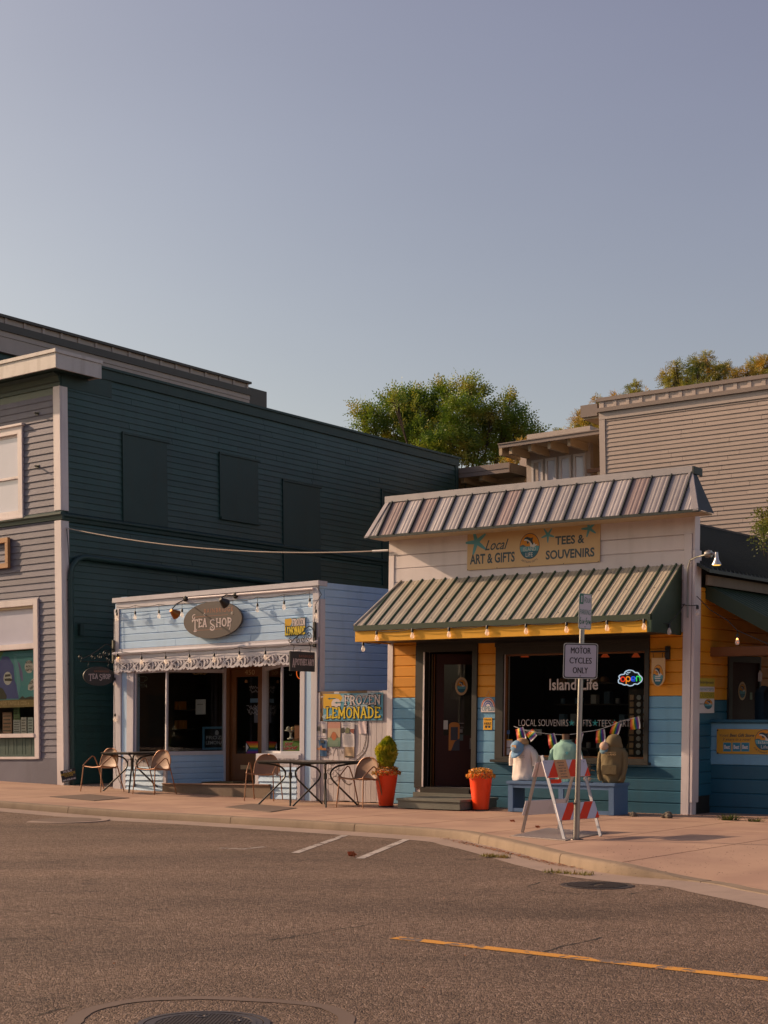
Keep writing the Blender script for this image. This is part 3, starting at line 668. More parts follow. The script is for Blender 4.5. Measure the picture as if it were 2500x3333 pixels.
# lids in the pavement
def lid(pts, label, mat, diamond=False):
    W = [gp(*p) for p in pts]; c = sum(W, Vector())/4; t = thing('vault_lid', label, 'utility lid', c)
    def up(p, dz): return Vector((p.x, p.y, G(p.x, p.y)+dz))
    fr = [c+(p-c)*1.035 for p in W]
    MB().hexa([up(p, -.02) for p in fr]+[up(p, .003) for p in fr]).build('rim', M['iron'], t)
    MB().hexa([up(p, -.02) for p in W]+[up(p, .009) for p in W]).build('plate', M[mat], t)
    if diamond:
        m = MB(); e1 = W[1]-W[0]; e2 = W[3]-W[0]; n1, n2 = int(e1.length/.042), int(e2.length/.042)
        for i in range(1, n1):
            for j in range(1, n2):
                p = W[0]+e1*(i/n1)+e2*(j/n2); d = (e1.normalized()+e2.normalized()*(1 if (i+j) % 2 else -1)).normalized()*.019; q = Vector((-d.y, d.x, 0))*.36
                m.add([up(p+d, .0095), up(p+q, .0095), up(p-d, .0095), up(p-q, .0095), up(p, .0155)], [(0, 1, 4), (1, 2, 4), (2, 3, 4), (3, 0, 4)])
        m.build('tread_pattern', M[mat], t)
    return t
lid([(1662, 2722), (1840, 2737), (1975, 2712), (1782, 2697)], 'diamond tread steel lid under the striped barricade', 'plate', True)
lid([(163, 2594), (305, 2607), (420, 2598), (290, 2586)], 'grey rectangular lid in the pavement before the left café table', 'tar')
lid([(735, 2628), (880, 2644), (965, 2631), (820, 2617)], 'grey rectangular lid in the pavement before the joined tables', 'tar')

# ================================================================== DARK CLAPBOARD BUILDING
FA = front_frame(208.5, 2556.8, 2490, .011); SA = side_frame(FA.O, 2345, .011)
A = thing('clapboard_building', 'two storey dark slate clapboard corner building with white corner boards and boarded side windows', 'building', FA.O)
HT = SA.v(340, 1204)                             # eaves height
LS = SA.u(1488, 1600)                            # length of the side wall
shopw = FA.rect(-170, 1953, 129.8, 2468); upw = FA.rect(-110, 1392, 78.7, 1684)
wt = FA.v(129, 1948); shopw = (shopw[0], FA.u(129.8, 2100), FA.v(129, 2470), wt)
upw = (FA.u(-110, 1500), FA.u(78.7, 1500), FA.v(70, 1681), FA.v(70, 1388))
sideholes = [SA.rect(401, 1414, 542, 1712)]
pan = [(SA.u(401, 1550), SA.u(542, 1550), SA.v(401, 1696), SA.v(401, 1414)), (SA.u(716, 1580), SA.u(838, 1580), SA.v(716, 1680), SA.v(716, 1479)),
       (SA.u(922, 1700), SA.u(1040, 1700), SA.v(922, 1890), SA.v(922, 1567)), (SA.u(1243, 1700), SA.u(1345, 1700), SA.v(1243, 1900), SA.v(1243, 1600))]
ih = lambda r, e=.09: (r[0]+e, r[1]-e, r[2]+e, r[3]-e)
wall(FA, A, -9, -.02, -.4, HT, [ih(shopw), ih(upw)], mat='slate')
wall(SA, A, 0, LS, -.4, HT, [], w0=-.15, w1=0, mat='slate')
wall(SA.at(0, -9, 0), A, 0, LS, -.4, HT, [], w0=0, w1=.15, mat='slate')
boxpart(FA, 'wall', 'slate', A, -9, 0, -LS, -LS+.15, -.4, HT); boxpart(FA, 'roof', 'shingle', A, -9, .0, -LS, -.0, HT-.15, HT+.02)
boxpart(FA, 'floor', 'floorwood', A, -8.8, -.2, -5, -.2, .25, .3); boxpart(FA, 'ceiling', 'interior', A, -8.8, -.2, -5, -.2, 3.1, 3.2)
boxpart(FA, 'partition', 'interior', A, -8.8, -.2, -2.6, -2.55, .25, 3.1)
beltv = FA.v(180, 1679)
vb = FA.v(140, 2469)
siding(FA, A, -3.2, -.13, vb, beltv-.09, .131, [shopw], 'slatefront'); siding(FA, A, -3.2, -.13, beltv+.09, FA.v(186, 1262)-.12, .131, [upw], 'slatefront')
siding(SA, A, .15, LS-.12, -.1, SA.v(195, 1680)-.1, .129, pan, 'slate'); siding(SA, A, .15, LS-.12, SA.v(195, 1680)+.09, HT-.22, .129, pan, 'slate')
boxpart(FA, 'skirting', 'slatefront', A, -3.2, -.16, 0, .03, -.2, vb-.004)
for F, a, b in ((FA, -3.3, .085), (SA, -.0, LS)):
    m = MB()
    vv = beltv if F is FA else SA.v(195, 1680)
    m.prism(F, [(0, vv-.1), (.045, vv-.085), (.055, vv-.02), (.09, vv+.01), (.09, vv+.045), (.02, vv+.085), (0, vv+.09)], a, b)
    m.build('belt_course', M['slate_panel'], A)
m = MB(); m.box(SA, LS-.12, LS+.02, 0, .04, -.2, HT-.2); m.build('corner_board', M['slate_panel'], A)
m = MB(); m.box(SA, .02, LS+.05, 0, .05, HT-.2, HT+.0); m.box(SA, .6, LS+.1, -.02, .09, HT+.0, HT+.05); m.build('eaves_board', M['slate_panel'], A)
for nm, v0, v1 in (('corner_board', beltv+.095, FA.v(188, 1258)), ('corner_board', -.05, beltv-.105)):
    m = MB(); m.box(FA, -.155, .042, .0, .042, v0, v1); m.box(SA, .0015, .17, .002, .041, v0, v1); m.build(nm, M['trimwhite'], A, bevel=.004)
fz = FA.v(188, 1258)
boxpart(FA, 'frieze', 'slate_panel', A, -3.3, .03, 0, .03, fz+.0, HT-.1); boxpart(SA, 'frieze', 'slate_panel', A, .02, 1.4, .001, .028, fz, HT-.1)
# cornice with its return along the side
ct, cb = FA.v(181, 1146, .45), FA.v(182, 1195, .45); cu = FA.u(181.7, 1190, .45)
m = MB(); m.box(FA, -4, cu, .41, .45, cb, ct); m.box(FA, -4, cu+.02, .40, .475, ct+.002, ct+.075); m.build('cornice_fascia', M['corniceW'], A, bevel=.004)
sr = SA.u(331, 1200, cu)
m = MB(); m.box(SA, -.408, sr, cu-.04, cu-.002, cb, ct); m.box(SA, -.43, sr+.02, cu-.05, cu+.022, ct+.004, ct+.073); m.box(SA, sr-.04, sr-.001, 0.03, cu-.042, cb+.01, ct); m.build('cornice_fascia', M['corniceW'], A, bevel=.003)
m = MB(); m.box(FA, -4, cu-.045, .0, .405, cb+.03, cb+.06); m.box(SA, .0, sr-.045, .035, cu-.045, cb+.031, cb+.059); m.build('soffit', M['slate_panel'], A)
m = MB(); m.box(FA, -4, cu-.06, .0, .40, cb+.07, ct+.03); m.box(SA, .0, sr-.05, .0, cu-.05, cb+.07, ct+.03); m.build('cornice_roof', M['shingle'], A)
m = MB(); m.prism(FA, [(.03, cb-.16), (.06, cb-.14), (.09, cb-.04), (.2, cb+.0), (.2, cb+.028), (.03, cb+.028)], -4, .05); m.build('crown_moulding', M['slate_panel'], A)
# boarded windows
for i, p in enumerate(pan):
    t = MB().box(SA, p[0], p[1], .0, .03, p[2], p[3]).build('boarded_window', M['slate_panel'], A, bevel=.003)
    m = MB(); m.box(SA, p[0]-.05, p[0]-.003, 0, .05, p[2]-.04, p[3]+.03); m.box(SA, p[0]-.05, p[1]+.05, 0, .055, p[3]+.003, p[3]+.05)
    if i == 1: m.box(SA, p[0]-.03, p[1]+.03, 0, .07, p[2]-.07, p[2]-.003)
    m.build('casing', M['slate_panel'], t)
# upper window
i = (upw[0]+.13, upw[1]-.13, upw[2]+.09, upw[3]-.15)
w = frame_part(FA, 'window', 'trimwhite', A, upw, i, .0, .06, bevel=.004)
vm = FA.v(60, 1552); 
MB().box(FA, upw[0]-.05, upw[1]+.05, 0, .1, upw[3]+.002, upw[3]+.05).build('drip_cap', M['trimwhite'], w, bevel=.004)
MB().box(FA, upw[0]-.05, upw[1]+.05, 0, .1, upw[2]-.05, upw[2]-.002).build('sill', M['trimwhite'], w, bevel=.004)
frame_part(FA, 'sash', 'trimwhite', w, i, (i[0]+.05, i[1]-.05, i[2]+.05, vm-.03), -.07, -.03)
frame_part(FA, 'sash', 'trimwhite', w, (i[0], i[1], vm-.028, i[3]), (i[0]+.05, i[1]-.05, vm+.02, i[3]-.05), -.03, .0)
MB().box(FA, i[0]+.02, i[1]-.02, -.055, -.05, i[2]+.02, vm-.03).build('pane', M['skypane'], w); MB().box(FA, i[0]+.02, i[1]-.02, -.02, -.015, vm+.0, i[3]-.02).build('pane', M['skypane'], w)
M['curtain'] = plain('white_curtain', (.72, .72, .76), .9)
m = MB(); P = []; nn = 60
for k in range(nn+1): u = i[0]+(i[1]-i[0])*k/nn; d = .018*math.sin(k*.9)+.01*math.sin(k*2.3); P += [FA.p(u, -.13+d, i[2]), FA.p(u, -.13+d*.5, i[3])]
m.add(P, [(2*k, 2*k+2, 2*k+3, 2*k+1) for k in range(nn)]).build('curtain', M['curtain'], w, smooth=True)
boxpart(FA, 'wall', 'interior', A, i[0]-.2, i[1]+.2, -.3, -.28, i[2]-.2, i[3]+.2)
# record shop window
o = shopw; i = (o[0]+.14, FA.u(116.6, 2200), FA.v(116, 2463)+.0, FA.v(116, 1970))
w = frame_part(FA, 'shop_window', 'trimwhite', A, o, i, .0, .055, bevel=.006)
tb0, tb1 = FA.v(116, 2111), FA.v(116, 2093); s0, s1 = FA.v(116, 2400), FA.v(116, 2387)
boxpart(FA, 'transom_bar', 'trimwhite', w, i[0]+.001, i[1]-.001, -.06, .05, tb0, tb1, bevel=.006); boxpart(FA, 'sill', 'trimwhite', w, i[0]+.001, i[1]-.001, -.06, .07, s0, s1, bevel=.006)
m = MB()
for k in range(26): u = i[1]-.001-k*.088; m.box(FA, u-.084, u, -.05, -.02+.003*(k % 3), i[2], s0)
m.build('bulkhead_panel', M['slate'], w)
boxpart(FA, 'lintel', 'cream', w, i[0]+.001, i[1]-.001, -.06, .02, FA.v(116, 1978), i[3]-.001)
MB().box(FA, i[0], i[1], -.035, -.03, s1, tb0).build('pane', M['glass'], w); MB().box(FA, i[0], i[1], -.035, -.03, tb1, FA.v(116, 1978)).build('pane', M['skypane'], w)
M['blind'] = plain('pale_blind', (.85, .85, .9), .7)
m = MB(); v = tb1+.05
while v < i[3]-.02: m.box(FA, i[0], i[1], -.09, -.065, v, v+.018); v += .0255
m.build('blind', M['blind'], w)
# painted scene on the glass
def mural():
    mt = [plain('mural_aqua', (.05, .30, .36)), plain('mural_blue', (.055, .075, .34)), plain('mural_violet', (.16, .14, .36)), plain('mural_green', (.14, .28, .14)), M['white'], M['blackpaint'], plain('mural_dark', (.015, .015, .012)), plain('mural_pale', (.11, .36, .45))]
    q = lambda x, y: FA.uv(x, y, -.04); m = MB(); W = -.046
    vt = FA.v(60, 2119, W); b0 = FA.v(60, 2278, W)
    m.face(FA, [(i[0], b0), (i[1], b0), (i[1], vt), (i[0], vt)], W, 0)
    def sh(l, k, mi): m.face(FA, [q(x*.18083, 2050+y*.18083) for x, y in l], W+.0008*k, mi)
    sh([(-600, 1240), (-600, 460), (-60, 460), (0, 560), (40, 480), (150, 480), (240, 640), (260, 900), (330, 1100), (330, 1240)], 1, 1)
    sh([(300, 560), (350, 600), (400, 760), (415, 900), (390, 940), (350, 800)], 1, 2); sh([(215, 430), (645, 410), (645, 480), (300, 470)], 1, 7); sh([(-600, 400), (60, 400), (40, 450), (-10, 520), (-600, 520)], 2, 3)
    sh([(240, 470), (290, 480), (340, 700), (370, 1000), (330, 1200), (300, 1050), (290, 800)], 2, 7)
    sh([(-600, 1260), (-600, 1150), (-10, 1030), (50, 1060), (120, 1190), (110, 1250)], 2, 6); sh([(330, 1255), (400, 1190), (450, 1225), (560, 1195), (645, 1230), (645, 1255)], 2, 6)
    sh(ell(135, 875, 75, 120, 20), 3, 4); sh([(90, 805), (185, 795), (190, 835), (85, 850)], 4, 5); sh([(75, 880), (180, 870), (240, 905), (190, 925), (85, 920)], 4, 5)
    sh(ell(520, 665, 78, 115, 20), 3, 4); sh([(500, 1080), (505, 1000), (560, 900), (640, 850), (645, 1060), (560, 1095)], 3, 4)
    for s, x0, x1, y0, y1 in (('ROCK&', 462, 580, 610, 560), ('ROLL', 466, 575, 680, 635), ('GIFTS', 460, 580, 745, 695)):
        a, b = q(x0*.18083, 2050+y0*.18083), q(x1*.18083, 2050+y1*.18083); text(FA, None, s, a[0], b[0], a[1], b[1], W+.004, None, bold=.03, mb=m, mi=5)
    for s, x0, x1, y0, y1 in (('FOR TH', 525, 652, 960, 900), ('WHALE', 530, 640, 1060, 1000)):
        a, b = q(x0*.18083, 2050+y0*.18083), q(x1*.18083, 2050+y1*.18083); text(FA, None, s, a[0], b[0], a[1], b[1], W+.004, None, bold=.03, mb=m, mi=5, rot=.45)
    m.build('painted_glass', mt, w, fix=False)
    m = MB(); y0, y1 = FA.v(60, 2302, W), FA.v(60, 2277, W); m.face(FA, [(i[0], y0), (i[1], y0), (i[1], y1), (i[0], y1)], W, 0)
    a, b = q(2, 2297), q(86, 2282); text(FA, None, 'RECORDS TAPES & CDS', a[0]-.25, b[0], a[1], b[1]+.01, W+.001, None, bold=.02, mb=m, mi=1)
    starfish(FA, m, q(92, 2290)[0], q(92, 2290)[1], .035, W+.001, 1); m.build('banner', [plain('banner_ochre', (.30, .2, .06)), M['lg_cream']], w, fix=False)
mural()
for x0, x1, y0, y1, c in ((8, 38, 2319, 2388, (.26, .13, .08)), (44, 64, 2300, 2345, (.05, .12, .03)), (43, 66, 2343, 2388, (.36, .38, .4)), (68, 86, 2335, 2388, (.42, .42, .42)), (90, 108, 2335, 2388, (.34, .4, .42)), (112, 122, 2333, 2388, (.4, .4, .38))):
    r = FA.rect(x0, y0, x1, y1, -.12); tt = MB().box(FA, r[0], r[1], -.14, -.12, r[2], r[3])
    for k in range(5): tt.box(FA, r[0]+.02, r[1]-.02-.02*(k % 2), -.12, -.1195, r[2]+(r[3]-r[2])*(.12+.17*k), r[2]+(r[3]-r[2])*(.17+.17*k), 1)
    o_ = tt.build('paper_bag', [plain('card_%d' % x0, c), M['darktrim']], None); tag(o_, {8: 'brown printed record sleeve in the lower left of the record shop window', 44: 'small green sleeve behind the others in the record shop window', 43: 'pale grey sleeve under the green one in the record shop window', 68: 'white sleeve second from right in the record shop window', 90: 'bluish sleeve beside the white one in the record shop window', 112: 'cut off sleeve touching the right edge of the record shop window'}[x0], 'record sleeve', 'sleeves displayed in the record shop window'); o_.name = 'record_sleeve'
# timber sign frame and brackets on the front
q = FA.rect(-90, 1748, 28, 1848, .08); v0, v1 = FA.v(26, 1848, .08), FA.v(26, 1749, .08)
t = thing('timber_surround', 'empty bare timber sign frame fixed above the record shop window', 'sign frame', FA.p(q[1], .1, v0))
M['timber'] = paint('raw_timber', (.42, .22, .09), .6, .15, .3, 12, (1, 1, 6), .05)
for a, b, c, d in ((q[0], q[1], v0, v0+.1), (q[0], q[1], v1-.1, v1), (q[0], q[0]+.09, v0+.101, v1-.101), (q[1]-.09, q[1], v0+.101, v1-.101)): boxpart(FA, 'rail', 'timber', t, a, b, .03, .10, c, d, bevel=.003)
for k, (x, y) in enumerate(((124, 1347), (125, 1519))):
    u, v = FA.uv(x, y); t = thing('wall_bracket', ['small black angle bracket high on the slate front beside the corner board', 'small black angle bracket with a thin shadow beside the upstairs window'][k], 'bracket', FA.p(u, .02, v))
    MB().box(FA, u-.05, u+.05, .02, .032, v-.03, v+.03).build('plate', M['black'], t); MB().box(FA, u+.005, u+.03, .03, .12, v-.012, v+.012).build('arm', M['black'], t)
# drainpipe
t = thing('drainpipe', 'fat slate painted drainpipe running down the side wall and bending along it', 'drainpipe', SA.p(SA.u(232, 2500), .1, 0))
pu = SA.u(232, 2100, .1); pv = SA.v(262, 1812, .1)
b2 = SA.u(1040, 1890, .1)
pts = [SA.p(pu, .1, v) for v in (-.1, 1, 2, pv-.42)]+[SA.p(pu+.42-.42*math.cos(a), .1, pv-.42+.42*math.sin(a)) for a in [PI/2*k/7 for k in range(1, 8)]]+[SA.p(b2, .1, pv-.10)]
MB().tube(pts, .057, 14).build('pipe', M['slate_panel'], t, smooth=True)
for v in (pv-.5, pv-.9, 2.4, 1.15): MB().tube([SA.p(pu, .1, v), SA.p(pu, .1, v+.03)], .066, 14).build('collar', M['slate_panel'], t, smooth=True)
MB().box(SA, SA.u(250, 2000), SA.u(262, 2000), 0, .1, SA.v(250, 2069), SA.v(250, 2032)).build('junction_box', M['slate_panel'], None); tag(bpy.data.objects['junction_box'], 'small slate coloured box on the side wall beside the drainpipe', 'junction box')
# ================================================================== PALE BUILDING BEHIND, UPPER LEFT
OB = FA.p(-4.0, 0, 0); SB = Fr(OB, SA.U, Vector((0, 0, 1)), UF)
B = thing('parapet_building', 'taller building behind the slate one with a pale battened parapet and dark coping', 'building', Vector((OB.x, OB.y, .1)))
ub = SB.u(811, 1280); vt = SB.v(811, 1243); b0 = SB.v(811, 1260)
va, vb_, vc, vd, ve = SB.v(811, 1252), SB.v(811, 1270), SB.v(811, 1291), SB.v(811, 1330), SB.v(811, 1318)
va, vb_, vc = vt-.09, SB.v(811, 1272)-.0, SB.v(811, 1291); vd = SB.v(811, 1329)
wall(SB, B, 1.1, ub, -.4, vt-.05, w0=-.3, w1=-.1, mat='slate'); boxpart(SB, 'wall', 'slate', B, 1.1, ub, -7, -6.8, -.4, vt-.4); boxpart(SB, 'wall', 'slate', B, ub-.2, ub, -6.8, -.3, -.4, vt-.4); boxpart(SB, 'wall', 'slate', B, 1.1, 1.3, -6.8, -.3, -.4, vt-.4)
boxpart(SB, 'roof', 'shingle', B, 1.1, ub, -7, -.25, vt-.5, vt-.4)
vt2, vc = SB.v(811, 1250), SB.v(811, 1268); vlb = SB.v(811, 1288); vfm, vfb = SB.v(811, 1303), SB.v(811, 1330)
boxpart(SB, 'coping', 'flash', B, 1.1, ub+.05, -.3, .05, vt2, vt+.0); boxpart(SB, 'parapet_band', 'beigetrim', B, 1.1, ub, -.1, -.03, vc, vt2); boxpart(SB, 'lower_band', 'flash', B, 1.1, ub+.02, -.1, .07, vlb, vc)
m = MB(); u = ub-.06
while u > 1.2: MB().box(SB, u-.035, u+.035, -.03, .0, vc, vt2).build('batten', M['beigetrim'], B, fix=False); u -= .55
boxpart(SB, 'fascia', 'beigetrim', B, 1.1, ub, -.1, .03, vfm+.004, vlb-.002); boxpart(SB, 'fascia', 'beigetrim', B, 1.1, ub, -.1, .012, vfb-.12, vfm)
siding(SB.at(0, -.1, 0), B, 1.1, ub, vfb-2.2, vfb-.121, .15, mat='slate')
boxpart(SB, 'eaves_end', 'flash', B, ub+.03, SB.u(873, 1290), -1.2, -.05, SB.v(811, 1322), SB.v(811, 1258)); boxpart(SB, 'eaves_soffit', 'cream', B, ub+.03, SB.u(873, 1290)-.02, -1.19, -.06, SB.v(811, 1322)-.03, SB.v(811, 1322)-.004)

# ================================================================== PALE BLUE TEA SHOP
FT = front_frame(1034, 2606, 2478, -.006); ST = side_frame(FT.O, 2285, -.006)
T = thing('tea_shop', 'single storey pale blue shop with white trim, scalloped valance and recessed brown door', 'building', FT.O)
X = lambda x, y, w=0: FT.uv(350+.42194*x, 1880+.42194*y, w)
Y = lambda x, y, w=0: FT.uv(600+.42194*x, 1850+.42194*y, w)
uL = FT.u(373.5, 2300); vtop = FT.v(1035, 1893); vtr = X(760, 555)[1]; vgl = FT.v(980, 2145); DR = 1.2
u0, u1 = FT.u(438, 2300), FT.u(542, 2300); u4, u5 = FT.u(914, 2300), FT.u(981, 2300)
u2, u3 = FT.u(738, 2300, -DR), FT.u(857, 2300, -DR); vs = FT.v(500, 2447); fl = FT.v(800, 2545, -DR)
hole = (u0-.02, u5+.02, -1, vgl)
wall(FT, T, uL, 0, -.3, vtop, [hole], mat='teablue'); LT = 8.5
wall(ST, T, .0, LT, -.3, vtop-.02, w0=-.15, w1=0, mat='teablue'); boxpart(ST, 'wall', 'teablue', T, 0.16, LT, uL, uL+.15, -.3, vtop-.02); boxpart(ST, 'wall', 'teablue', T, LT-.15, LT, uL+.15, -.15, -.3, vtop-.02)
boxpart(FT, 'roof', 'shingle', T, uL+.1, -.1, -LT+.1, -.16, vtop-.35, vtop-.3)
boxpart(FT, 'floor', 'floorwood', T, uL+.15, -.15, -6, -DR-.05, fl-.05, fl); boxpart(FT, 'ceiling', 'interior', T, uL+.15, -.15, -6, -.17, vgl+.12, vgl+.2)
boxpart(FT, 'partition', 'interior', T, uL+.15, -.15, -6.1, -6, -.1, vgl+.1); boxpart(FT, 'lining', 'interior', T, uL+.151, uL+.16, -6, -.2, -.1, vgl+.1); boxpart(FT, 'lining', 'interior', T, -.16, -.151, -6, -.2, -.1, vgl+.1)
siding(FT, T, uL+.15, -.12, vtr+.1, X(100, 290)[1]+.13, .137, [], 'teablue', 'ship', joint=2.2)
siding(ST, T, .15, LT, .02, vtop-.11, .1365, [], 'teablue', 'ship', joint=2.6)
boxpart(ST, 'fascia_board', 'teablue', T, .0, LT, 0, .022, vtop-.11, vtop-.01)
boxpart(FT, 'coping', 'teawhite', T, uL-.03, .035, -.2, .06, vtop-.075, vtop+.015, bevel=.004); boxpart(FT, 'coping', 'teawhite', T, uL+.05, .0, 0, .03, vtop-.2, vtop-.077)
v3 = vtr
boxpart(FT, 'header_board', 'teawhite', T, uL+.02, .0, 0, .032, v3-.09, v3+.1, bevel=.003); MB().prism(FT, [(.03, v3-.02), (.075, v3-.01), (.085, v3+.02), (.05, v3+.05), (.03, v3+.06)], uL, .01).build('cornice_moulding', M['teawhite'], T)
boxpart(FT, 'header_board', 'teawhite', T, uL+.02, .0, 0, .02, vgl-.02, v3-.092)
# posts of the front
PO = lambda a, b, mat, v1=None, w=.03: boxpart(FT, 'post', mat, T, FT.u(a, 2300), FT.u(b, 2300), 0, w, -.15, (vgl-.02) if v1 is None else v1, bevel=.003)
PO(373.5, 398, 'teawhite', v3-.093, .034); PO(399, 415, 'teablue', None, .018); PO(415.5, 437, 'teawhite'); PO(982, 994.5, 'teawhite'); PO(995, 1015, 'teablue', None, .018); PO(1015.5, 1035, 'teawhite', v3-.093, .034)
boxpart(FT, 'corner_board', 'teawhite', T, uL, uL+.13, 0, .033, v3+.102, vtop-.2); boxpart(FT, 'corner_board', 'teawhite', T, -.11, .02, 0, .033, v3+.102, vtop-.2)
boxpart(ST, 'corner_board', 'teawhite', T, .0, .14, .0205, .036, -.1, vtop-.3, bevel=.003)
# slanting shop windows
def slant(ua, wa, ub_, wb): 
    a, b = FT.p(ua, wa, 0), FT.p(ub_, wb, 0); U = (b-a); L = U.length; U.normalize(); return Fr(a, U, FT.V, U.cross(Vector((0, 0, 1)))), L
F1, L1 = slant(u1, 0, u2, -DR); F2, L2 = slant(u3, -DR, u4, 0)
vs2 = vs
for F, a, b, nm in ((FT, u0, u1, 0), (F1, 0, L1, 1), (F2, 0, L2, 2), (FT, u4, u5, 3)):
    w = MB().box(F, a, b, -.05, .0, vs-.07, vs-.0)
    w.box(F, a, b, -.05, .0, vgl-.12, vgl-.05); w.box(F, a, a+(.035 if nm in (0, 2) else .012), -.05, -.0, vs, vgl-.12); w.box(F, b-(.035 if nm in (1, 3) else .012), b, -.05, -.0, vs, vgl-.12)
    w = w.build('window_frame', M['teawhite'], T, bevel=.003)
    MB().box(F, a+.03, b-.03, -.03, -.025, vs, vgl-.1).build('pane', M['glass'], w)
    boxpart(F, 'bulkhead', 'teablue', T, a, b, -.1, -.02, -.2, vs-.07); siding(F.at(0, -.02, 0), T, a, b, fl-.04 if nm in (1, 2) else .0, vs-.075, .11, [], 'teablue', 'ship', joint=0)
boxpart(F1, 'corner_post', 'teawhite', T, L1-.06, L1+.05, -.08, .03, fl-.1, vgl-.02, bevel=.003); boxpart(F2, 'corner_post', 'teawhite', T, -.05, .1, -.08, .03, fl-.1, vgl-.02, bevel=.003); boxpart(F2, 'corner_post', 'teawhite', T, .16, .2, -.06, .02, fl-.1, vgl-.02)
boxpart(FT, 'soffit', 'teawhite', T, u0, u5, -DR-.2, -.01, vgl-.0, vgl+.02)
# door, house number
dt = FT.v(800, 2165, -DR); dv1 = FT.v(800, 2176, -DR)
door = frame_part(FT.at(0, -DR, 0), 'door_frame', 'brownwood', T, (u2+.02, u3, fl-.05, vgl), (u2+.1, u3-.04, fl, FT.v(800, 2176, -DR)), -.06, .04)
d0, d1 = u2+.102, u3-.042; lt = FT.v(815, 2202, -DR); lb = FT.v(815, 2453, -DR)
dr = frame_part(FT.at(0, -DR, 0), 'door', 'brownwood', T, (d0, d1, fl+.02, FT.v(800, 2177, -DR)), (d0+.13, d1-.10, lb, lt), -.05, -.01, bevel=.004)
MB().box(FT.at(0, -DR, 0), d0+.13, d1-.1, -.035, -.03, lb, lt).build('pane', M['glass'], dr)
boxpart(FT.at(0, -DR, 0), 'letter_flap', 'lg_cream', dr, (d0+d1)/2-.13, (d0+d1)/2+.13, -.01, .0, lb-.3, lb-.22)
MB().lathe(FT.p((d0+d1)/2, -DR+.0, lt-.06), [(.02, 0), (.03, -.05), (.0, -.06)], 10).build('door_bell', M['timber'], dr, smooth=True)
textpx(FT.at(0, -DR, 0), dr, '450', 797, 829, 2196, 2180, -.004, 'lg_cream', bold=-.01)
# flag sticker, notices on the door glass
def rainbow(F, parent, u0, u1, v0, v1, w, progress=True, name='pennant'):
    cs = [(.45, .012, .01), (.62, .16, .01), (.65, .42, .01), (.02, .2, .04), (.01, .05, .3), (.16, .02, .2)]; m = MB(); mats = [MATS.get('stripe_%d' % k) or plain('stripe_%d' % k, c) for k, c in enumerate(cs)]+[M['blackpaint'], M['white']]
    for k in range(6): m.face(F, [(u0, v1-(v1-v0)*(k+1)/6), (u1, v1-(v1-v0)*(k+1)/6), (u1, v1-(v1-v0)*k/6), (u0, v1-(v1-v0)*k/6)], w, 5-k if False else k)
    if progress:
        h = (v0+v1)/2
        m.face(F, [(u0, v0), (u0+.36*(u1-u0), h), (u0, v1)], w+.001, 6); m.face(F, [(u0, v0+.1*(v1-v0)), (u0+.22*(u1-u0), h), (u0, v1-.1*(v1-v0))], w+.002, 7)
    return m.build(name, mats, parent, fix=False)
q = FT.rect(801, 2414, 840, 2452, -DR+.0); rainbow(FT.at(0, -DR, 0), dr, q[0], q[1], q[2], q[3], .0, name='flag_sticker')
FD = FT.at(0, -DR, 0)
m = MB()
for x0, x1, y0, y1, mi in ((812, 855, 2274, 2286, 1), (825, 856, 2300, 2352, 2), (806, 838, 2232, 2262, 3)):
    q = FD.rect(x0, y0, x1, y1)
    if mi < 3: m.face(FD, [(q[0], q[2]), (q[1], q[2]), (q[1], q[3]), (q[0], q[3])], -.022, mi-1)
rs = random.Random(9)
for x0, x1, y0, am in ((808, 838, 2238, 6), (810, 840, 2250, 6), (800, 852, 2300, 6), (802, 850, 2311, 6), (806, 848, 2321, 5)):
    m.ribbon(FD, catmull([FD.uv(x0+(x1-x0)*k_/14, y0+rs.uniform(-am, am)) for k_ in range(15)], 3), .008, -.02, -.02, 2)
m.build('door_sticker', [plain('sticker_blue', (.06, .13, .2)), plain('sticker_grey', (.07, .08, .1)), plain('sticker_white', (.3, .3, .3))], dr, fix=False)
# floor of the recess and stone step
m = MB(); m.poly(Fr(FT.O, FT.U, FT.W, Vector((0, 0, -1))), [(u1+.02, .08), (u4-.1, .08), (u3+.05, -DR-.02), (u2-.1, -DR-.02)], .2, -fl+.03); 
m = MB(); P = [FT.p(u, w, v) for v in (-.3, fl-.012) for u, w in ((u1-.0, .10), (u4-.15, .10), (u3+.05, -DR-.02), (u2-.1, -DR-.02))]; m.hexa(P).build('doorstep', M['kerb'], T)
boxpart(FT, 'doorstep_nosing', 'concrete', T, u1, u4-.16, .02, .13, fl-.012, fl+.01, bevel=.006)
MB().box(FT, (u2+u3)/2-.42, (u2+u3)/2+.38, -.95, -.45, fl+.002, fl+.02).build('door_mat', paint('straw_mat', (.16, .11, .05), .95, .2, .6, 60), None); tag(bpy.data.objects['door_mat'], 'straw coloured mat on the floor before the tea shop door', 'mat')
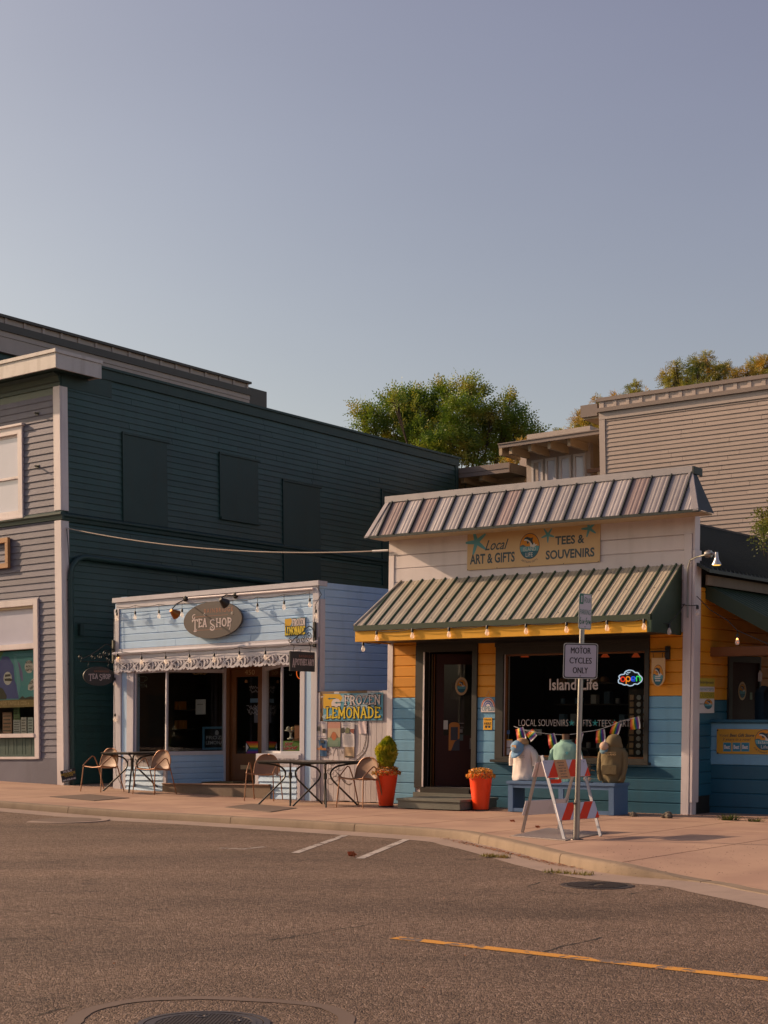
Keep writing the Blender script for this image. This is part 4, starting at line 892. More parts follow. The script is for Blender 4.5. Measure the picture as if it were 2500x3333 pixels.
# cabinets below the outer windows, with cut scroll boards
def scrolls(F, parent, ua, ub, vt, h, w0, w1, unit, mat='teawhite', name='valance', closed=True, fan=True):
    m = MB(); n = max(1, round((ub-ua)/unit)); s = (ub-ua)/n
    m.box(F, ua, ub, w0, w1, vt-h*.32, vt)
    for k in range(n):
        x = ua+k*s
        def Q(l): return [(x+a*s, vt-h*b) for a, b in l]
        m.ribbon(F, Q([(.0, .92), (.12, .98), (.3, .95), (.47, .82), (.62, .6), (.8, .42), (1.0, .3)]), [h*.1, h*.16, h*.2, h*.2, h*.18, h*.12, h*.05], w0, w1-.001)
        m.ribbon(F, Q([(.5, .98), (.62, .86), (.70, .7)]+[(.80+.13*math.cos(a), .74+.2*math.sin(a)) for a in (PI*.9, PI*.5, PI*.1, -PI*.3, -PI*.7, -PI)]), [h*.14]*3+[h*.12, h*.12, h*.1, h*.1, h*.08, h*.06], w0+.001, w1-.002)
        m.ribbon(F, Q([(.05, .3), (.14, .55), (.1, .78), (.02, .92)]), [h*.14, h*.17, h*.14, h*.1], w0+.002, w1-.003)
        m.ribbon(F, Q([(.26, .3), (.36, .5), (.3, .68)]), [h*.18, h*.14, h*.05], w0+.002, w1-.004)
        m.ribbon(F, Q([(.5, .3), (.58, .45), (.52, .56)]), [h*.16, h*.1, h*.04], w0+.002, w1-.004)
        m.ribbon(F, Q([(.78, 1.0), (.9, .98), (1.0, .92)]), [h*.08, h*.14, h*.1], w0+.001, w1-.002)
    return m.build(name, M[mat], parent, fix=False)
scrolls(FT, T, uL+.06, u5+.02, v3-.1, FT.v(700, 2125)-FT.v(700, 2169), .05, .075, .325)
vA = FT.v(470, 2455); ca, cb2 = FT.u(407, 2500), FT.u(548, 2500)
for a, b in ((ca, cb2), (FT.u(838, 2500), FT.u(984, 2500))):
    c = MB().box(FT, a, b, .02, .045, -.05, vs-.04).build('cabinet', M['teawhite'], T)
    scrolls(FT, c, a+.03, b-.03, vs-.07, .19, .046, .07, .3)
    v = .02
    while v < vs-.32: MB().prism(FT, [(.045, v), (.075, v+.002), (.05, v+.1), (.045, v+.1)], a+.08, b-.08).build('slat', M['teablue'], c); v += .103
    frame_part(FT, 'cabinet_frame', 'teawhite', c, (a, b, -.06, vs-.2), (a+.08, b-.07, .02, vs-.28), .045, .065)
boxpart(FT, 'plinth', 'kerb', T, uL+.02, FT.u(545, 2560), .0, .10, -.25, .035, bevel=.01)
# inside the tea shop: shelves with tins, framed board, chandelier
M['amberbox'] = paint('amber_tea_packets', (.6, .22, .04), .5, .1, .05, 20, (1, 1, 1), .15)
sh = thing('tea_shelves', 'dark shelves of amber tea packets behind the left shop window', 'shelving', FT.p(u0+.2, -1.7, fl))
for k, (y, xs_) in enumerate(((2313, (475, 498, 514, 541, 563, 583)), (2374, (490, 507, 540, 562, 585)))):
    v = FT.v(500, y, -1.5); boxpart(FT, 'shelf', 'interior', sh, FT.u(445, y, -1.5), FT.u(640, y, -1.5), -1.75, -1.45, v-.02, v)
    for x in xs_: u = FT.u(x+6, y, -1.5); boxpart(FT, 'packet', 'amberbox', sh, u-.055, u+.055, -1.6, -1.5, v+.001, v+.17)
t = thing('menu_board', 'framed chalkboard reading FROZEN LEMONADE standing inside the left shop window', 'chalkboard', FT.p(u1+.6, -1.0, vs))
W_ = -1.38; q = [FT.uv(x, y, W_) for x, y in ((658, 2440), (745, 2443), (745, 2366), (658, 2366))]
r = (q[0][0], q[1][0], q[0][1], q[3][1]); frame_part(FT, 'frame', 'skyblue', t, r, (r[0]+.05, r[1]-.05, r[2]+.04, r[3]-.04), W_-.03, W_)
MB().box(FT, r[0]+.05, r[1]-.05, W_-.025, W_-.02, r[2]+.04, r[3]-.04).build('slate', M['blackpaint'], t)
text(FT, t, 'FROZEN', r[0]+.09, r[1]-.02, r[2]+.2, r[2]+.27, W_-.018, 'white', bold=.02); text(FT, t, 'LEMONADE', r[0]+.08, r[1]-.02, r[2]+.1, r[2]+.17, W_-.018, 'white', bold=.02)
MB().lathe(FT.p((r[0]+r[1])/2+.02, W_-.018, r[3]-.12), [(.05, 0), (.0, .001)], 20, axis=FT.W).build('chalk_circle', M['white'], t)
t = thing('chandelier', 'pale curly chandelier hanging inside behind the left shop window', 'chandelier', FT.p(*[FT.u(660, 2190, -1.2), -1.2, FT.v(660, 2190, -1.2)]))
cx_, cv_ = FT.uv(650, 2185, -1.2)
for k in range(6):
    a = k*PI/3; pts = [FT.p(cx_+.22*s*math.cos(a), -1.2+.22*s*math.sin(a), cv_-.1*math.sin(s*PI)+.08*s) for s in (0, .25, .5, .75, 1)]
    MB().tube(pts, .01, 6).build('arm', M['lg_cream'], t, smooth=True); MB().lathe(pts[-1], [(.02, 0), (.012, .01), (.012, .08), (0, .085)], 8).build('candle', M['lg_cream'], t)
MB().tube([FT.p(cx_, -1.2, cv_-.02), FT.p(cx_, -1.2, vgl+.1)], .008, 6).build('chain', M['lg_cream'], t)
m = MB(); q = FT.rect(637, 2277, 668, 2325, -1.0); boxpart(FT, 'notice', 'lg_white', None, q[0], q[1], -1.02, -1.0, q[2], q[3]); nt = bpy.data.objects['notice']; tag(nt, 'small pale printed notice in the middle of the left shop window', 'notice')
MB().box(FT, q[0]+.04, q[1]-.06, -1.0, -.999, q[3]-.1, q[3]-.09).build('print', M['darktrim'], nt)
# unlit neon OPEN with cup, in the left pane
M['neonoff'] = plain('unlit_neon', (.13, .16, .12), .3)
t = thing('neon_cup_sign', 'unlit neon outline of a steaming cup over OPEN in the left pane', 'neon sign', FT.p(*[FT.u(462, 2230, -.1), -.1, FT.v(462, 2230, -.1)]))
Z = lambda x, y: FT.uv(x*.42194, 1850+y*.42194, -.1)
def nt_(pts, name='tube', mat='neonoff', par=None, r=.005, w=-.1, F=FT): return MB().tube([F.p(a, w, b) for a, b in pts], r, 6).build(name, M[mat], par, smooth=True)
nt_([Z(*p) for p in ((1048, 835), (1055, 865), (1080, 882), (1110, 880), (1128, 835), (1048, 835))], par=t); nt_([Z(*p) for p in ((1128, 840), (1140, 845), (1130, 865), (1118, 868))], par=t); nt_([Z(*p) for p in ((1075, 825), (1085, 800), (1090, 785), (1105, 765))], par=t)
text(FT, t, 'OPEN', Z(1048, 0)[0], Z(1138, 0)[0], Z(1090, 920)[1], Z(1090, 892)[1], -.098, 'neonoff', bold=-.02)

# ================================================================== PLANK SCREEN BETWEEN THE SHOPS
FG = front_frame(1150, 2615, 2400, -.005); 
fg0, fg1 = FG.u(1036, 2400), FG.u(1262, 2400); fv = FG.v(1150, 2250)
t = thing('plank_fence', 'pinkish white vertical plank screen closing the gap between the two shops', 'fence', FG.O)
n_ = 13; s = (fg1-fg0)/n_
M['plank'] = paint('chalky_plank_paint', (.52, .47, .47), .65, .08, .35, 12, (5, 5, .5), .06, chip=.16, chipcol=(.25, .2, .17), stain=.3)
for k in range(n_): j = RND.uniform(-.002, .002); MB().box(FG, fg0+k*s+.0025, fg0+(k+1)*s-.0025, -.02+j, .003+j, .03+RND.uniform(-.01, .01), fv+RND.uniform(-.006, .006)).build('plank', M['plank'], t, bevel=.0015)
boxpart(FG, 'top_rail', 'plank', t, fg0, fg1, -.06, -.021, fv-.12, fv-.02); boxpart(FG, 'backing', 'tardark', t, fg0, fg1, -.05, -.03, 0, fv-.13)
boxpart(FG, 'edge_batten', 'plank', t, fg0-.01, fg0+.05, .004, .02, .05, fv-.01)
FENCE = t
# ================================================================== GIFT SHOP
FI = front_frame(1272, 2625, 2318, -.013); 
uLi = FI.u(1264, 2200); 
uRi = FI.u(2254, 2200)
FI = FI  # local u runs from the left column
SI = side_frame(FI.p(uRi, 0, 0), 2285, -.013)
I = thing('gift_shop', 'small gift shop front with metal mansard, green ribbed awning, amber and turquoise boards', 'building', FI.p(uLi, 0, 0))
vso = FI.v(1264, 1760); vaw = FI.v(1700, 1868)
topv = FI.v(1700, 1610)
D = lambda x, y, w=0: FI.uv(1200+.42194*x, 2050+.42194*y, w)          # windows on the photograph at three scales
E = lambda x, y, w=0: FI.uv(1800+.42945*x, 1800+.42945*y, w)
H = lambda x, y, w=0: FI.uv(1150+.42194*x, 1450+.42194*y, w)
dO = (FI.u(1356, 2300), FI.u(1556.5, 2300)); dI = (FI.u(1382, 2300), FI.u(1540, 2300))
wO = (FI.u(1615.5, 2300), FI.u(2115, 2300)); wI = (FI.u(1645, 2300), FI.u(2096, 2300))
vhd = FI.v(1700, 2078); vdt = FI.v(1460, 2121); vdb = FI.v(1460, 2563)-.0; vgt = FI.v(1870, 2127); vgb = FI.v(1870, 2465)
vfas = FI.v(1700, 2075)
vyb = FI.v(1320, 2271); vyb2 = FI.v(2180, 2257); vtl = FI.v(2170, 2490)
holes = [(dI[0]-.02, dI[1]+.02, vdb, vdt+.02), (wI[0]-.02, wI[1]+.02, vgb-.02, vgt+.02)]
wall(FI, I, uLi, uRi, -.1, vso+.1, holes, mat='whitewood')
LI = 9
wall(SI, I, 0, LI, -.1, SI.v(2290, 1865)+.1, [], w0=-.15, w1=0, mat='darktrim'); boxpart(SI, 'wall', 'whitewood', I, 0.16, LI, -(uRi-uLi), -(uRi-uLi)+.15, -.1, 3.0); boxpart(SI, 'wall', 'whitewood', I, LI-.15, LI, -(uRi-uLi)+.15, -.16, -.1, 3.3)
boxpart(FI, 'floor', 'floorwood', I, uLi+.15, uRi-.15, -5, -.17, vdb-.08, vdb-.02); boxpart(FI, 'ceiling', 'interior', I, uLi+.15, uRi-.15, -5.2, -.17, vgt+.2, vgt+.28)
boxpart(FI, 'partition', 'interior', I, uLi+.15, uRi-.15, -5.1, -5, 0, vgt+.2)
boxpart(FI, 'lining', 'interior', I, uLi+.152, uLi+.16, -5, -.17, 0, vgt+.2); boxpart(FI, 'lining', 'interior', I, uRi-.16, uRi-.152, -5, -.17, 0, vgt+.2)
# boards of the front
def ilmat(u, v):
    if v > vyb-.02: return 'yellow'
    if v < vtl+.01 and u > wO[0]+1.4: return 'teal'
    if v < vtl-.42 and u > wO[0]-.3: return 'teal'
    return 'skyblue'
full = [(dO[0], dO[1], -.2, 9), (wO[0], wO[1], FI.v(1870, 2476), 9)]
siding(FI, I, uLi+.11, uRi-.14, .07 if False else vyb-.1775*11, FI.v(1300, 2088), .1775, full, ilmat, 'ship', joint=0, wob=.003)
boxpart(FI, 'base_board', 'darktrim', I, uLi+.1, uRi-.1, -.05, .01, -.1, vyb-.1775*11)
siding(FI, I, uLi+.11, uRi-.14, H(600, 1040)[1]-.23, H(600, 830)[1], .228, [], 'whitewood', 'ship', joint=0)
boxpart(FI, 'frieze_board', 'whitewood', I, uLi, uRi, 0, .025, H(600, 828)[1], vso+.02)
boxpart(FI, 'corner_board', 'trimwhite', I, uLi, uLi+.11, 0, .03, .08, H(600, 828)[1]-.003, bevel=.004)
pr = FI.u(2229, 2000), FI.u(2255, 2000)
boxpart(FI, 'corner_post', 'trimwhite', I, pr[0]-.0, pr[1]+.0, .0, .06, -.02, H(600, 828)[1]-.003, bevel=.005)
boxpart(SI, 'corner_board', 'trimwhite', I, -.055, .17, .001, .045, .25, FI.v(2260, 1790), bevel=.005); boxpart(SI, 'corner_board', 'trimwhite', I, -.05, .11, .001, .035, -.02, .248, bevel=.005)
boxpart(SI, 'corner_board', 'trimwhite', I, -.045, .14, .001, .03, FI.v(2260, 1790)+.003, vso, bevel=.004)
# mansard
wb = .55
mb0 = FI.uv(1187, 1748, wb); mb1 = FI.uv(2275.5, 1659, wb); mt0 = FI.uv(1258, 1636, .12); mt1 = FI.uv(2257, 1535, .12)
cp0 = FI.uv(1257, 1617, .14); cp1 = FI.uv(2260, 1514, .14)
vB = (mb0[1]+mb1[1])/2; vT = (mt0[1]+mt1[1])/2; vC = (cp0[1]+cp1[1])/2
ms = thing('mansard_roof', 'silvery sheet metal mansard with dark standing seams over the gift shop front', 'roof'); bpy.data.objects.remove(ms)
M['sheet'] = paint('silvery_sheet_metal', (.34, .31, .31), .36, .10, .12, 6, (1, 1, .6), .22, metal=.35, stain=.12)
M['sheetdark'] = paint('dark_sheet_metal', (.032, .040, .038), .5, .15, .1, 6, (1, 1, .6), .05, spec=.3)
M['sheetbrown'] = paint('brownish_sheet_metal', (.25, .19, .185), .4, .10, .12, 6, (1, 1, .6), .1, metal=.3, stain=.12)
seams = [(357, 160), (620, 430), (895, 705), (1170, 985), (1460, 1275)]
n_s = 18
ub0, ub1 = mb0[0], mb1[0]; ut0, ut1 = mt0[0], mt1[0]
# the sheets run square to the eaves; the ends are hips
pitch = (FI.u(1384, 1738, wb)-FI.u(1229, 1738, wb))/3*1.0
us = [FI.u(1229, 1740, wb)+k*pitch for k in range(40)]; us = [u for u in us if u < ub1-.05]
def tpos(u, t, o=0.0):                          # point on the mansard slope, t = 0 eaves, 1 top
    return FI.p(u, wb+(.12-wb)*t+o*.85, vB+(vT-vB)*t+o*.5)
def hipl(t): return ub0+(ut0-ub0)*t
def hipr(t): return ub1+(ut1-ub1)*t
edges = [ub0]+us+[ub1]
for a, b in zip(edges, edges[1:]):
    # sheet polygon clipped by the hips
    m = MB(); N_ = 6; L_ = []; R_ = []
    for k in range(N_+1):
        t = k/N_; l = max(a, hipl(t)); r = min(b, hipr(t))
        if r-l < .004:
            break
        L_.append((l, t)); R_.append((r, t))
    if len(L_) < 2: continue
    # ribs: three pencil ribs over the sheet
    cols = 13; P = []
    for (l, t), (r, _) in zip(L_, R_):
        for c in range(cols):
            u = l+(r-l)*c/(cols-1); ph = (u-a)/(b-a if b-a > .1 else .1); o = .005 if (abs(ph-.42) < .05 or abs(ph-.62) < .05 or abs(ph-.82) < .05) else 0
            P.append(tpos(u, t, o))
    m.add(P, [(i*cols+c, i*cols+c+1, (i+1)*cols+c+1, (i+1)*cols+c) for i in range(len(L_)-1) for c in range(cols-1)])
    m.build('roof_sheet', M['sheetbrown' if edges.index(a) in (1, 3, 8, 15) else 'sheet'], I, fix=False)
for u in us:
    t1 = 1.0
    for k in range(20, 0, -1):
        if hipl(k/20) <= u <= hipr(k/20): t1 = k/20; break
    m = MB(); m.hexa([tpos(u-.009, 0, 0), tpos(u+.009, 0, 0), tpos(u+.009, t1, 0), tpos(u-.009, t1, 0), tpos(u-.009, 0, .03), tpos(u+.009, 0, .03), tpos(u+.009, t1, .03), tpos(u-.009, t1, .03)]); m.build('standing_seam', M['sheetdark'], I)
# hip ends, hip trims, soffit, cap
bk = -.9
for k_ in range(60):
    p_ = FI.p(ub1, bk, vB)
    if p_.x/p_.y*FPX+CX > 2326: bk += .02
m = MB()
m.add([FI.p(ub1, wb, vB), FI.p(ub1, bk, vB), FI.p(ut1, bk, vT), FI.p(ut1, .12, vT)], [(0, 1, 2, 3)]); m.build('hip_end', M['sheetdark'], I); m = MB(); m.add([FI.p(ub0, wb, vB), FI.p(ub0, bk, vB), FI.p(ut0, bk, vT), FI.p(ut0, .12, vT)], [(3, 2, 1, 0)]); m.build('hip_end', M['sheetdark'], I)
m = MB()
for (a, b) in (((ub1, wb), (ut1, .12)), ((ub0, wb), (ut0, .12))):
    s_ = 1 if a[0] > b[0] else -1
    A_, B_ = FI.p(a[0], a[1]+.01, vB-.01), FI.p(b[0], b[1]+.01, vT); U_ = FI.U*(-.085*s_)
    m = MB(); m.add([A_+FI.W*.012, A_+U_+FI.W*.012, B_+U_*.9+FI.W*.012, B_+FI.W*.012, A_-FI.W*.08, B_-FI.W*.08], [(0, 1, 2, 3), (0, 3, 5, 4)]); m.build('hip_trim', M['sheet'], I, fix=False)

boxpart(FI, 'mansard_backing', 'darktrim', I, ut0, ut1, bk, .10, vB+.03, vT); 
MB().box(FI, ub0+.03, ub1-.03, bk, wb-.02, vB-.02, vB+.0).build('soffit', M['cream'], I)
MB().box(FI, ub0, ub1, wb-.015, wb+.012, vB-.03, vB+.012).build('drip_edge', M['sheetdark'], I)
m = MB(); m.box(FI, ut0-.02, ut1+.0, -.12, .15, vT-.015, vC); m.build('ridge_cap', M['sheet'], I, bevel=.006)
MB().box(FI, ut1+.002, ut1+.03, -.14, .16, vT-.03, vC-.01).build('cap_end', M['sheetdark'], I, bevel=.004)
# main roof behind the false front
er = SI.v(2275, 1870)
rid = -2.1
def rr_(u, s, dv=0): return SI.p(s, u, er+.02+(4.78-3.56)*(.22-u)/(2.3)+dv)
m = MB(); m.hexa([rr_(.25, -.0), rr_(.25, 9.5), rr_(rid, 9.5), rr_(rid, -.0), rr_(.25, 0, .05), rr_(.25, 9.5, .05), rr_(rid, 9.5, .05), rr_(rid, 0, .05)])
m.build('roof', M['sheetdark'], I)
k = 0; s_ = .12
while s_ < 9.4:
    m = MB(); m.hexa([rr_(.25, s_-.012, .05), rr_(.25, s_+.012, .05), rr_(rid, s_+.012, .05), rr_(rid, s_-.012, .05), rr_(.25, s_-.006, .09), rr_(.25, s_+.006, .09), rr_(rid, s_+.006, .09), rr_(rid, s_-.006, .09)]); m.build('roof_rib', M['sheetdark'], I, fix=False); s_ += .16
MB().tube([rr_(rid, -.1, .06), rr_(rid, 9.5, .06)], .05, 8).build('ridge', M['sheetdark'], I)
boxpart(SI, 'eaves_board', 'kerb', I, .2, 9.4, .1, .13, er-.16, er-.01)
M['greencheek'] = paint('dark_green_cheek', (.022, .042, .022), .5, .12, .1, 8, (6, 6, .4), .02)
# awning
AW = 1.0
a0, a1 = FI.u(1310, 1891), FI.u(2228, 1830)-.0; avT = FI.v(2226, 1832); b0_, b1_ = FI.u(1154, 2042, AW), FI.u(2119, 1992, AW); avB = (FI.v(1154, 2042, AW)+FI.v(2119, 1992, AW))/2
avT = (FI.v(1310, 1893)+FI.v(2226, 1832))/2
M['green'] = paint('green_ribbed_metal', (.045, .08, .048), .42, .1, .06, 10, (1, 1, .5), .03, metal=.25, stain=.15)
M['greenpale'] = paint('sunlit_green_metal', (.43, .385, .31), .42, .08, .06, 10, (1, 1, .5), .05, metal=.2, stain=.2)  # awning metal coloured pale for the sunlight on its pans
aw = I
def apt(u, t, o=0): return FI.p(u, AW*(1-t)+o*.75, avB+(avT-avB)*t+o*.66)
ribs = []
u = b0_+.20
rp = (FI.u(2060, 1992, AW)-FI.u(1390, 2030, AW))/15.55
rp = .2285
while u < b1_-.02: ribs.append(u); u += rp
al = lambda t: b0_+(a0-b0_)*t
ar = lambda t: b1_+(max(a1, b1_+.0)-b1_)*t
sheets = [b0_]+ribs+[b1_]
for a, b in zip(sheets, sheets[1:]):
    cols = 16; P = []; rows_ = 5
    for k in range(rows_+1):
        t = k/rows_; l = max(a, al(t)) if a == b0_ else a; l = min(l, b-.01); 
        for c in range(cols):
            u = l+(b-l)*c/(cols-1); ph = (u-a)/rp; o = .006 if (abs(ph-.34) < .045 or abs(ph-.63) < .045) else 0
            P.append(apt(u, t, o))
    MB().add(P, [(i*cols+c, i*cols+c+1, (i+1)*cols+c+1, (i+1)*cols+c) for i in range(rows_) for c in range(cols-1)]).build('awning_sheet', M['greenpale'], I, fix=False)
for u in ribs:
    t0, t1 = -.01, 1.0
    t1 = min(1.0, max(.1, 1.0 if u >= a0 else (u-b0_)/(a0-b0_)))
    m = MB(); m.hexa([apt(u-.024, t0), apt(u+.024, t0), apt(u+.024, t1), apt(u-.024, t1), apt(u-.010, t0, .022), apt(u+.010, t0, .022), apt(u+.010, t1, .022), apt(u-.010, t1, .022)]); m.build('awning_rib', M['green'], I, fix=False)  # ribs coloured dark green for the shadows beside them
m = MB()
for u in ribs[1::2]:
    for t in (.1, .52, .9): m.lathe(apt(u+rp*.47, t, .0), [(.007, -.002), (.007, .008), (0, .009)], 6, axis=FI.W*.6+FI.V*.8)
m.build('screws', M['darktrim'], I, kind='stuff')
MB().box(FI, b0_, b1_, AW-.02, AW+.025, avB-.085, avB+.0).build('awning_trim', M['greencheek'], I)
hipA, hipB = FI.p(b0_, AW, avB), FI.p(a0, .02, avT)
m = MB(); m.add([hipA, hipB, FI.p(a0-.0, .02, avB+.1), FI.p(b0_, .4, avB-.02)], [(0, 1, 2), (0, 2, 3)]); m.build('awning_cheek', M['green'], I)
MB().tube([hipA+FI.W*.01, hipB+FI.W*.01], .02, 6).build('awning_hip', M['greenpale'], I)
fb = FI.v(1158, 2091, AW-.03), FI.v(2112, 2056, AW-.03); fbv = (fb[0]+fb[1])/2
m = MB(); m.poly(Fr(FI.p(b1_, 0, 0), -FI.W*-1, FI.V, FI.U), [(0.02, fbv-.0), (AW+.0, fbv), (AW+.0, avB-.0), (.02, avT)], -.0, .02); m.build('awning_cheek', M['greencheek'], I)
MB().box(FI, b1_-.045, b1_+.022, AW-.01, AW+.03, fbv, avB-.087).build('corner_trim', M['green'], I)
MB().box(FI, FI.u(1158, 2070, AW-.03), b1_-.048, AW-.05, AW-.01, fbv, avB-.087).build('fascia', M['fasciaY'], I, bevel=.003)
MB().box(FI, FI.u(1158, 2070, AW-.03), FI.u(1158, 2070, AW-.03)+.03, .03, AW-.052, fbv, avB-.087).build('fascia', M['fasciaY'], I)
MB().box(FI, FI.u(1158, 2070, AW-.03)+.03, b1_-.02, .0, AW-.055, fbv+.02, fbv+.05).build('awning_soffit', M['darktrim'], I)
MB().box(FI, dO[0], wO[1], .0, .035, vhd-.06, fbv+.1).build('lintel', M['darktrim'], I)
# door way
door = frame_part(FI, 'door_frame', 'darktrim', I, (dO[0], dO[1], vdb-.02, vhd-.063), (dI[0], dI[1], vdb, vdt), -.12, .05, bevel=.004)
MB().box(FI, dI[0]+.001, dI[0]+.03, .052, .06, vdb, vdt).build('edge_bead', M['trimwhite'], door)
MB().box(FI, dI[0], dI[1], -.25, .1, vdb-.09, vdb-.022).build('threshold', M['darktrim'], door)
# the door stands open inwards on its left hinges
ang = math.radians(38); hu = dI[0]+.14; HD = FI.p(hu, -.13, 0)
U_ = FI.U*math.cos(ang)-FI.W*math.sin(ang); FDo = Fr(HD, U_, FI.V, U_.cross(Vector((0, 0, 1))))
dw = .86
dl = frame_part(FDo, 'door', 'redwood', I, (0, dw, vdb+.01, vdt-.03), (.13, dw-.12, vdb+.85, vdt-.2), -.04, .0, bevel=.003)
MB().box(FDo, .13, dw-.12, -.025, -.018, vdb+.85, vdt-.2).build('pane', M['glass'], dl)
MB().box(FI, hu-.075, hu-.06, -.12, -.1, vdb, vdt-.03).build('hinge_strip', plain('brass_strip', (.32, .22, .1), .35, .7), door); MB().box(FI, hu-.03, hu-.018, -.12, -.1, vdb, vdt-.03).build('hinge_strip', M['brownwood'], door)
MB().box(FDo, .13, .2, .005, .02, vdb+.95, vdb+1.1).build('push_plate', M['galv'], dl)
bu = FDo.uv(1460, 2249)[0] if False else .36
MB().add([FDo.p(.42+.105*math.cos(a), .002, vdt-.56+.15*math.sin(a)) for a in [k*PI/14 for k in range(28)]], [tuple(range(28))]).build('door_sticker', M['lg_cream'], dl, fix=False)
badge(FDo, dl, .42, vdt-.56, .075, .11, .004, 'door_emblem', words=None)
m = MB()
NM_ = [plain('notice_teal', (.05, .09, .09)), plain('notice_grey', (.16, .15, .14)), plain('notice_green', (.06, .14, .12))]
for x0, x1, y0, y1, mi in ((.40, .46, 1.12, 1.22, 0), (.40, .45, 1.25, 1.31, 1), (.62, .68, 1.28, 1.42, 2), (.57, .64, .98, 1.16, 1)): MB().face(FDo, [(x0, y0), (x1, y0), (x1, y1), (x0, y1)], .003).build('door_notice', NM_[mi], dl, fix=False)
text(FDo, None, 'OPEN', .39, .47, 1.32, 1.35, .003, None, mb=m, mi=1); m.face(FDo, [(.385, 1.40), (.47, 1.40), (.47, 1.412), (.385, 1.412)], .003, 1)
m.build('door_lettering', NM_, dl, fix=False)
m = MB(); x0, y0 = .22, vdb+.72
m.face(FDo, arc(x0+.09, y0+.30, .09, .05, 0, 180, 8)+[(x0, y0-.12), (x0+.18, y0-.12)], .003, 0); m.face(FDo, [(x0+.03, y0+.05), (x0+.15, y0+.05), (x0+.15, y0+.27), (x0+.03, y0+.27)], .004, 1); m.face(FDo, [(x0+.04, y0-.12), (x0+.18, y0-.12), (x0+.18, y0+.08), (x0+.1, y0+.03)], .005, 1)
m.build('door_poster', [plain('poster_amber', (.40, .15, .02)), plain('poster_navy', (.03, .035, .05))], dl, fix=False)
# shop window
vsl = FI.v(1870, 2476)
w = frame_part(FI, 'shop_window', 'darktrim', I, (wO[0], wO[1], vsl, vhd-.063), (wI[0]-.025, wI[1]+.025, vgb-.005, vgt+.012), -.08, .045, bevel=.005)
frame_part(FI, 'glazing_bead', 'brownwood', w, (wI[0]-.024, wI[1]+.024, vgb-.004, vgt+.011), (wI[0]+.01, wI[1]-.01, vgb+.02, vgt-.015), -.07, -.02)
MB().box(FI, wI[0], wI[1], -.05, -.044, vgb+.01, vgt-.005).build('pane', M['glass'], w)
MB().box(FI, wO[0]-.04, wO[1]+.04, .0, .12, vsl-.045, vsl-.003).build('sill', M['darktrim'], w, bevel=.006)
MB().box(FI, wO[0]-.0, wO[1], .046, .07, vhd-.13, vhd-.065).build('head_moulding', M['darktrim'], w)
WG = -.042
def gtext(body, x0, x1, y0, y1, mat='lg_cream', **k):
    a, b = FI.uv(x0, y1, WG), FI.uv(x1, y0, WG); return text(FI, w, body, a[0], b[0], a[1], b[1], WG+.0, mat, name='window_lettering', **k)
M['winletter'] = plain('window_letter_white', (.52, .45, .43), .6)
gtext('Island Life', 1788, 1947, 2207, 2247, 'winletter', bold=.018, shear=0)
yl = lambda x: 2343+(x-1690)*.0165
def gword(s, x0, x1, rx=1.0): gtext(s, x0, x1, 2342+(x0-1688)*.006, 2363+(x0-1688)*.006, 'winletter', bold=-.012)
gword('LOCAL SOUVENIRS', 1688, 1850); gword('GIFTS', 1878, 1925); gword('TEES', 1945, 1988); gword('ART', 2014, 2050)
M['star_teal'] = plain('star_teal', (.02, .33, .34))
for x in (1861, 1937, 2000): m = MB(); u, v = FI.uv(x, 2352+(x-1688)*.006, WG); starfish(FI, m, u, v, .052, WG, 0, inner=.25); m.build('window_starfish', M['star_teal'], w, fix=False)
m = MB()
for r_, mi in (((1646, 2406, 1668, 2433), 0), ((1646, 2435, 1680, 2462), 1), ((1650, 2377, 1659, 2390), 2)):
    q = FI.rect(*r_, WG); m.face(FI, [(q[0], q[2]), (q[1], q[2]), (q[1], q[3]), (q[0], q[3])], WG, mi)
    if mi == 0: m.face(FI, [(q[0], q[3]-.02), (q[1], q[3]-.02), (q[1], q[3]), (q[0], q[3])], WG+.001, 3)
    m.build('window_sticker', [M['white'], M['lg_white'], MATS.get('sticker_ring') or plain('sticker_ring', (.05, .12, .25)), M['fasciaY']], w, fix=False); m = MB()
q = FI.uv(1667, 2447, WG); badge(FI, w, q[0], q[1], .05, .05, WG+.001, 'window_emblem', words=None)
# interior of the gift shop
M['merch1'] = paint('merchandise_tan', (.36, .2, .1), .6, .2, .1, 20, (1, 1, 1), .3); M['merch2'] = paint('merchandise_blue', (.12, .2, .26), .6, .2, .1, 20, (1, 1, 1), .3); M['merch3'] = paint('merchandise_pale', (.45, .42, .38), .6, .2, .1, 20, (1, 1, 1), .2)
t = thing('postcard_rack', 'tall rack of small cards and stickers along the right edge of the shop window', 'display rack', FI.p(wI[1]-.3, -.25, vgb))
boxpart(FI, 'back', 'interior', t, wI[1]-.40, wI[1]-.02, -.3, -.28, vgb, vgt-.55)
v = vgt-.72
while v > vgb+.05:
    for c in range(3):
        u = wI[1]-.35+c*.115
        if c == 1: MB().lathe(FI.p(u+.02, -.27, v+.035), [(.038, 0), (.038, .01), (0, .012)], 12, axis=FI.W).build('badge_card', M['merch3'], t)
        else: MB().box(FI, u-.02, u+.05, -.275, -.265, v, v+.075).build('card', M['merch1' if c == 0 else 'merch2'], t)
    v -= .105
t = thing('display_shelves', 'dark shelves of hats mugs and small goods seen through the gift shop window', 'shelving', FI.p(wI[0]+.8, -1.6, vdb))
rr = random.Random(3)
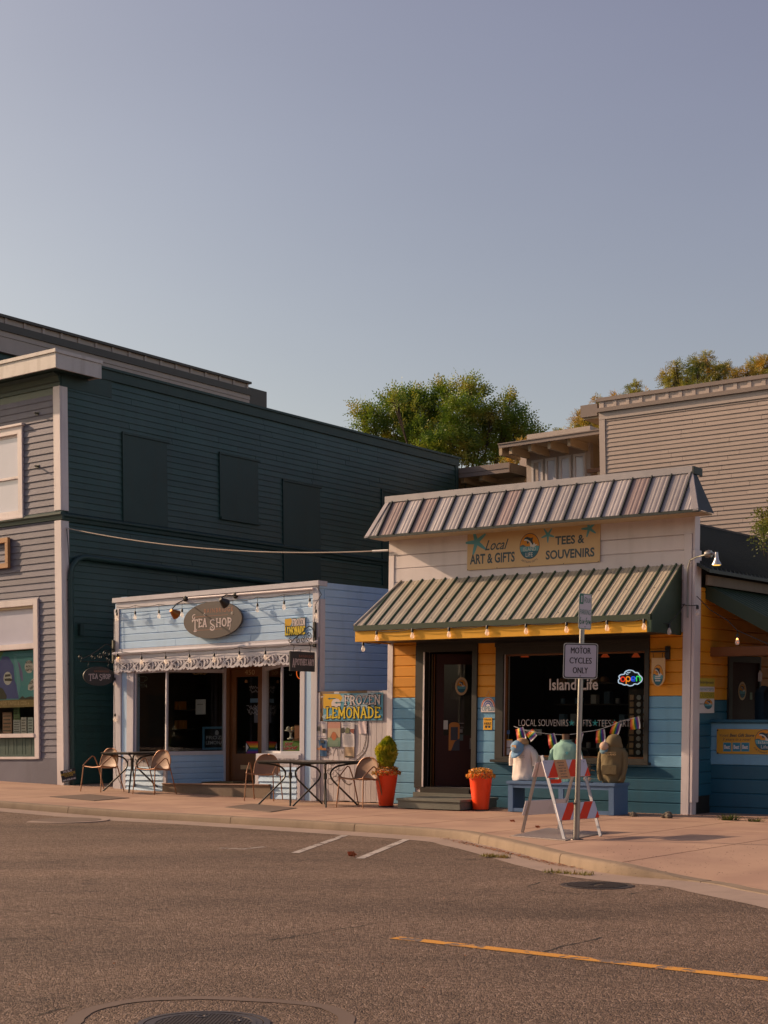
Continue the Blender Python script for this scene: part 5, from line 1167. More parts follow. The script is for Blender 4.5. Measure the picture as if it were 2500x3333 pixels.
for v in (vgb+.12, vgb+.5, vgb+.85, vgb+1.2):
    boxpart(FI, 'shelf', 'floorwood', t, wI[0]+.1, wI[1]-.5, -1.75, -1.4, v-.02, v)
    u = wI[0]+.2
    while u < wI[1]-.6:
        r_ = rr.random()
        if r_ < .3: MB().lathe(FI.p(u, -1.52, v), [(.035, 0), (.04, .02), (.04, .09), (.034, .09), (.033, .02), (0, .02)], 10).build('mug', M['merch%d' % rr.choice((1, 2, 3))], t, smooth=True)
        elif r_ < .55: MB().lathe(FI.p(u, -1.55, v), [(.08, 0), (.085, .03), (.06, .09), (0, .11)], 10, sy=1.2).build('folded_hat', M['merch%d' % rr.choice((1, 2))], t, smooth=True)
        else: MB().box(FI, u-.05, u+.05, -1.6, -1.48, v+.001, v+rr.uniform(.08, .2)).build('boxed_good', M['merch%d' % rr.choice((1, 2, 3))], t)
        u += rr.uniform(.14, .3)
q = FI.uv(1710, 2387, -.7); t = tag(boxpart(FI, 'window_notice', 'lg_white', None, q[0], q[0]+.3, -.72, -.7, q[1]-.03, q[1]+.07), 'small white notice card lying low behind the gift shop window', 'notice'); text(FI, t, 'WITF', q[0]+.07, q[0]+.24, q[1], q[1]+.045, -.698, 'blackpaint', bold=.02)
for k, (x, lb_) in enumerate(((1708, 'orange lamp shade at the top left inside the gift shop window'), (1970, 'orange lit lamp shade inside the gift shop window above the motorcycle sign'), (2070, 'small orange lamp shade inside the gift shop window above the neon sign'))):
    u, v = FI.uv(x, 2133, -.5); t = thing('pendant_lamp', lb_, 'lamp', FI.p(u, -.5, v)); 
    MB().lathe(FI.p(u, -.5, v-.03), [(.07, 0), (.03, .06), (.01, .07)], 12).build('lamp_shade', plain('orange_shade_%d' % k, (.7, .09, .02), .5, emit=.25), t, smooth=True); MB().tube([FI.p(u, -.5, v+.04), FI.p(u, -.5, vgt+.2)], .004, 5).build('cord', M['black'], t)
# neon open cloud
t = thing('open_neon_sign', 'lit cloud shaped neon sign reading open in red blue and green', 'neon sign', FI.p(*[FI.u(2051, 2200, -.12), -.12, FI.v(2051, 2205, -.12)]))
def NZ(x, y): return FI.uv(1800+.42945*x, 1800+.42945*y, -.1)
for k, (nm, c) in enumerate((('neon_white', (.62, .78, 1)), ('neon_red', (1, .05, .02)), ('neon_amber', (1, .3, .02)), ('neon_blue', (.03, .12, 1)), ('neon_green', (.05, .8, .12)))): M[nm] = plain(nm, c, .4, emit=1.0 if k else .9)
cl = [(507, 950), (500, 935), (515, 922), (540, 918), (548, 900), (575, 888), (605, 892), (622, 905), (645, 908), (655, 925), (675, 945), (672, 970), (655, 985), (640, 995), (618, 992), (605, 1003), (580, 1007), (560, 998), (540, 1000), (520, 990), (500, 985), (496, 965), (507, 950)]
cl2 = catmull([NZ(*p) for p in cl], 3); MB().tube([FI.p(a, -.1, b) for a, b in cl2], .0085, 6).build('cloud_tube', M['neon_white'], t, smooth=True)
MB().face(FI, [NZ(*p) for p in cl[:-1]], -.115).build('backing_board', M['blackpaint'], t, fix=False)
def cst(pts, mat): nt_(catmull([NZ(*p) for p in pts], 3), 'letter_tube', mat, t, r=.0085, w=-.098, F=FI)
cst([(545, 950), (535, 940), (520, 943), (515, 958), (522, 972), (538, 972), (546, 960), (545, 950)], 'neon_red')
cst([(556, 992), (556, 945), (572, 938), (584, 948), (584, 964), (572, 973), (558, 966)], 'neon_amber')
cst([(594, 957), (622, 955), (620, 942), (604, 938), (595, 950), (598, 967), (622, 970)], 'neon_blue')
cst([(634, 972), (634, 938), (650, 936), (660, 946), (661, 970)], 'neon_green')
nt_([NZ(572, 888), NZ(583, 782)], 'hanging_chain', 'black', t, .003, -.1, FI); nt_([NZ(632, 905), NZ(583, 782)], 'hanging_chain', 'black', t, .003, -.1, FI); nt_([NZ(*p) for p in ((552, 912), (560, 922), (572, 915))], 'letter_tube', 'neon_white', t, .005, -.1, FI); nt_([NZ(*p) for p in ((560, 900), (566, 908), (573, 903), (580, 908), (586, 900))], 'letter_tube', 'neon_white', t, .005, -.1, FI)

# ------------------------------------------------------------------ right wing of the gift shop
vyR = SI.v(2340, 2278)
sdO = SI.rect(2368, 2135, 2480, 2345); 
def swm(u, v): return 'yellow' if v > vyR else ('skyblue' if v > vtl and False else 'teal' if v < 1.2 else 'teal')
sd = (SI.u(2364, 2200), SI.u(2468, 2200), -.2, SI.v(2364, 2133))
siding(SI, I, .17, 8.5, vyR-.18*8, er-.18, .18, [sd], lambda u, v: 'yellow' if v > vyR-.02 else ('skyblue' if u < .66 else 'teal'), 'ship', joint=0)
d_ = frame_part(SI, 'side_door_frame', 'darktrim', I, (sd[0], sd[1], -.1, sd[3]), (sd[0]+.14, sd[1]-.05, .1, sd[3]-.1), .0, .05)
dd = MB().box(SI, sd[0]+.14, sd[1]-.05, .0, .02, .1, sd[3]-.1).build('side_door', M['redwood'], I)
u, v = SI.uv(2416, 2249, .02); MB().add([SI.p(u+.16*math.cos(a), .022, v+.145*math.sin(a)) for a in [k*PI/14 for k in range(28)]], [tuple(range(28))]).build('door_sticker', M['lg_cream'], dd, fix=False); badge(SI, dd, u, v, .125, .11, .024, 'door_emblem', words=None)
q = SI.rect(2440, 2254, 2448, 2277, .02); MB().face(SI, [(q[0], q[2]), (q[1], q[2]), (q[1], q[3]), (q[0], q[3])], .024).build('door_notice', plain('notice_sage', (.2, .28, .2)), dd, fix=False)
# poster on the yellow wall
t = thing('souvenir_poster', 'yellow and white poster reading Bainbridge made TEES ART GIFTS SOUVENIRS beside the white corner post', 'poster', SI.p(SI.u(2300, 2270), .03, SI.v(2300, 2320)))
pu0, pu1 = SI.u(2272.5, 2260, .03), SI.u(2325.5, 2260, .03); pv = lambda y: SI.v(2300, y, .03)
MB().box(SI, pu0, pu1, .018, .03, pv(2321), pv(2208)).build('panel', M['white'], t)
m = MB()
for y0, y1 in ((2208, 2235), (2252, 2274)): m.face(SI, [(pu0, pv(y1)), (pu1, pv(y1)), (pu1, pv(y0)), (pu0, pv(y0))], .0312, 0)
L_ = pu1-pu0
for s, a, b, y0, y1, mi, k in (('Bainbridge-made', .08, .94, 2216, 2228, 1, dict(shear=.4)), ('TEES*ART*GIFTS', .06, .94, 2239, 2248, 2, {}), ('SOUVENIRS', .05, .95, 2255, 2271, 3, {}), ('Island Life', .06, .42, 2288, 2293, 1, {})):
    text(SI, None, s, pu0+a*L_, pu0+b*L_, pv(y1), pv(y0), .0325, None, mb=m, mi=mi, **k)
m.build('print', [plain('poster_yellow', (.45, .36, .04)), M['lg_dark'], plain('poster_teal', (.12, .3, .36)), plain('poster_olive', (.16, .18, .02))], t, fix=False)
badge(SI, t, pu0+.62*L_, pv(2292), .15, .075, .0325, words=None)
# counter wall, set back from the front
FC = FI.at(0, -.66, 0); cL = FC.u(2289, 2450); cT = FC.v(2400, 2352); cB = FC.v(2400, 2628)
t = thing('counter_wall', 'low turquoise and teal boarded counter wall set back right of the white corner post', 'wall', FC.p(cL, 0, 0))
MB().box(FC, cL, cL+4, -.12, -.02, -.1, cT).build('backing', M['teal'], t)
siding(FC.at(0, -.02, 0), t, cL, cL+4, cB, cT, (cT-cB)/6.0, [], lambda u, v: 'skyblue' if v > FC.v(2400, 2490) else 'teal', 'ship', joint=0)
MB().box(FC, cL-.02, cL+4, -.16, .05, cT+.002, cT+.045).build('coping', M['teal'], t, bevel=.004)
MB().box(FC, cL-.05, cL+4, -.1, -.04, -.2, cB-.002).build('plinth', M['tardark'], t)  # base coloured near black as the shadow gap under the boards
t = thing('award_banner', 'yellow banner reading Voted Best Gift Store 3 years in a row on counter wall', 'banner', FC.p(FC.u(2400, 2400), .01, FC.v(2400, 2450)))
bu0 = FC.u(2333, 2400, .01); bv1, bv0 = FC.v(2400, 2373, .01), FC.v(2400, 2454, .01); BL = FC.u(2530, 2400, .01)+.35-bu0
MB().box(FC, bu0, bu0+BL, .0, .008, bv0, bv1).build('vinyl', paint('banner_yellow', (.50, .28, .03), .45, .05, .1, 5, (1, 1, 1), 0), t)
bp = lambda x, y: FC.uv(2200+x*.31645, 1900+y*.31645, .01); m = MB()
def bt(s, x0, x1, y0, y1, **k): a, b = bp(x0, y1), bp(x1, y0); text(FC, None, s, a[0], b[0], a[1], b[1], .0095, None, mb=m, mi=0, **k)
bt('Voted', 448, 540, 1545, 1573, shear=.15); bt('Best Gift Store', 553, 806, 1543, 1575, shear=.25, bold=.02); bt('3 years in a row!', 480, 770, 1588, 1622, shear=.25)
for x0 in (486, 582, 672):
    a, b = bp(x0, 1725), bp(x0+84, 1635); m.face(FC, [(a[0], a[1]), (b[0], a[1]), (b[0], b[1]), (a[0], b[1])], .009, 1); a, b = bp(x0+6, 1720), bp(x0+76, 1640); m.face(FC, [(a[0], a[1]), (b[0], a[1]), (b[0], b[1]), (a[0], b[1])], .0093, 2)
    a, b = bp(x0+12, 1700), bp(x0+70, 1658); text(FC, None, 'Best', a[0], b[0], a[1], b[1], .0097, None, mb=m, mi=3, bold=.03)
m.build('print', [M['lg_dark'], M['lg_teal'], plain('award_blue', (.02, .19, .3)), M['white']], t, fix=False)
c0 = bp(915, 1607); badge(FC, t, c0[0], c0[1], .155, .155, .01, words=('Island', 'Life'))
for x, y in ((430, 1507), (432, 1742)): a = bp(x, y); MB().lathe(FC.p(a[0], .009, a[1]), [(.011, 0), (.012, .003), (.005, .002)], 10, axis=FC.W).build('eyelet', M['black'], t)
text(FC, t, 'ARTISAN GIFTS', c0[0]-.2, c0[0]+.2, c0[1]-.20, c0[1]-.175, .0097, 'lg_dark', arcr=.22)
# porch beam and lean-to roof on the wing
vb0, vb1 = FC.v(2300, 2138), FC.v(2300, 2112)
t = MB().box(FC, FC.u(2290, 2125), cL+4, -.05, .07, vb0, vb1+.02).build('porch_beam', M['brownwood'], I, bevel=.006); MB().box(FC, FC.u(2290, 2125)-.04, FC.u(2290, 2125)-.003, -.06, .08, vb0-.02, vb1+.04).build('beam_plate', M['galv'], I)
def lean(s, t, dv=0): return FC.p(cL-.02+s, .25-t, FC.v(2286, 1902)-.54*s+dv)
m = MB(); m.hexa([lean(0, 0), lean(2.6, 0), lean(2.6, 6), lean(0, 6), lean(0, 0, .04), lean(2.6, 0, .04), lean(2.6, 6, .04), lean(0, 6, .04)]); m.build('lean_to_roof', M['green'], I)
tt = .1
while tt < 6:
    m = MB(); m.hexa([lean(0, tt-.025, .04), lean(2.6, tt-.025, .04), lean(2.6, tt+.025, .04), lean(0, tt+.025, .04), lean(0, tt-.01, .07), lean(2.6, tt-.01, .07), lean(2.6, tt+.01, .07), lean(0, tt+.01, .07)]); m.build('lean_to_rib', M['green'], I, fix=False); tt += .22
m = MB(); m.hexa([lean(0, -.02, -.17), lean(2.6, -.02, -.17), lean(2.6, .0, -.17), lean(0, .0, -.17), lean(0, -.02, .05), lean(2.6, -.02, .05), lean(2.6, .0, .05), lean(0, .0, .05)]); m.build('barge_board', M['greencheek'], I)
# clothes hanging by the side door
t = thing('hanging_shirts', 'dark shirts on hangers at the right edge beside the side door', 'clothing rack', FC.p(FC.u(2490, 2300, -1.2), -1.2, .9))
for k in range(3):
    u = FC.u(2486, 2250, -1.2)+k*.12; b = FC.v(2486, 2232, -1.2)
    MB().loft([[FC.p(u+sx*w_, -1.2+sy*.04, b-dz) for sx, sy in ((-1, 0), (-.7, .8), (.7, .8), (1, 0), (.7, -.8), (-.7, -.8))] for w_, dz in ((.03, 0), (.12, .05), (.15, .12), (.14, .5), (.15, .75))]).build('shirt', plain('shirt_%d' % k, ((.02, .05, .08), (.06, .03, .02), (.015, .02, .03))[k]), t, smooth=True)
q = FC.uv(2472, 2197, -1.1); MB().poly(FC, [(q[0]-.02, q[1]-.1), (q[0]+.04, q[1]-.1), (q[0]+.05, q[1]+.02), (q[0]+.01, q[1]+.08), (q[0]-.02, q[1]+.02)], -1.1, -1.095).build('price_tag', M['white'], t)

# ================================================================== BUILDINGS BEHIND
FB = front_frame(1957, 1450, 2395, .018, DN+12.2); FB = FB.at(0, 0, -FB.O.z)
t = thing('taupe_block', 'tall taupe clapboard block with battened parapet behind the gift shop', 'building', FB.O); BB = t
fx = lambda x, y: FB.uv(1800+.42194*x, 1100+.42194*y)
v_c, v_b0, v_b1, v_f = fx(700, 427)[1], fx(700, 447)[1], fx(700, 500)[1], fx(700, 532)[1]; v_s = fx(700, 590)[1]
UE = 9.0
wall(FB, t, 0, UE, -.3, v_c-.05, w0=-.2, w1=0, mat='beige'); boxpart(FB, 'wall', 'beige', t, 0, .2, -10, -.2, -.3, v_c-.05); boxpart(FB, 'wall', 'beige', t, UE-.2, UE, -10, -.2, -.3, v_c-.05); boxpart(FB, 'roof', 'shingle', t, .2, UE-.2, -10, -.2, v_b1-.1, v_b1)
siding(FB, t, .13, UE, 2.6, v_s, .1045, [], 'beige', joint=3.6)
boxpart(FB, 'corner_board', 'beigetrim', t, -.03, .125, .0, .035, -.1, v_s)
boxpart(FB, 'fascia', 'beigetrim', t, -.03, UE, 0, .04, v_s+.002, v_f); boxpart(FB, 'lower_band', 'flashlite', t, -.05, UE, 0, .1, v_f+.002, v_b1)
boxpart(FB, 'parapet_band', 'beigetrim', t, -.03, UE, 0, .015, v_b1+.002, v_b0); boxpart(FB, 'coping', 'flashlite', t, -.08, UE, -.3, .06, v_b0+.002, v_c+.03)
u = .06
while u < UE: boxpart(FB, 'batten', 'beigetrim', t, u-.045, u+.045, .016, .035, v_b1+.004, v_b0-.002); u += (fx(868, 500)[0]-fx(565, 500)[0])/3
boxpart(FB, 'eaves_end', 'flashlite', t, fx(215, 550)[0], -.085, -1.5, .02, fx(300, 605)[1], fx(300, 512)[1]); boxpart(FB, 'eaves_soffit', 'cream', t, fx(215, 550)[0]+.05, -.08, -1.45, -.03, fx(300, 605)[1]-.05, fx(300, 605)[1]-.003)
# middle house with four windows
FM = front_frame(1925, 1560, 2500, .01, DN+14.5); FM = FM.at(0, 0, -FM.O.z)
g = lambda x, y, w=0: FM.uv(1600+.24111*x, 1380+.24111*y, w)
t = thing('clerestory_house', 'beige house with four white upper windows under a deep flat roof', 'building', FM.O)
ml, mr = g(480, 500)[0], g(1335, 500)[0]; mt_ = g(900, 290)[1]
wins = [g(x0, 700)[0:1]+g(x1, 700)[0:1]+(g(x0, 900)[1]-.6, g((x0+x1)/2, y)[1]) for x0, x1, y in ((552, 702, 487), (737, 887, 460), (922, 1080, 430), (1115, 1273, 403))]
wins = [(a, b, min(wins[i_][2] for i_ in range(4)), d) for i_, (a, b, c_, d) in enumerate(wins)]
wall(FM, t, ml, mr, -.3, mt_+.4, [(a+.05, b-.05, c_+.05, d-.05) for a, b, c_, d in wins], mat='beigetrim')
boxpart(FM, 'wall', 'beige', t, ml-1.0, ml-.001, -1.5, -1.3, -.3, mt_+.3); boxpart(FM, 'wall', 'cream', t, mr-.15, mr, -6, -.17, -.3, mt_+.4); boxpart(FM, 'wall', 'beigetrim', t, ml, ml+.15, -6, -.17, -.3, mt_+.3); boxpart(FM, 'wall', 'cream', t, mr, mr+2, -6.1, -6, -.3, mt_+.5)
boxpart(FM, 'shingle_panel', 'shingle', t, g(383, 600)[0], ml-.002, -1.29, -1.2, g(400, 900)[1], g(400, 490, -1.2)[1]-.0)
boxpart(FM, 'wall_panel', 'slate', t, mr+.3, mr+.8, -4, -3.9, 3, mt_)
for a, b, c_, d in wins:
    w_ = frame_part(FM, 'window', 'white', t, (a, b, c_, d), (a+.06, b-.06, c_+.08, d-.07), -.04, .05); MB().box(FM, a+.06, b-.06, -.0, .01, c_+.08, d-.07).build('pane', M['skypane'], w_)
ev = lambda x, y: g(x, y, 1.1)
e0, e1 = ev(95, 290), ev(1465, 100); evb = (ev(95, 320)[1]+ev(1465, 140)[1])/2; evt = (ev(95, 260)[1]+ev(1465, 75)[1])/2; evm = (evb+evt)/2+.03
boxpart(FM, 'eaves_fascia', 'flashlite', t, e0[0], e1[0]+.6, 1.05, 1.1, evb, evm); boxpart(FM, 'eaves_fascia', 'flashlite', t, e0[0]-.02, e1[0]+.6, 1.04, 1.12, evm+.004, evt); boxpart(FM, 'roof', 'shingle', t, e0[0], e1[0]+.6, -6, 1.04, evb+.1, evt-.02); boxpart(FM, 'soffit', 'cream', t, e0[0], e1[0]+.6, -1.2, 1.045, evb+.05, evb+.095)
for x in (390, 525, 780, 1040, 1305): u = g(x, 300)[0]; boxpart(FM, 'rafter_end', 'cream', t, u-.09, u, .0, .95, evb-.16, evb+.048)
boxpart(FM, 'header', 'beigetrim', t, ml, mr, .0, .04, g(900, 345)[1], evb+.05); boxpart(FM, 'corner_board', 'beigetrim', t, ml, ml+.35, .0, .035, -.1, g(900, 345)[1]-.003)
w_ = frame_part(FM, 'side_window', 'white', t, (mr+.32, mr+.62, 4.9, g(1400, 410)[1]), (mr+.38, mr+.56, 5.0, g(1400, 425)[1]), -1.2, -1.1); MB().box(FM, mr+.38, mr+.56, -1.18, -1.16, 5.0, g(1400, 425)[1]).build('pane', M['glass'], w_)
boxpart(FM, 'wall', 'cream', t, mr+.002, mr+1.3, -1.35, -1.25, -.3, mt_+.4)
q = g(1300, 640, .3); boxpart(FM, 'balcony_rail', 'brownwood', t, q[0], q[0]+.9, .25, .35, q[1]-.05, q[1]+.05); boxpart(FM, 'balcony_post', 'cream', t, q[0]+.3, q[0]+.4, .26, .34, q[1]-1, q[1]-.055)
# low house at the left
FL = front_frame(1600, 1560, 2395, .0, DN+15.5); FL = FL.at(0, 0, -FL.O.z)
q = lambda x, y, w=0: FL.uv(1150+.33152*x, 1150+.33152*y, w)
t = thing('low_roof_house', 'cream house with a low deep roof edge between slate wall and mansard', 'building', FL.O)
r1 = q(1530, 1110, 1.0)[0]; l1 = q(1020, 1180, 1.0)[0]-4; et, em, eb = [(q(1020, a, 1.0)[1]+q(1530, b, 1.0)[1])/2 for a, b in ((1130, 1070), (1185, 1125), (1225, 1165))]
boxpart(FL, 'roof_edge', 'flashlite', t, l1, r1, .95, 1.0, em+.004, et); boxpart(FL, 'roof_edge', 'flashlite', t, l1, r1-.01, .93, .985, eb, em); boxpart(FL, 'roof', 'shingle', t, l1, r1-.03, -5, .93, eb+.12, et-.02); boxpart(FL, 'roof_side', 'flash', t, r1-.03, r1, -2.2, .925, eb, et)
boxpart(FL, 'soffit', 'cream', t, l1, r1-.03, -5, .92, eb+.06, eb+.115); boxpart(FL, 'wall', 'cream', t, l1, r1-.1, -.2, 0, -.3, eb+.02)
boxpart(FL, 'wall', 'beigetrim', t, r1-.3, r1-.1, -5, -.2, -.3, eb+.02)
for x in (1060, 1240, 1420): u = q(x, 1220)[0]; boxpart(FL, 'rafter_end', 'cream', t, u-.1, u, .01, .8, eb-.1, eb+.058)
u, v = q(1105, 1270, .3); t = thing('roof_spigot', 'small grey pipe fitting standing behind the mansard cap', 'pipe', FL.p(u, .3, v-.5)); MB().tube([FL.p(u, .3, v-.5), FL.p(u, .3, v+.02), FL.p(u-.1, .3, v+.04)], .03, 6).build('pipe', M['galv'], t)

# opposite row, unseen, added so the glass reflects dark fronts instead of sky
t = thing('opposite_row', 'dark shopfront row on the other side of the street, added unseen for the window reflections', 'building', (*sp(-30, 27), 0))
FO = Fr((*sp(22, 27), 0), -UF, Vector((0, 0, 1)), ND)
for k, (a, b, h) in enumerate(((0, 20, 6.2), (20.2, 50, 7.5), (50.2, 75, 6.8), (75.2, 110, 7.6))):
    boxpart(FO, 'wall', ('slate', 'darktrim', 'brownwood', 'slate')[k], t, a, b, -9, 0, -.2, h)
    for j in range(int((b-a)/3)): boxpart(FO, 'window', 'black', t, a+.6+j*3, a+2.4+j*3, .001, .05, 1, 2.8)

# ================================================================== TREES
def leafmat(name, c1, c2, c3, sc=1.2):
    m, n, l = newmat(name)
    o = n.new('ShaderNodeOutputMaterial'); d = n.new('ShaderNodeBsdfDiffuse'); tr = n.new('ShaderNodeBsdfTranslucent'); gl = n.new('ShaderNodeBsdfGlossy'); gl.inputs['Roughness'].default_value = .45
    tc = n.new('ShaderNodeTexCoord'); nz = n.new('ShaderNodeTexNoise'); nz.inputs['Scale'].default_value = sc; nz.inputs['Detail'].default_value = 5; l.new(tc.outputs['Object'], nz.inputs[0])
    cr = n.new('ShaderNodeValToRGB'); e = cr.color_ramp.elements; e[0].position = .36; e[0].color = (*c1, 1); e[1].position = .66; e[1].color = (*c3, 1); q_ = e.new(.5); q_.color = (*c2, 1)
    l.new(nz.outputs[0], cr.inputs[0]); l.new(cr.outputs[0], d.inputs[0]); l.new(cr.outputs[0], tr.inputs[0])
    m1 = n.new('ShaderNodeMixShader'); m1.inputs[0].default_value = .35; l.new(d.outputs[0], m1.inputs[1]); l.new(tr.outputs[0], m1.inputs[2])
    m2 = n.new('ShaderNodeMixShader'); m2.inputs[0].default_value = .05; l.new(m1.outputs[0], m2.inputs[1]); l.new(gl.outputs[0], m2.inputs[2]); l.new(m2.outputs[0], o.inputs[0])
    return m
M['bark'] = paint('tree_bark', (.07, .05, .035), .9, .2, .5, 12, (3, 3, 1), .05)
M['leafgreen'] = leafmat('locust_leaves', (.08, .16, .016), (.18, .26, .025), (.34, .28, .035)); M['leafrust'] = leafmat('turning_leaves', (.12, .18, .03), (.27, .26, .04), (.48, .28, .03), .9)
M['leafyel'] = leafmat('yellow_green_leaves', (.12, .16, .03), (.2, .2, .03), (.26, .17, .03)); M['conifer'] = leafmat('dwarf_conifer_needles', (.20, .27, .012), (.42, .42, .018), (.62, .52, .03), 9)
M['petal'] = leafmat('orange_blossom', (.75, .2, .015), (.85, .38, .04), (.85, .55, .2), 30); M['bloomgreen'] = leafmat('planter_foliage', (.09, .10, .015), (.2, .14, .02), (.28, .15, .02), 20)
def tree(label, base, h, blobs, mat, seed, n_leaf, leaf=.11, group=None, droop=.0, spray=9):
    """blobs: (dx, dy, z, r) clumps of the crown; limbs reach each clump, twigs carry sprays of small leaves"""
    rr = random.Random(seed); t = thing('tree', label, 'tree', base, group); B0 = Vector(base)
    tr = MB(); fork = B0+Vector((0, 0, h*.35)); tr.tube([B0-Vector((0, 0, .4)), B0+Vector((0, 0, h*.2)), fork], [h*.022, h*.018, h*.015], 10); tips = []
    for dx, dy, z, r in blobs:
        c = B0+Vector((dx, dy, z)); mid = fork.lerp(c, .5)+Vector((rr.uniform(-.3, .3), rr.uniform(-.3, .3), .2)); tr.tube([fork, mid, c], [h*.003, h*.0016, h*.0006], 7)
        for k in range(9):
            d = Vector((rr.gauss(0, 1), rr.gauss(0, 1), rr.gauss(0, .8))).normalized()*r*rr.uniform(.5, 1); tr.tube([mid.lerp(c, rr.uniform(.4, 1)), c+d*.5+Vector((0, 0, -.1)), c+d], [h*.0012, h*.0008, h*.0004], 5)
    tr.build('trunk', M['bark'], t, smooth=True)
    tot = sum(b[3]**2 for b in blobs); V = []; Fc = []
    for dx, dy, z, r in blobs:
        c = B0+Vector((dx, dy, z)); ns = int(n_leaf/spray*r*r/tot)
        for _ in range(ns):
            d = Vector((rr.gauss(0, 1), rr.gauss(0, 1), rr.gauss(0, 1))).normalized(); rad = r*(rr.random()**.35)*(1+.28*math.sin(5*d.x+seed)*math.cos(4*d.z+3*d.y)+rr.uniform(-.05, .18)*(rr.random() < .25))
            rad *= .82+.36*(math.sin(d.x*7+dx*3)*math.sin(d.z*8+dy*5) > .1); p = c+Vector((d.x*rad, d.y*rad, d.z*rad*.8)); ax = (d+Vector((rr.gauss(0, .5), rr.gauss(0, .5), rr.gauss(0, .4)-droop+.25))).normalized(); sd_ = ax.cross(Vector((rr.gauss(0, 1), rr.gauss(0, 1), 1))).normalized(); L = leaf*rr.uniform(2.0, 3.4)
            for k in range(spray):
                s = k/(spray-1); q_ = p+ax*(L*s)-Vector((0, 0, droop*L*s*s*.8)); side = (1 if k % 2 else -1) if k < spray-1 else 0
                dr_ = (ax*.6+sd_*side*1.0).normalized(); ln = leaf*(1.05-.4*s)*rr.uniform(.8, 1.15); nn = ax.cross(sd_).normalized()*rr.uniform(-.25, .25); wv = (dr_.cross(ax.cross(sd_))).normalized()*ln*.19
                k0 = len(V); V += [q_, q_+dr_*ln*.5+wv+nn*ln, q_+dr_*ln+nn*ln, q_+dr_*ln*.5-wv+nn*ln]; Fc.append((k0, k0+1, k0+2, k0+3))
    me = bpy.data.meshes.new('crown'); me.from_pydata([tuple(v) for v in V], [], Fc); me.materials.append(M[mat]); me.update(); o = bpy.data.objects.new('crown', me); link(o, t); return t
def world_at(px, py, dist): r = ray(px, py); return CAMP+r*dist
def crown(label, dist, pix, mat, seed, n, leaf=.11, droop=0, grp=None, spray=9):
    """clumps given by direction and apparent radius, at real distances round 'dist'"""
    rr = random.Random(seed); cx = sum(p[0] for p in pix)/len(pix); b = world_at(cx, 2400, dist); base = (b.x, b.y, 0); bl = []
    for x, y, r in pix:
        d = dist+rr.uniform(-1.5, 1.5); p = world_at(x, y, d); bl.append((p.x-b.x, p.y-b.y, p.z, r/FPX*d))
    h = max(q_[2] for q_ in bl); return tree(label, base, h, bl, mat, seed, n, leaf, grp, droop, spray)
crown('broad green locust tree rising behind the slate building and the mansard', 58,
      [(1210, 1375, 42), (1175, 1340, 24), (1285, 1395, 60), (1300, 1320, 48), (1360, 1340, 60), (1345, 1300, 30), (1290, 1300, 22), (1370, 1430, 60), (1420, 1390, 60), (1440, 1300, 42), (1458, 1268, 20), (1500, 1350, 62), (1540, 1290, 34), (1528, 1262, 22), (1534, 1246, 14), (1555, 1400, 62), (1480, 1450, 60), (1560, 1470, 52), (1640, 1390, 50), (1655, 1315, 20), (1660, 1300, 12), (1690, 1380, 34), (1680, 1440, 44), (1720, 1420, 24), (1745, 1412, 16), (1600, 1340, 26), (1420, 1460, 50), (1640, 1480, 40)], 'leafgreen', 5, 42000, .17)
crown('rusty orange leafed tree rising over the right end of the taupe parapet', 50, [(2190, 1245, 26), (2175, 1225, 20), (2200, 1195, 18), (2240, 1230, 30), (2265, 1190, 26), (2300, 1165, 16), (2290, 1215, 34), (2340, 1215, 28), (2360, 1200, 18), (2400, 1225, 20), (2435, 1205, 18), (2460, 1190, 22), (2495, 1185, 24), (2390, 1260, 24), (2480, 1230, 24), (2530, 1200, 40), (2250, 1280, 34), (2320, 1275, 34)], 'leafrust', 8, 24000, .09, droop=.4)
crown('small leafy tree showing above the left end of the taupe block', 52, [(2065, 1266, 16), (2062, 1300, 22), (2105, 1278, 9), (2110, 1305, 12), (2005, 1292, 10), (2020, 1310, 12), (1942, 1300, 9), (1950, 1330, 12)], 'leafrust', 9, 5000, .09, droop=.4)
crown('green tree with rusty tips behind the roof of the four windowed house', 50, [(1890, 1362, 20), (1905, 1385, 26), (1935, 1380, 26), (1960, 1390, 26), (1830, 1410, 12), (1815, 1418, 10), (1700, 1448, 16), (1670, 1500, 18), (1650, 1490, 16), (1880, 1410, 30)], 'leafrust', 10, 9000, .09, droop=.3)
crown('yellow green branch reaching in at the right edge before the taupe boards', 27, [(2482, 1668, 14), (2500, 1690, 20), (2488, 1715, 14), (2505, 1740, 16), (2540, 1700, 50), (2560, 1650, 40)], 'leafyel', 12, 2600, .085, droop=.9)
# unseen street trees, added across the road to darken what the glass reflects
for k, (u, w, h) in enumerate(((-22, 22.5, 7), (-34, 22.5, 8), (-48, 22.5, 7.5), (-62, 22.5, 8))):
    x, y = sp(u, w); tree(['street tree across the road nearest the camera', 'second street tree across the road', 'third street tree across the road', 'farthest street tree across the road'][k], (x, y, 0), h, [(0, 0, h*.75, 1.8), (.9, .4, h*.65, 1.4), (-.9, -.3, h*.68, 1.5), (0, .8, h*.9, 1.1)], 'leafgreen', 30+k, 4000, .2, 'unseen street trees across the road', 0, 5)
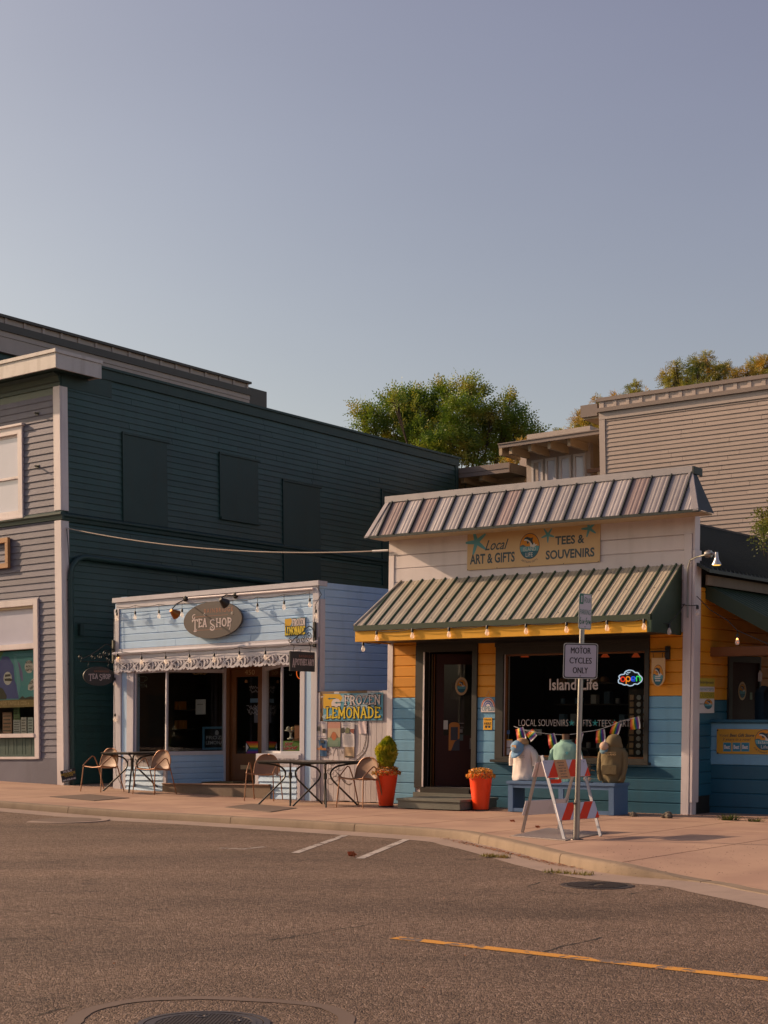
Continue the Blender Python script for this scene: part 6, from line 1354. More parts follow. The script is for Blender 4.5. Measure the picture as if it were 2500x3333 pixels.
# ================================================================== SIGNS AND FITTINGS OF THE TEA SHOP
M['ovalgrey'] = paint('sign_grey_brown', (.075, .06, .055), .5, .06, .05, 20, (1, 1, 1), .02); M['letterpink'] = plain('letter_pale_pink', (.55, .47, .47), .55); M['lettergold'] = plain('letter_copper', (.34, .13, .07), .5)
M['copper'] = paint('copper_shade', (.30, .12, .03), .35, .15, .1, 20, (1, 1, 1), .03, metal=.7)
t = thing('oval_shop_sign', 'grey brown oval sign lettered BAINBRIDGE TEA SHOP on the blue parapet', 'sign', FT.p(*[X(808, 328, .1)[0], .1, X(808, 468, .1)[1]]))
oc = X(808, 327, .12); orx = (X(1033, 320, .12)[0]-X(583, 340, .12)[0])/2; ory = (X(808, 185, .12)[1]-X(808, 470, .12)[1])/2
MB().poly(FT, ell(oc[0], oc[1], orx, ory, 56), .075, .12).build('board', M['ovalgrey'], t, bevel=.003)
MB().box(FT, oc[0]-.4, oc[0]+.4, .02, .075, oc[1]-.03, oc[1]+.03).build('batten', M['darktrim'], t)
tl = math.atan2(X(960, 0)[1]-X(700, 0)[1], 1) if False else 0.0
def xr(x0, x1, y0, y1, w): a, b = X(x0, y1, w), X(x1, y0, w); return a[0], b[0], X((x0+x1)/2, y1, w)[1], X((x0+x1)/2, y0, w)[1]
q = xr(745, 968, 230, 268, .1215); text(FT, t, 'BAINBRIDGE', q[0], q[1], X(850, 268, .12)[1], X(850, 234, .12)[1], .1215, 'lettergold', bold=.0, space=1.3)
m = MB(); slab(FT, 'TEA', X(655, 0, .12)[0], X(770, 0, .12)[0], X(715, 383, .12)[1], X(715, 318, .12)[1], .122, m, 0, thick=.17, big={0: 1.5}); slab(FT, 'SHOP', X(788, 0, .12)[0], X(960, 0, .12)[0], X(880, 378, .12)[1], X(880, 313, .12)[1], .122, m, 0, thick=.17, big={0: 1.45})
s0_ = X(662, 308, .12); m.ribbon(FT, spiral(s0_[0]+.02, s0_[1]-.0, .055, .01, 60, 400), .016, .1215, .1215, 0); s0_ = X(680, 405, .12); m.ribbon(FT, spiral(s0_[0], s0_[1], .03, .006, -60, 260), .012, .1212, .1212, 0); s0_ = X(800, 392, .12); m.ribbon(FT, spiral(s0_[0], s0_[1], .04, .008, 0, 330), .014, .1212, .1212, 0); s0_ = X(940, 400, .12); m.ribbon(FT, arc(s0_[0]-.01, s0_[1]+.08, .03, .08, 90, -90, 6), .014, .1212, .1212, 0)
m.build('lettering', [M['letterpink']], t, fix=False)
m = MB(); m.box(FT, X(700, 0)[0], X(965, 0)[0], .1205, .1212, X(830, 293, .12)[1]-.003, X(830, 293, .12)[1]+.003); m.build('rule', M['lettergold'], t); m = MB(); m.box(FT, X(700, 0)[0], X(920, 0)[0], .1205, .1212, X(810, 400, .12)[1]-.003, X(810, 400, .12)[1]+.003); m.build('rule', M['lettergold'], t)
def lemonade(F, parent, u0, u1, v0, v1, w, arrows=True):
    """blue sky print with lemons, FROZEN over LEMONADE in outlined slab capitals"""
    m = MB(); mats = [plain('print_blue_%d' % arrows, (.09, .30, .42), .4), plain('print_sky_%d' % arrows, (.32, .44, .5), .4), plain('print_lemon_%d' % arrows, (.62, .36, .02), .4), M['blackpaint'], plain('print_pale_%d' % arrows, (.62, .55, .53), .4), plain('print_yellow_%d' % arrows, (.66, .50, .03), .4), plain('print_arrow_%d' % arrows, (.01, .13, .15), .4)]
    W_, H_ = u1-u0, v1-v0; P = lambda a, b: (u0+a*W_, v0+b*H_)
    m.face(F, [P(0, 0), P(1, 0), P(1, 1), P(0, 1)], w, 0)
    for cx, cy, rx, ry in ((.42, .82, .2, .14), (.75, .9, .2, .1), (.6, .5, .25, .08), (.1, .15, .12, .1)): m.face(F, [P(cx+rx*math.cos(a), cy+ry*math.sin(a)) for a in [k*PI/10 for k in range(20)]], w+.0004+cx*.0003, 1)
    if arrows:
        m.face(F, [P(*p) for p in [(.0, 1), (.28, .98), (.33, .85), (.28, .62), (.17, .5), (.02, .45), (0, .5)]], w+.001, 2); m.face(F, [P(.22+.08*math.cos(a), .62+.2*math.sin(a)) for a in [k*PI/10 for k in range(20)]], w+.0014, 4)
        for ax, ay in ((.07, .82), (.19, .66)): m.face(F, [P(ax, ay), P(ax+.05, ay+.045), P(ax+.045, ay+.018), P(ax+.14, ay+.018), P(ax+.14, ay-.018), P(ax+.045, ay-.018), P(ax+.05, ay-.045)], w+.002, 6)
        f, l = ((.36, .965), (.58, .92)), ((.05, .965), (.09, .49))
    else:
        m.face(F, [P(*p) for p in [(.0, .95), (.3, .98), (.34, .8), (.30, .6), (.15, .52), (.0, .56)]], w+.001, 2)
        f, l = ((.38, .97), (.54, .93)), ((.02, .97), (.05, .5))
    for wd, (hx, vy), mi in (('FROZEN', f, 4), ('LEMONADE', l, 5)):
        a, b = P(hx[0], vy[0]), P(hx[1], vy[1]); slab(F, wd, a[0], b[0], a[1], b[1], w+.0022, m, 3, thick=.27, serif=.2); slab(F, wd, a[0], b[0], a[1], b[1], w+.0062, m, mi, thick=.15, serif=.095)
    return m.build('print', mats, parent, fix=False)
q = FT.rect(925, 2011, 995, 2071, .04); q = (FT.u(926, 2040, .04), FT.u(994.5, 2040, .04), FT.v(960, 2069, .04), FT.v(960, 2010, .04))
t = thing('lemonade_placard', 'small square FROZEN LEMONADE placard at the right end of the blue parapet', 'sign', FT.p(q[0], .03, q[2])); MB().box(FT, q[0], q[1], .018, .03, q[2], q[3]).build('panel', M['teablue'], t); lemonade(FT, t, q[0], q[1], q[2], q[3], .0312, False)
# scroll brackets with hanging signs
def bracket_sign(base, dirv, label, kind, L=.62):
    """wrought iron arm along dirv from a wall plate, with a board hanging below"""
    F = Fr(base, Vector(dirv).normalized(), Vector((0, 0, 1)), Vector(dirv).normalized().cross(Vector((0, 0, 1))))
    t = thing('hanging_sign', label, 'hanging sign', base)
    MB().box(F, -.0, .03, -.03, .03, -.22, .22).build('wall_plate', M['black'], t, bevel=.004)
    top = [(.03, -.05)]+arc(.14, .0, .11, .14, 180, 60, 8)+[(.36, .0), (.5, -.08), (L, -.17)]
    MB().tube([F.p(a, 0, b) for a, b in top], .0085, 7).build('arm', M['black'], t, smooth=True); MB().tube([F.p(.03, 0, -.2), F.p(L, 0, -.2)], .008, 7).build('arm', M['black'], t, smooth=True)
    for cx, cy, r, a0, a1 in ((.15, -.04, .085, -80, 560), (.31, -.10, .06, 100, 640), (.43, -.12, .055, 80, -440), (L-.0, -.13, .05, 120, -420), (.12, -.15, .045, 60, -400)):
        MB().tube([F.p(a, 0, b) for a, b in spiral(cx, cy, r, .012, a0, a1, 26)], .0065, 6).build('scroll', M['black'], t, smooth=True)
    bw, bh = (.62, .34); ux = .02; v1 = -.31
    for x in (ux+.1, ux+bw-.1): MB().tube([F.p(x, 0, -.2), F.p(x-.012, .0, -.24), F.p(x+.01, 0, -.275), F.p(x, 0, -.315)], .006, 6).build('hook', M['black'], t)
    if kind == 'rect':
        MB().box(F, ux, ux+bw, -.014, .014, v1-bh, v1).build('board', M['signdark'], t, bevel=.003)
        for s in (1, -1):
            F2 = F if s == 1 else Fr(F.p(2*ux+bw, 0, 0), -F.U, F.V, -F.W)
            text(F2, t, 'BAINBRIDGE', ux+.22, ux+bw-.04, v1-.10, v1-.055, .0155, 'lettergold', space=1.3); m = MB(); slab(F2, 'APOTHECARY', ux+.05, ux+bw-.03, v1-.235, v1-.125, .016, m, 0, thick=.15, big={0: 1.35}); m.build('lettering', [M['letterpink']], t, fix=False)
    else:
        c = (ux+.3, v1-.17); MB().poly(F, ell(c[0], c[1], .33, .185, 40), -.014, .014).build('board', M['signdark'], t, bevel=.003)
        for s in (1, -1):
            F2 = F if s == 1 else Fr(F.p(2*c[0], 0, 0), -F.U, F.V, -F.W)
            text(F2, t, 'BAINBRIDGE', c[0]-.1, c[0]+.2, c[1]+.075, c[1]+.11, .0155, 'lettergold', space=1.3)
            m = MB(); slab(F2, 'TEA', c[0]-.22, c[0]-.03, c[1]-.05, c[1]+.045, .016, m, 0, thick=.16, big={0: 1.4}); slab(F2, 'SHOP', c[0]+.0, c[0]+.24, c[1]-.05, c[1]+.045, .016, m, 0, thick=.16, big={0: 1.4}); m.build('lettering', [M['letterpink']], t, fix=False)
    return t
M['signdark'] = plain('sign_charcoal', (.032, .034, .036), .5)
# the apothecary sign: plate at the right corner post, arm reaching over the pavement to the left as seen
pb = FT.p(FT.u(1030, 2066), .035, FT.v(1030, 2066))
tip = world_at(946, 2066, 1); 
def arm_dir(base, px, L):                        # horizontal direction of length L from base whose end projects on column px
    best = None
    for k in range(720):
        a = k*PI/360; d = Vector((math.cos(a), math.sin(a), 0)); p = base+d*L
        if d.dot(FT.W) < .05: continue
        e = abs(p.x/p.y*FPX+CX-px)
        if best is None or e < best[0]: best = (e, d)
    return best[1]
bracket_sign(pb, arm_dir(pb, 943, .64), 'black board lettered BAINBRIDGE APOTHECARY on a scroll bracket at the right corner post', 'rect')
pb = FT.p(uL, .03, FT.v(380, 2121)); 
bracket_sign(pb, Vector((-.80, -.6, 0)), 'oval TEA SHOP board on a scroll bracket at the left corner post', 'oval', .70)
# gooseneck spot lamps
def spot(label, px, py, tx, ty, shade, lit, wo=.5):
    u, v = X(px, py); a = FT.p(u, .03, v); u2_, v2_ = X(tx, ty, wo); b = FT.p(u2_, wo, v2_); t = thing('spot_lamp', label, 'lamp', a)
    MB().lathe(a, [(.05, 0), (.055, .03), (.03, .05), (0, .05)], 12, axis=FT.W).build('base', M['black'], t); MB().tube([a, a.lerp(b, .7)+Vector((0, 0, .07)), b+Vector((0, 0, .05)), b], .011, 7).build('arm', M['darktrim' if lit else 'black'], t, smooth=True)
    ax = (FT.p(u2_+.05, .0, v2_-.3)-b).normalized(); MB().lathe(b-ax*.04, [(.03, 0), (.045, .03), (.075, .10), (.095, .16), (.088, .16), (.07, .1), (.03, .03)], 18, axis=ax).build('lamp_shade', M[shade], t, smooth=True)
    MB().lathe(b+ax*.05, [(.03, 0), (.045, .04), (.03, .075), (0, .08)], 12, axis=ax).build('lamp_bulb', M['lampglow'] if lit else M['white'], t, smooth=True); return t
M['lampglow'] = plain('lit_lamp_face', (1, .6, .12), .4, emit=1.2)
spot('amber lit copper spot lamp reaching out at the upper left of the parapet', 615, 165, 500, 262, 'copper', True, .55)
spot('black spot lamp directly above the oval sign', 1000, 140, 880, 175, 'black', False, .5)
MB().tube([FT.p(X(640, 160)[0], .05, X(640, 160)[1]), FT.p(X(1600, 88)[0], .05, X(1600, 88)[1])], .022, 8).build('conduit', M['whitewood'], None, smooth=True); tag(bpy.data.objects['conduit'], 'pale blue conduit pipe running just under the tea shop coping', 'pipe')
# festoon lights
def xs(l, w, dy=0): return [FT.p(*(lambda q: (q[0], w, q[1]))(X(x, y+dy, w))) for x, y in l]
top = [(72, 225), (213, 215), (397, 205), (575, 195), (755, 188), (967, 178), (1157, 150), (1362, 130), (1560, 110)]
festoon('string of clear bulbs hung along the top of the tea shop parapet', xs(top, .10), xs(top, .10), pend=.11, sag=.03, blen=.1)
low = [(75, 560), (262, 578), (448, 574), (632, 562), (822, 555), (1017, 538), (1217, 535), (1400, 520)]
festoon('string of clear bulbs hung along the scalloped valance', xs(low, .13), xs(low, .13)[0:7], pend=.07, sag=.03)
festoon('bulbs dropping beside the right corner post above the apothecary sign', [FT.p(*(lambda q: (q[0], .09, q[1]))(FT.uv(x, y, .09))) for x, y in ((1034, 1912), (1046, 1935), (1026, 1969), (1023, 2045), (1020, 2090))], [FT.p(*(lambda q: (q[0], .09, q[1]))(FT.uv(1028, 1974, .09)))], pend=.05, sag=0)
lf = [(372, 2000), (375, 2110), (371, 2210), (374, 2320), (374, 2420), (378, 2520), (392, 2550)]
festoon('thin cord with few bulbs trailing down the left corner post to the ground', [FT.p(*(lambda q: (q[0], .07, q[1]))(FT.uv(x, y, .07))) for x, y in lf], [FT.p(*(lambda q: (q[0], .07, q[1]))(FT.uv(x, y, .07))) for x, y in ((379, 1984), (373, 2205), (374, 2322), (384, 2128))], pend=0, sag=.0, lit=(3,))
# overhead wire
t = thing('overhead_cable', 'pale sagging service cable from the slate corner to the gift shop', 'cable', SA.p(.1, .08, SA.v(214, 1720)))
wp = []; a_ = SA.p(.09, .06, SA.v(214, 1720)); b_ = FI.p(uLi+.01, .06, FI.v(1264, 1793))
for k in range(25): s = k/24; wp.append(a_.lerp(b_, s)-Vector((0, 0, 4*.20*s*(1-s))))
MB().tube(wp, .011, 6).build('wire', plain('weathered_wire', (.36, .30, .25), .6), t, smooth=True); MB().tube([wp[23], wp[24]], .02, 6).build('clamp', M['white'], t); MB().tube([wp[0], wp[0]+(wp[1]-wp[0])*.2], .02, 6).build('clamp', M['white'], t)
MB().tube([wp[0], wp[0]+Vector((.03, -.02, -.3)), wp[0]+Vector((.06, -.03, -.8)), wp[0]+Vector((.07, -.03, -1.3))], .008, 5).build('drop_wire', M['rope'], t, smooth=True)
# ================================================================== FENCE NOTICES
q4 = lambda x, y: FG.uv(980+x*.18083, 2200+y*.18083, .02)
def sheetq(name, cat, label, x0, y0, x1, y1, mats, draw=None, w=.012, rot=0, skew=0):
    a, b = q4(x0, y1), q4(x1, y0); t = thing(name, label, cat, FG.p(a[0], w, a[1])); F = FG.at(a[0], w, a[1])
    F = Fr(F.O, (F.U*math.cos(rot)+F.V*math.sin(rot)), (F.V*math.cos(rot)-F.U*math.sin(rot)), F.W); W_, H_ = b[0]-a[0], b[1]-a[1]
    P = []; nx, ny = 10, 8; rr = random.Random(int(x0))
    ph = rr.uniform(0, 6)
    for j in range(ny+1):
        for i in range(nx+1):
            d = .006+.005*math.sin(i*.9+ph+j*.4)*(1 if name != 'framed_poster' else .3); P.append(F.p(W_*i/nx, d, H_*j/ny))
    MB().add(P, [(j*(nx+1)+i, j*(nx+1)+i+1, (j+1)*(nx+1)+i+1, (j+1)*(nx+1)+i) for j in range(ny) for i in range(nx)]).build('sheet', mats[0], t, smooth=True, fix=False)
    if draw: m = MB(); draw(F, m, W_, H_); m.build('print', mats, t, fix=False)
    return t, F, W_, H_
def rows(F, m, W_, H_, y0, y1, n, mi, x0=.1, x1=.9, w=.0135):
    rr = random.Random(n)
    for k in range(n):
        y = y0+(y1-y0)*k/max(n-1, 1); e = x1-rr.uniform(0, .12); m.face(F, [(x0*W_, y*H_), (e*W_, y*H_), (e*W_, (y+.014)*H_), (x0*W_, (y+.014)*H_)], w, mi)
def rc(F, m, W_, H_, x0, y0, x1, y1, mi, w=.0135): m.face(F, [(x0*W_, y0*H_), (x1*W_, y0*H_), (x1*W_, y1*H_), (x0*W_, y1*H_)], w, mi)
pw = plain('paper_white', (.55, .52, .53), .35)
# the wide banner
a, b = q4(405, 808), q4(1478, 318); t = thing('lemonade_banner', 'wide creased vinyl FROZEN LEMONADE banner with two teal arrows on the plank fence', 'banner', FG.p(a[0], .02, a[1]))
F = FG.at(a[0], .028, a[1]); W_, H_ = b[0]-a[0], q4(900, 318)[1]-q4(900, 808)[1]
MB().box(F, 0, W_, -.012, -.001, 0, H_).build('vinyl', M['lg_teal'], t); lemonade(F, t, 0, W_, 0, H_, .0003, True)
for x, y in ((.015, .93), (.985, .95), (.02, .06), (.985, .05)): MB().lathe(F.p(x*W_, 0, y*H_), [(.012, 0), (.012, .002), (.005, .002)], 10, axis=F.W).build('eyelet', M['galv'], t)
def dr(F, m, W_, H_): rc(F, m, W_, H_, .05, .1, .9, .3, 1); rc(F, m, W_, H_, .12, .38, .85, .58, 2); rc(F, m, W_, H_, .15, .66, .8, .9, 1)
sheetq('food_poster', 'poster', 'brown photograph poster half hidden behind the left end of the lemonade banner', 268, 262, 1180, 815, [plain('poster_brown', (.20, .12, .06)), plain('poster_tan', (.34, .18, .06)), plain('poster_rust', (.25, .10, .04)), M['white']], lambda F, m, W_, H_: [m.face(F, [(W_*(.07+.04*math.cos(a)), H_*(c+.13*math.sin(a))) for a in [k*PI/8 for k in range(16)]], .0135+c*.001, 1+(k2 % 2)) for k2, c in enumerate((.2, .5, .8))]+[rc(F, m, W_, H_, .09, .8, .14, .83, 3, .015)], w=.001)
def d1(F, m, W_, H_): rows(F, m, W_, H_, .86, .96, 3, 1); rows(F, m, W_, H_, .6, .8, 5, 3, .1, .6); rc(F, m, W_, H_, .1, .44, .38, .7, 2); rc(F, m, W_, H_, .62, .3, .9, .56, 2); rows(F, m, W_, H_, .3, .42, 4, 3, .1, .55); rows(F, m, W_, H_, .08, .12, 2, 1, .1, .95)
sheetq('event_flyer', 'flyer', 'white flyer with two dark portraits at the top left of the fence notices', 272, 820, 462, 1120, [pw, plain('ink_blue', (.12, .12, .3)), M['blackpaint'], plain('ink_grey', (.3, .28, .28))], d1)
def d2(F, m, W_, H_): 
    for k in range(8): rc(F, m, W_, H_, 0, k/8, 1, (k+1)/8, 1+min(k, 3) if k < 4 else 4 if k < 6 else 5, .0133+k*1e-5)
    m.face(F, [(W_*(.18), H_*.36), (W_*.3, H_*.5), (W_*.4, H_*.6), (W_*.5, H_*.62), (W_*.62, H_*.58), (W_*.78, H_*.45), (W_*.88, H_*.36)], .0142, 6); m.face(F, [(W_*(.5+.2*math.cos(a)), H_*(.43+.17*math.sin(a))) for a in [k*PI/8 for k in range(16)]], .0146, 7)
    rows(F, m, W_, H_, .06, .2, 4, 8, .15, .85, .0146)
sheetq('concert_poster', 'poster', 'tall faded poster of an orange dome over green water in the middle of the fence', 480, 832, 712, 1275, [pw, plain('cp1', (.06, .13, .09)), plain('cp2', (.09, .18, .12)), plain('cp3', (.16, .22, .14)), plain('cp4', (.42, .30, .2)), plain('cp5', (.42, .2, .15)), plain('cp6', (.14, .07, .03)), plain('cp7', (.36, .09, .02)), plain('cp8', (.3, .34, .25))], d2)
def d3(F, m, W_, H_): rows(F, m, W_, H_, .88, .95, 2, 1, .12, .85); rows(F, m, W_, H_, .1, .5, 12, 3, .12, .9); rows(F, m, W_, H_, .82, .84, 1, 3, .3, .8); m.face(F, [(.0, .6*H_), (.08*W_, .55*H_), (.3*W_, .62*H_), (.22*W_, .8*H_), (0, .77*H_)], .0136, 2); m.face(F, [(.3*W_, .56*H_), (.62*W_, .56*H_), (.66*W_, .76*H_), (.45*W_, .8*H_), (.33*W_, .74*H_)], .0138, 4); m.face(F, [(.7*W_, .62*H_), (.95*W_, .52*H_), (W_, .74*H_), (.72*W_, .74*H_)], .014, 5)
sheetq('photo_flyer', 'flyer', 'white flyer with three tilted photographs right of the orange dome poster', 722, 838, 962, 1278, [pw, plain('ink_navy', (.06, .07, .2)), M['blackpaint'], plain('ink_soft', (.34, .33, .36)), plain('pic_olive', (.12, .13, .06)), plain('pic_rust', (.22, .05, .03))], d3)
def d4(F, m, W_, H_): rc(F, m, W_, H_, .42, .82, .75, .98, 1); m.ribbon(F, catmull([(W_*(.06+.9*k/16), H_*(.45+.07*(1 if k % 2 else -1))) for k in range(17)], 2), .014, .0145, .0145, 2); m.face(F, [(.35*W_, .52*H_), (.5*W_, .68*H_), (.62*W_, .52*H_)], .0142, 2)
sheetq('blue_flyer', 'flyer', 'blue flyer with orange lettering hanging slightly tilted at the left of the fence', 262, 1150, 458, 1440, [plain('flyer_blue', (.025, .085, .19), .4), M['blackpaint'], plain('flyer_orange', (.45, .17, .03))], d4, rot=-.035)
def d5(F, m, W_, H_): rows(F, m, W_, H_, .85, .91, 2, 1); rows(F, m, W_, H_, .45, .75, 7, 2, .15, .85); rc(F, m, W_, H_, .1, .02, .9, .14, 1)
sheetq('notice_card', 'flyer', 'small brownish printed card low on the fence just above the table', 780, 1280, 955, 1470, [plain('card_tan', (.38, .27, .17)), M['blackpaint'], plain('card_ink', (.24, .16, .09))], d5)
sheetq('plastic_sleeve', 'sleeve', 'empty crumpled clear plastic sleeve at the right of the fence notices', 1035, 812, 1180, 1040, [plain('clear_plastic', (.62, .52, .53), .15)], None)
# drawing of an octopus arm brushed on the planks
m = MB(); mm = plain('brushed_ink', (.10, .07, .06), .8)
t = thing('brushed_drawing', 'ink drawing of a curling tentacle and flowers brushed across the lower planks', 'drawing', FG.p(fg0+.6, .004, .3))
def br(l, wd=.012): MB().ribbon(FG, catmull([q4(*p) for p in l], 4), wd, .0062, .0062).build('brush_stroke', mm, t, fix=False)
br([(1195, 800), (1195, 950), (1200, 1080), (1185, 1250), (1140, 1370), (1060, 1460), (960, 1550)], .018); br([(1150, 1000), (1165, 1120), (1140, 1230), (1080, 1370), (980, 1450)], .01)
for k in range(9): y = 860+k*60; br([(1165-k*k*1.2, y), (1185-k*k*1.2, y+22), (1165-k*k*1.2, y+40)], .007)
for cx, cy, r in ((470, 1640, 70), (520, 1720, 60), (600, 1640, 70), (560, 1560, 50), (690, 1650, 60), (520, 1900, 60), (610, 1850, 50)): br([(cx+r*math.cos(a*PI/4), cy+r*.9*math.sin(a*PI/4)) for a in range(8)], .008)
for k in range(5): br([(600, 1700), (640+k*22, 1760+k*18), (600+k*50, 1820+k*22)], .009)
br([(700, 1800), (760, 1900), (850, 1960), (900, 1930)], .02); br([(450, 1290), (520, 1330), (460, 1370), (540, 1400), (450, 1440)], .01); br([(570, 1440), (590, 1360), (640, 1300), (650, 1440)], .01); br([(700, 1440), (720, 1340), (740, 1400), (760, 1330)], .008)
# small signs on the gift shop
def rb(l, w): return [D(*p, w) for p in l]
t = thing('rainbow_sign', 'white hanging plaque with a rainbow arch over OPEN between door and window', 'sign', FI.p(*[D(917, 600)[0], .04, D(917, 635)[1]]))
q = D(918, 595, .045); r_ = (D(972, 600, .045)[0]-D(864, 600, .045)[0])/2; v0 = D(917, 635, .045)[1]
MB().poly(FI, [(q[0]-r_, v0), (q[0]+r_, v0)]+arc(q[0], q[1]+.0, r_, r_*1.15, 0, 180, 16), .022, .034).build('board', M['whitewood'], t)
m = MB()
for k, (f, mi) in enumerate(((.88, 0), (.62, 1), (.4, 1))): m.ribbon(FI, arc(q[0], q[1]-.0, r_*f, r_*f*1.15, 0, 180, 16), .018, .0355, .0355, mi)
m.build('rainbow', [plain('arch_orange', (.6, .12, .03)), plain('arch_blue', (.06, .1, .36))], t, fix=False)
m = MB(); slab(FI, 'OPEN', q[0]-r_*.88, q[0]+r_*.88, v0+.02, v0+.095, .0356, m, 0, thick=.2); m.build('lettering', [plain('open_grey', (.22, .32, .38))], t, fix=False)
for s in (-1, 1): MB().tube([FI.p(q[0]+s*r_*.5, .03, q[1]+r_*.95), FI.p(q[0], .03, D(917, 470)[1])], .003, 5).build('string', M['lg_cream'], t)
t = thing('sunglasses_sign', 'small orange notice reading SUNGLASSES HERE under the rainbow plaque', 'sign', FI.p(*[D(918, 770)[0], .03, D(918, 770)[1]]))
r1_ = (D(884, 725, .03)[0], D(951, 725, .03)[0], D(918, 772, .03)[1], D(918, 678, .03)[1]); MB().box(FI, r1_[0], r1_[1], .019, .026, r1_[2], r1_[3]).build('card', M['fasciaY'], t)
m = MB(); w_, h_ = r1_[1]-r1_[0], r1_[3]-r1_[2]
for s, a, b in (('SUNGLASSES', .78, .9), ('HERE', .42, .62)): text(FI, None, s, r1_[0]+w_*.1, r1_[1]-w_*.1, r1_[2]+h_*a, r1_[2]+h_*b, .0272, None, mb=m, mi=0, bold=.02)
for c_ in (.32, .68): m.face(FI, [(r1_[0]+w_*(c_-.15), r1_[2]+h_*.36), (r1_[0]+w_*(c_+.15), r1_[2]+h_*.36), (r1_[0]+w_*(c_+.12), r1_[2]+h_*.2), (r1_[0]+w_*c_, r1_[2]+h_*.14), (r1_[0]+w_*(c_-.12), r1_[2]+h_*.2)], .0272, 0)
m.build('print', [M['blackpaint']], t, fix=False)
# the long sign board over the awning
K = lambda x, y, w=0: FI.uv(1500+.3014*x, 1680+.3014*y, w)
c4 = [K(65, 170, .04), K(1502, 45, .04), K(1507, 488, .04), K(75, 590, .04)]
su0, su1 = (c4[0][0]+c4[3][0])/2, (c4[1][0]+c4[2][0])/2; sv1, sv0 = (c4[0][1]+c4[1][1])/2, (c4[2][1]+c4[3][1])/2; SW, SH = su1-su0, sv1-sv0
t = thing('gift_shop_sign', 'long cream board reading Local Art & Gifts, Tees & Souvenirs with starfish and orca badge', 'sign', FI.p(su0, .03, sv0))
MB().box(FI, su0, su1, .027, .042, sv0, sv1).build('board', M['lg_cream'], t, bevel=.002)
def kk(x, y): # position on the board from the photographed corners (bilinear)
    tx = (x-70)/1435; ty = ((590-102*tx)-y)/(( 590-102*tx)-(170-125*tx)); return su0+tx*SW, sv0+ty*SH
def kt(s, x0, x1, yb, yt, mat='lg_dark', **k): a, b = kk(x0, yb), kk(x1, yb-(x1-x0)*.078); tp = kk((x0+x1)/2, yt-(x1-x0)*.039)[1]; bt_ = kk((x0+x1)/2, yb-(x1-x0)*.039)[1]; return text(FI, t, s, a[0], b[0], bt_, tp, .0435, mat, **k)
M['slatetxt'] = plain('sign_slate_lettering', (.045, .075, .095))
kt('Local', 272, 535, 375, 265, 'slatetxt', shear=.45, bold=.012)
kt('ART & GIFTS', 103, 605, 530, 420, 'slatetxt', bold=.03); kt('TEES &', 1040, 1345, 310, 215, 'slatetxt', bold=.03); kt('SOUVENIRS', 940, 1450, 470, 370, 'slatetxt', bold=.03)
for x, y, r, ro in ((176, 284, .215, PI), (960, 200, .125, -PI/2), (1393, 128, .142, PI)): m = MB(); a = kk(x, y); starfish(FI, m, a[0], a[1], r, .0432, 0, rot=ro, inner=.27); m.build('starfish', [M['lg_teal']], t, fix=False)
a = kk(765, 322); badge(FI, t, a[0], a[1], .182, .205, .0432)
text(FI, t, 'ARTISAN GIFTS', a[0]-.16, a[0]+.16, a[1]-.265, a[1]-.235, .0435, 'slatetxt', arcr=.30)
m = MB()
for x in (80, 410, 765, 1130, 1490):
    for y in (585, 175): a = kk(x, y-(x-70)*(.07 if y > 300 else .085)); m.lathe(FI.p(a[0], .042, a[1]), [(.008, 0), (.008, .004), (0, .004)], 6, axis=FI.W)
m.build('screw_head', M['darktrim'], t, kind='stuff')
# hanging oval tongue sign at the right
t = thing('hanging_oval_plaque', 'cream tongue shaped plaque with orca badge hanging from a black bracket right of the window', 'hanging sign', FI.p(*[E(795, 1010)[0], .1, E(795, 1010)[1]]))
pc = E(797, 905, .1); r_ = (E(847, 900, .1)[0]-E(746, 900, .1)[0])/2; pt, pb_ = E(797, 795, .1)[1], E(797, 1010, .1)[1]
MB().poly(FI, [(pc[0]+r_, pt), (pc[0]-r_, pt)]+arc(pc[0], pb_+r_*1.35, r_, r_*1.35, 180, 360, 16), .085, .1).build('board', M['lg_cream'], t)
badge(FI, t, pc[0], E(797, 925, .1)[1], r_*.78, .155, .1012)
q = E(738, 748, .1); q2 = E(872, 757, .05); MB().box(FI, q[0], q2[0], .085, .105, q[1]-.012, q[1]+.012).build('arm', M['black'], t)
q = E(872, 757, .03); MB().box(FI, q[0]-.035, q[0]+.035, .02, .06, E(872, 808)[1], E(872, 708)[1]).build('wall_plate', M['black'], t)
for x in (760, 830): a = E(x, 760, .095); MB().tube([FI.p(a[0], .095, a[1]), FI.p(a[0], .095, pt)], .004, 5).build('link', M['black'], t)
# lights under the awning fascia, at the corner and on the wing
wA = AW+.03
pts = [H(180, 1437, wA), H(455, 1418, wA), H(738, 1408, wA), H(1032, 1392, wA), H(1333, 1380, wA), H(1645, 1368, wA), E(410, 515, wA), E(690, 505, wA)]
AFe = [FI.p(a, wA, b+.012) for a, b in pts]
festoon('string of clear bulbs along the amber awning fascia', AFe, AFe, sag=.03)
a = E(908, 545, .5); FI_ = [FI.p(b1_+.05, .5, a[1]+.02)]; festoon('loose bulb hanging on the dark green awning cheek', [AFe[-1], FI_[0], FI.p(uRi-.1, .09, E(1090, 395)[1]+.02)], FI_, sag=.02)
a = E(1095, 400, .1); p_ = FI.p(a[0], .1, a[1]+.01); festoon('single clear bulb beside the white corner post below the street lamp arm', [FI.p(uRi-.14, .08, a[1]+.03), p_], [p_], sag=.01)
a = H(80, 1525, .5); p_ = FI.p(FI.u(1182, 2092, .75), .75, fbv+.01); p2 = FI.p(FI.u(1240, 2096, .3), .3, fbv+.0); festoon('bulb hanging below the left end of the amber fascia', [p_, p2], [p_], sag=.02)
m1_ = lambda x, y, d: world_at(x, y, d); 
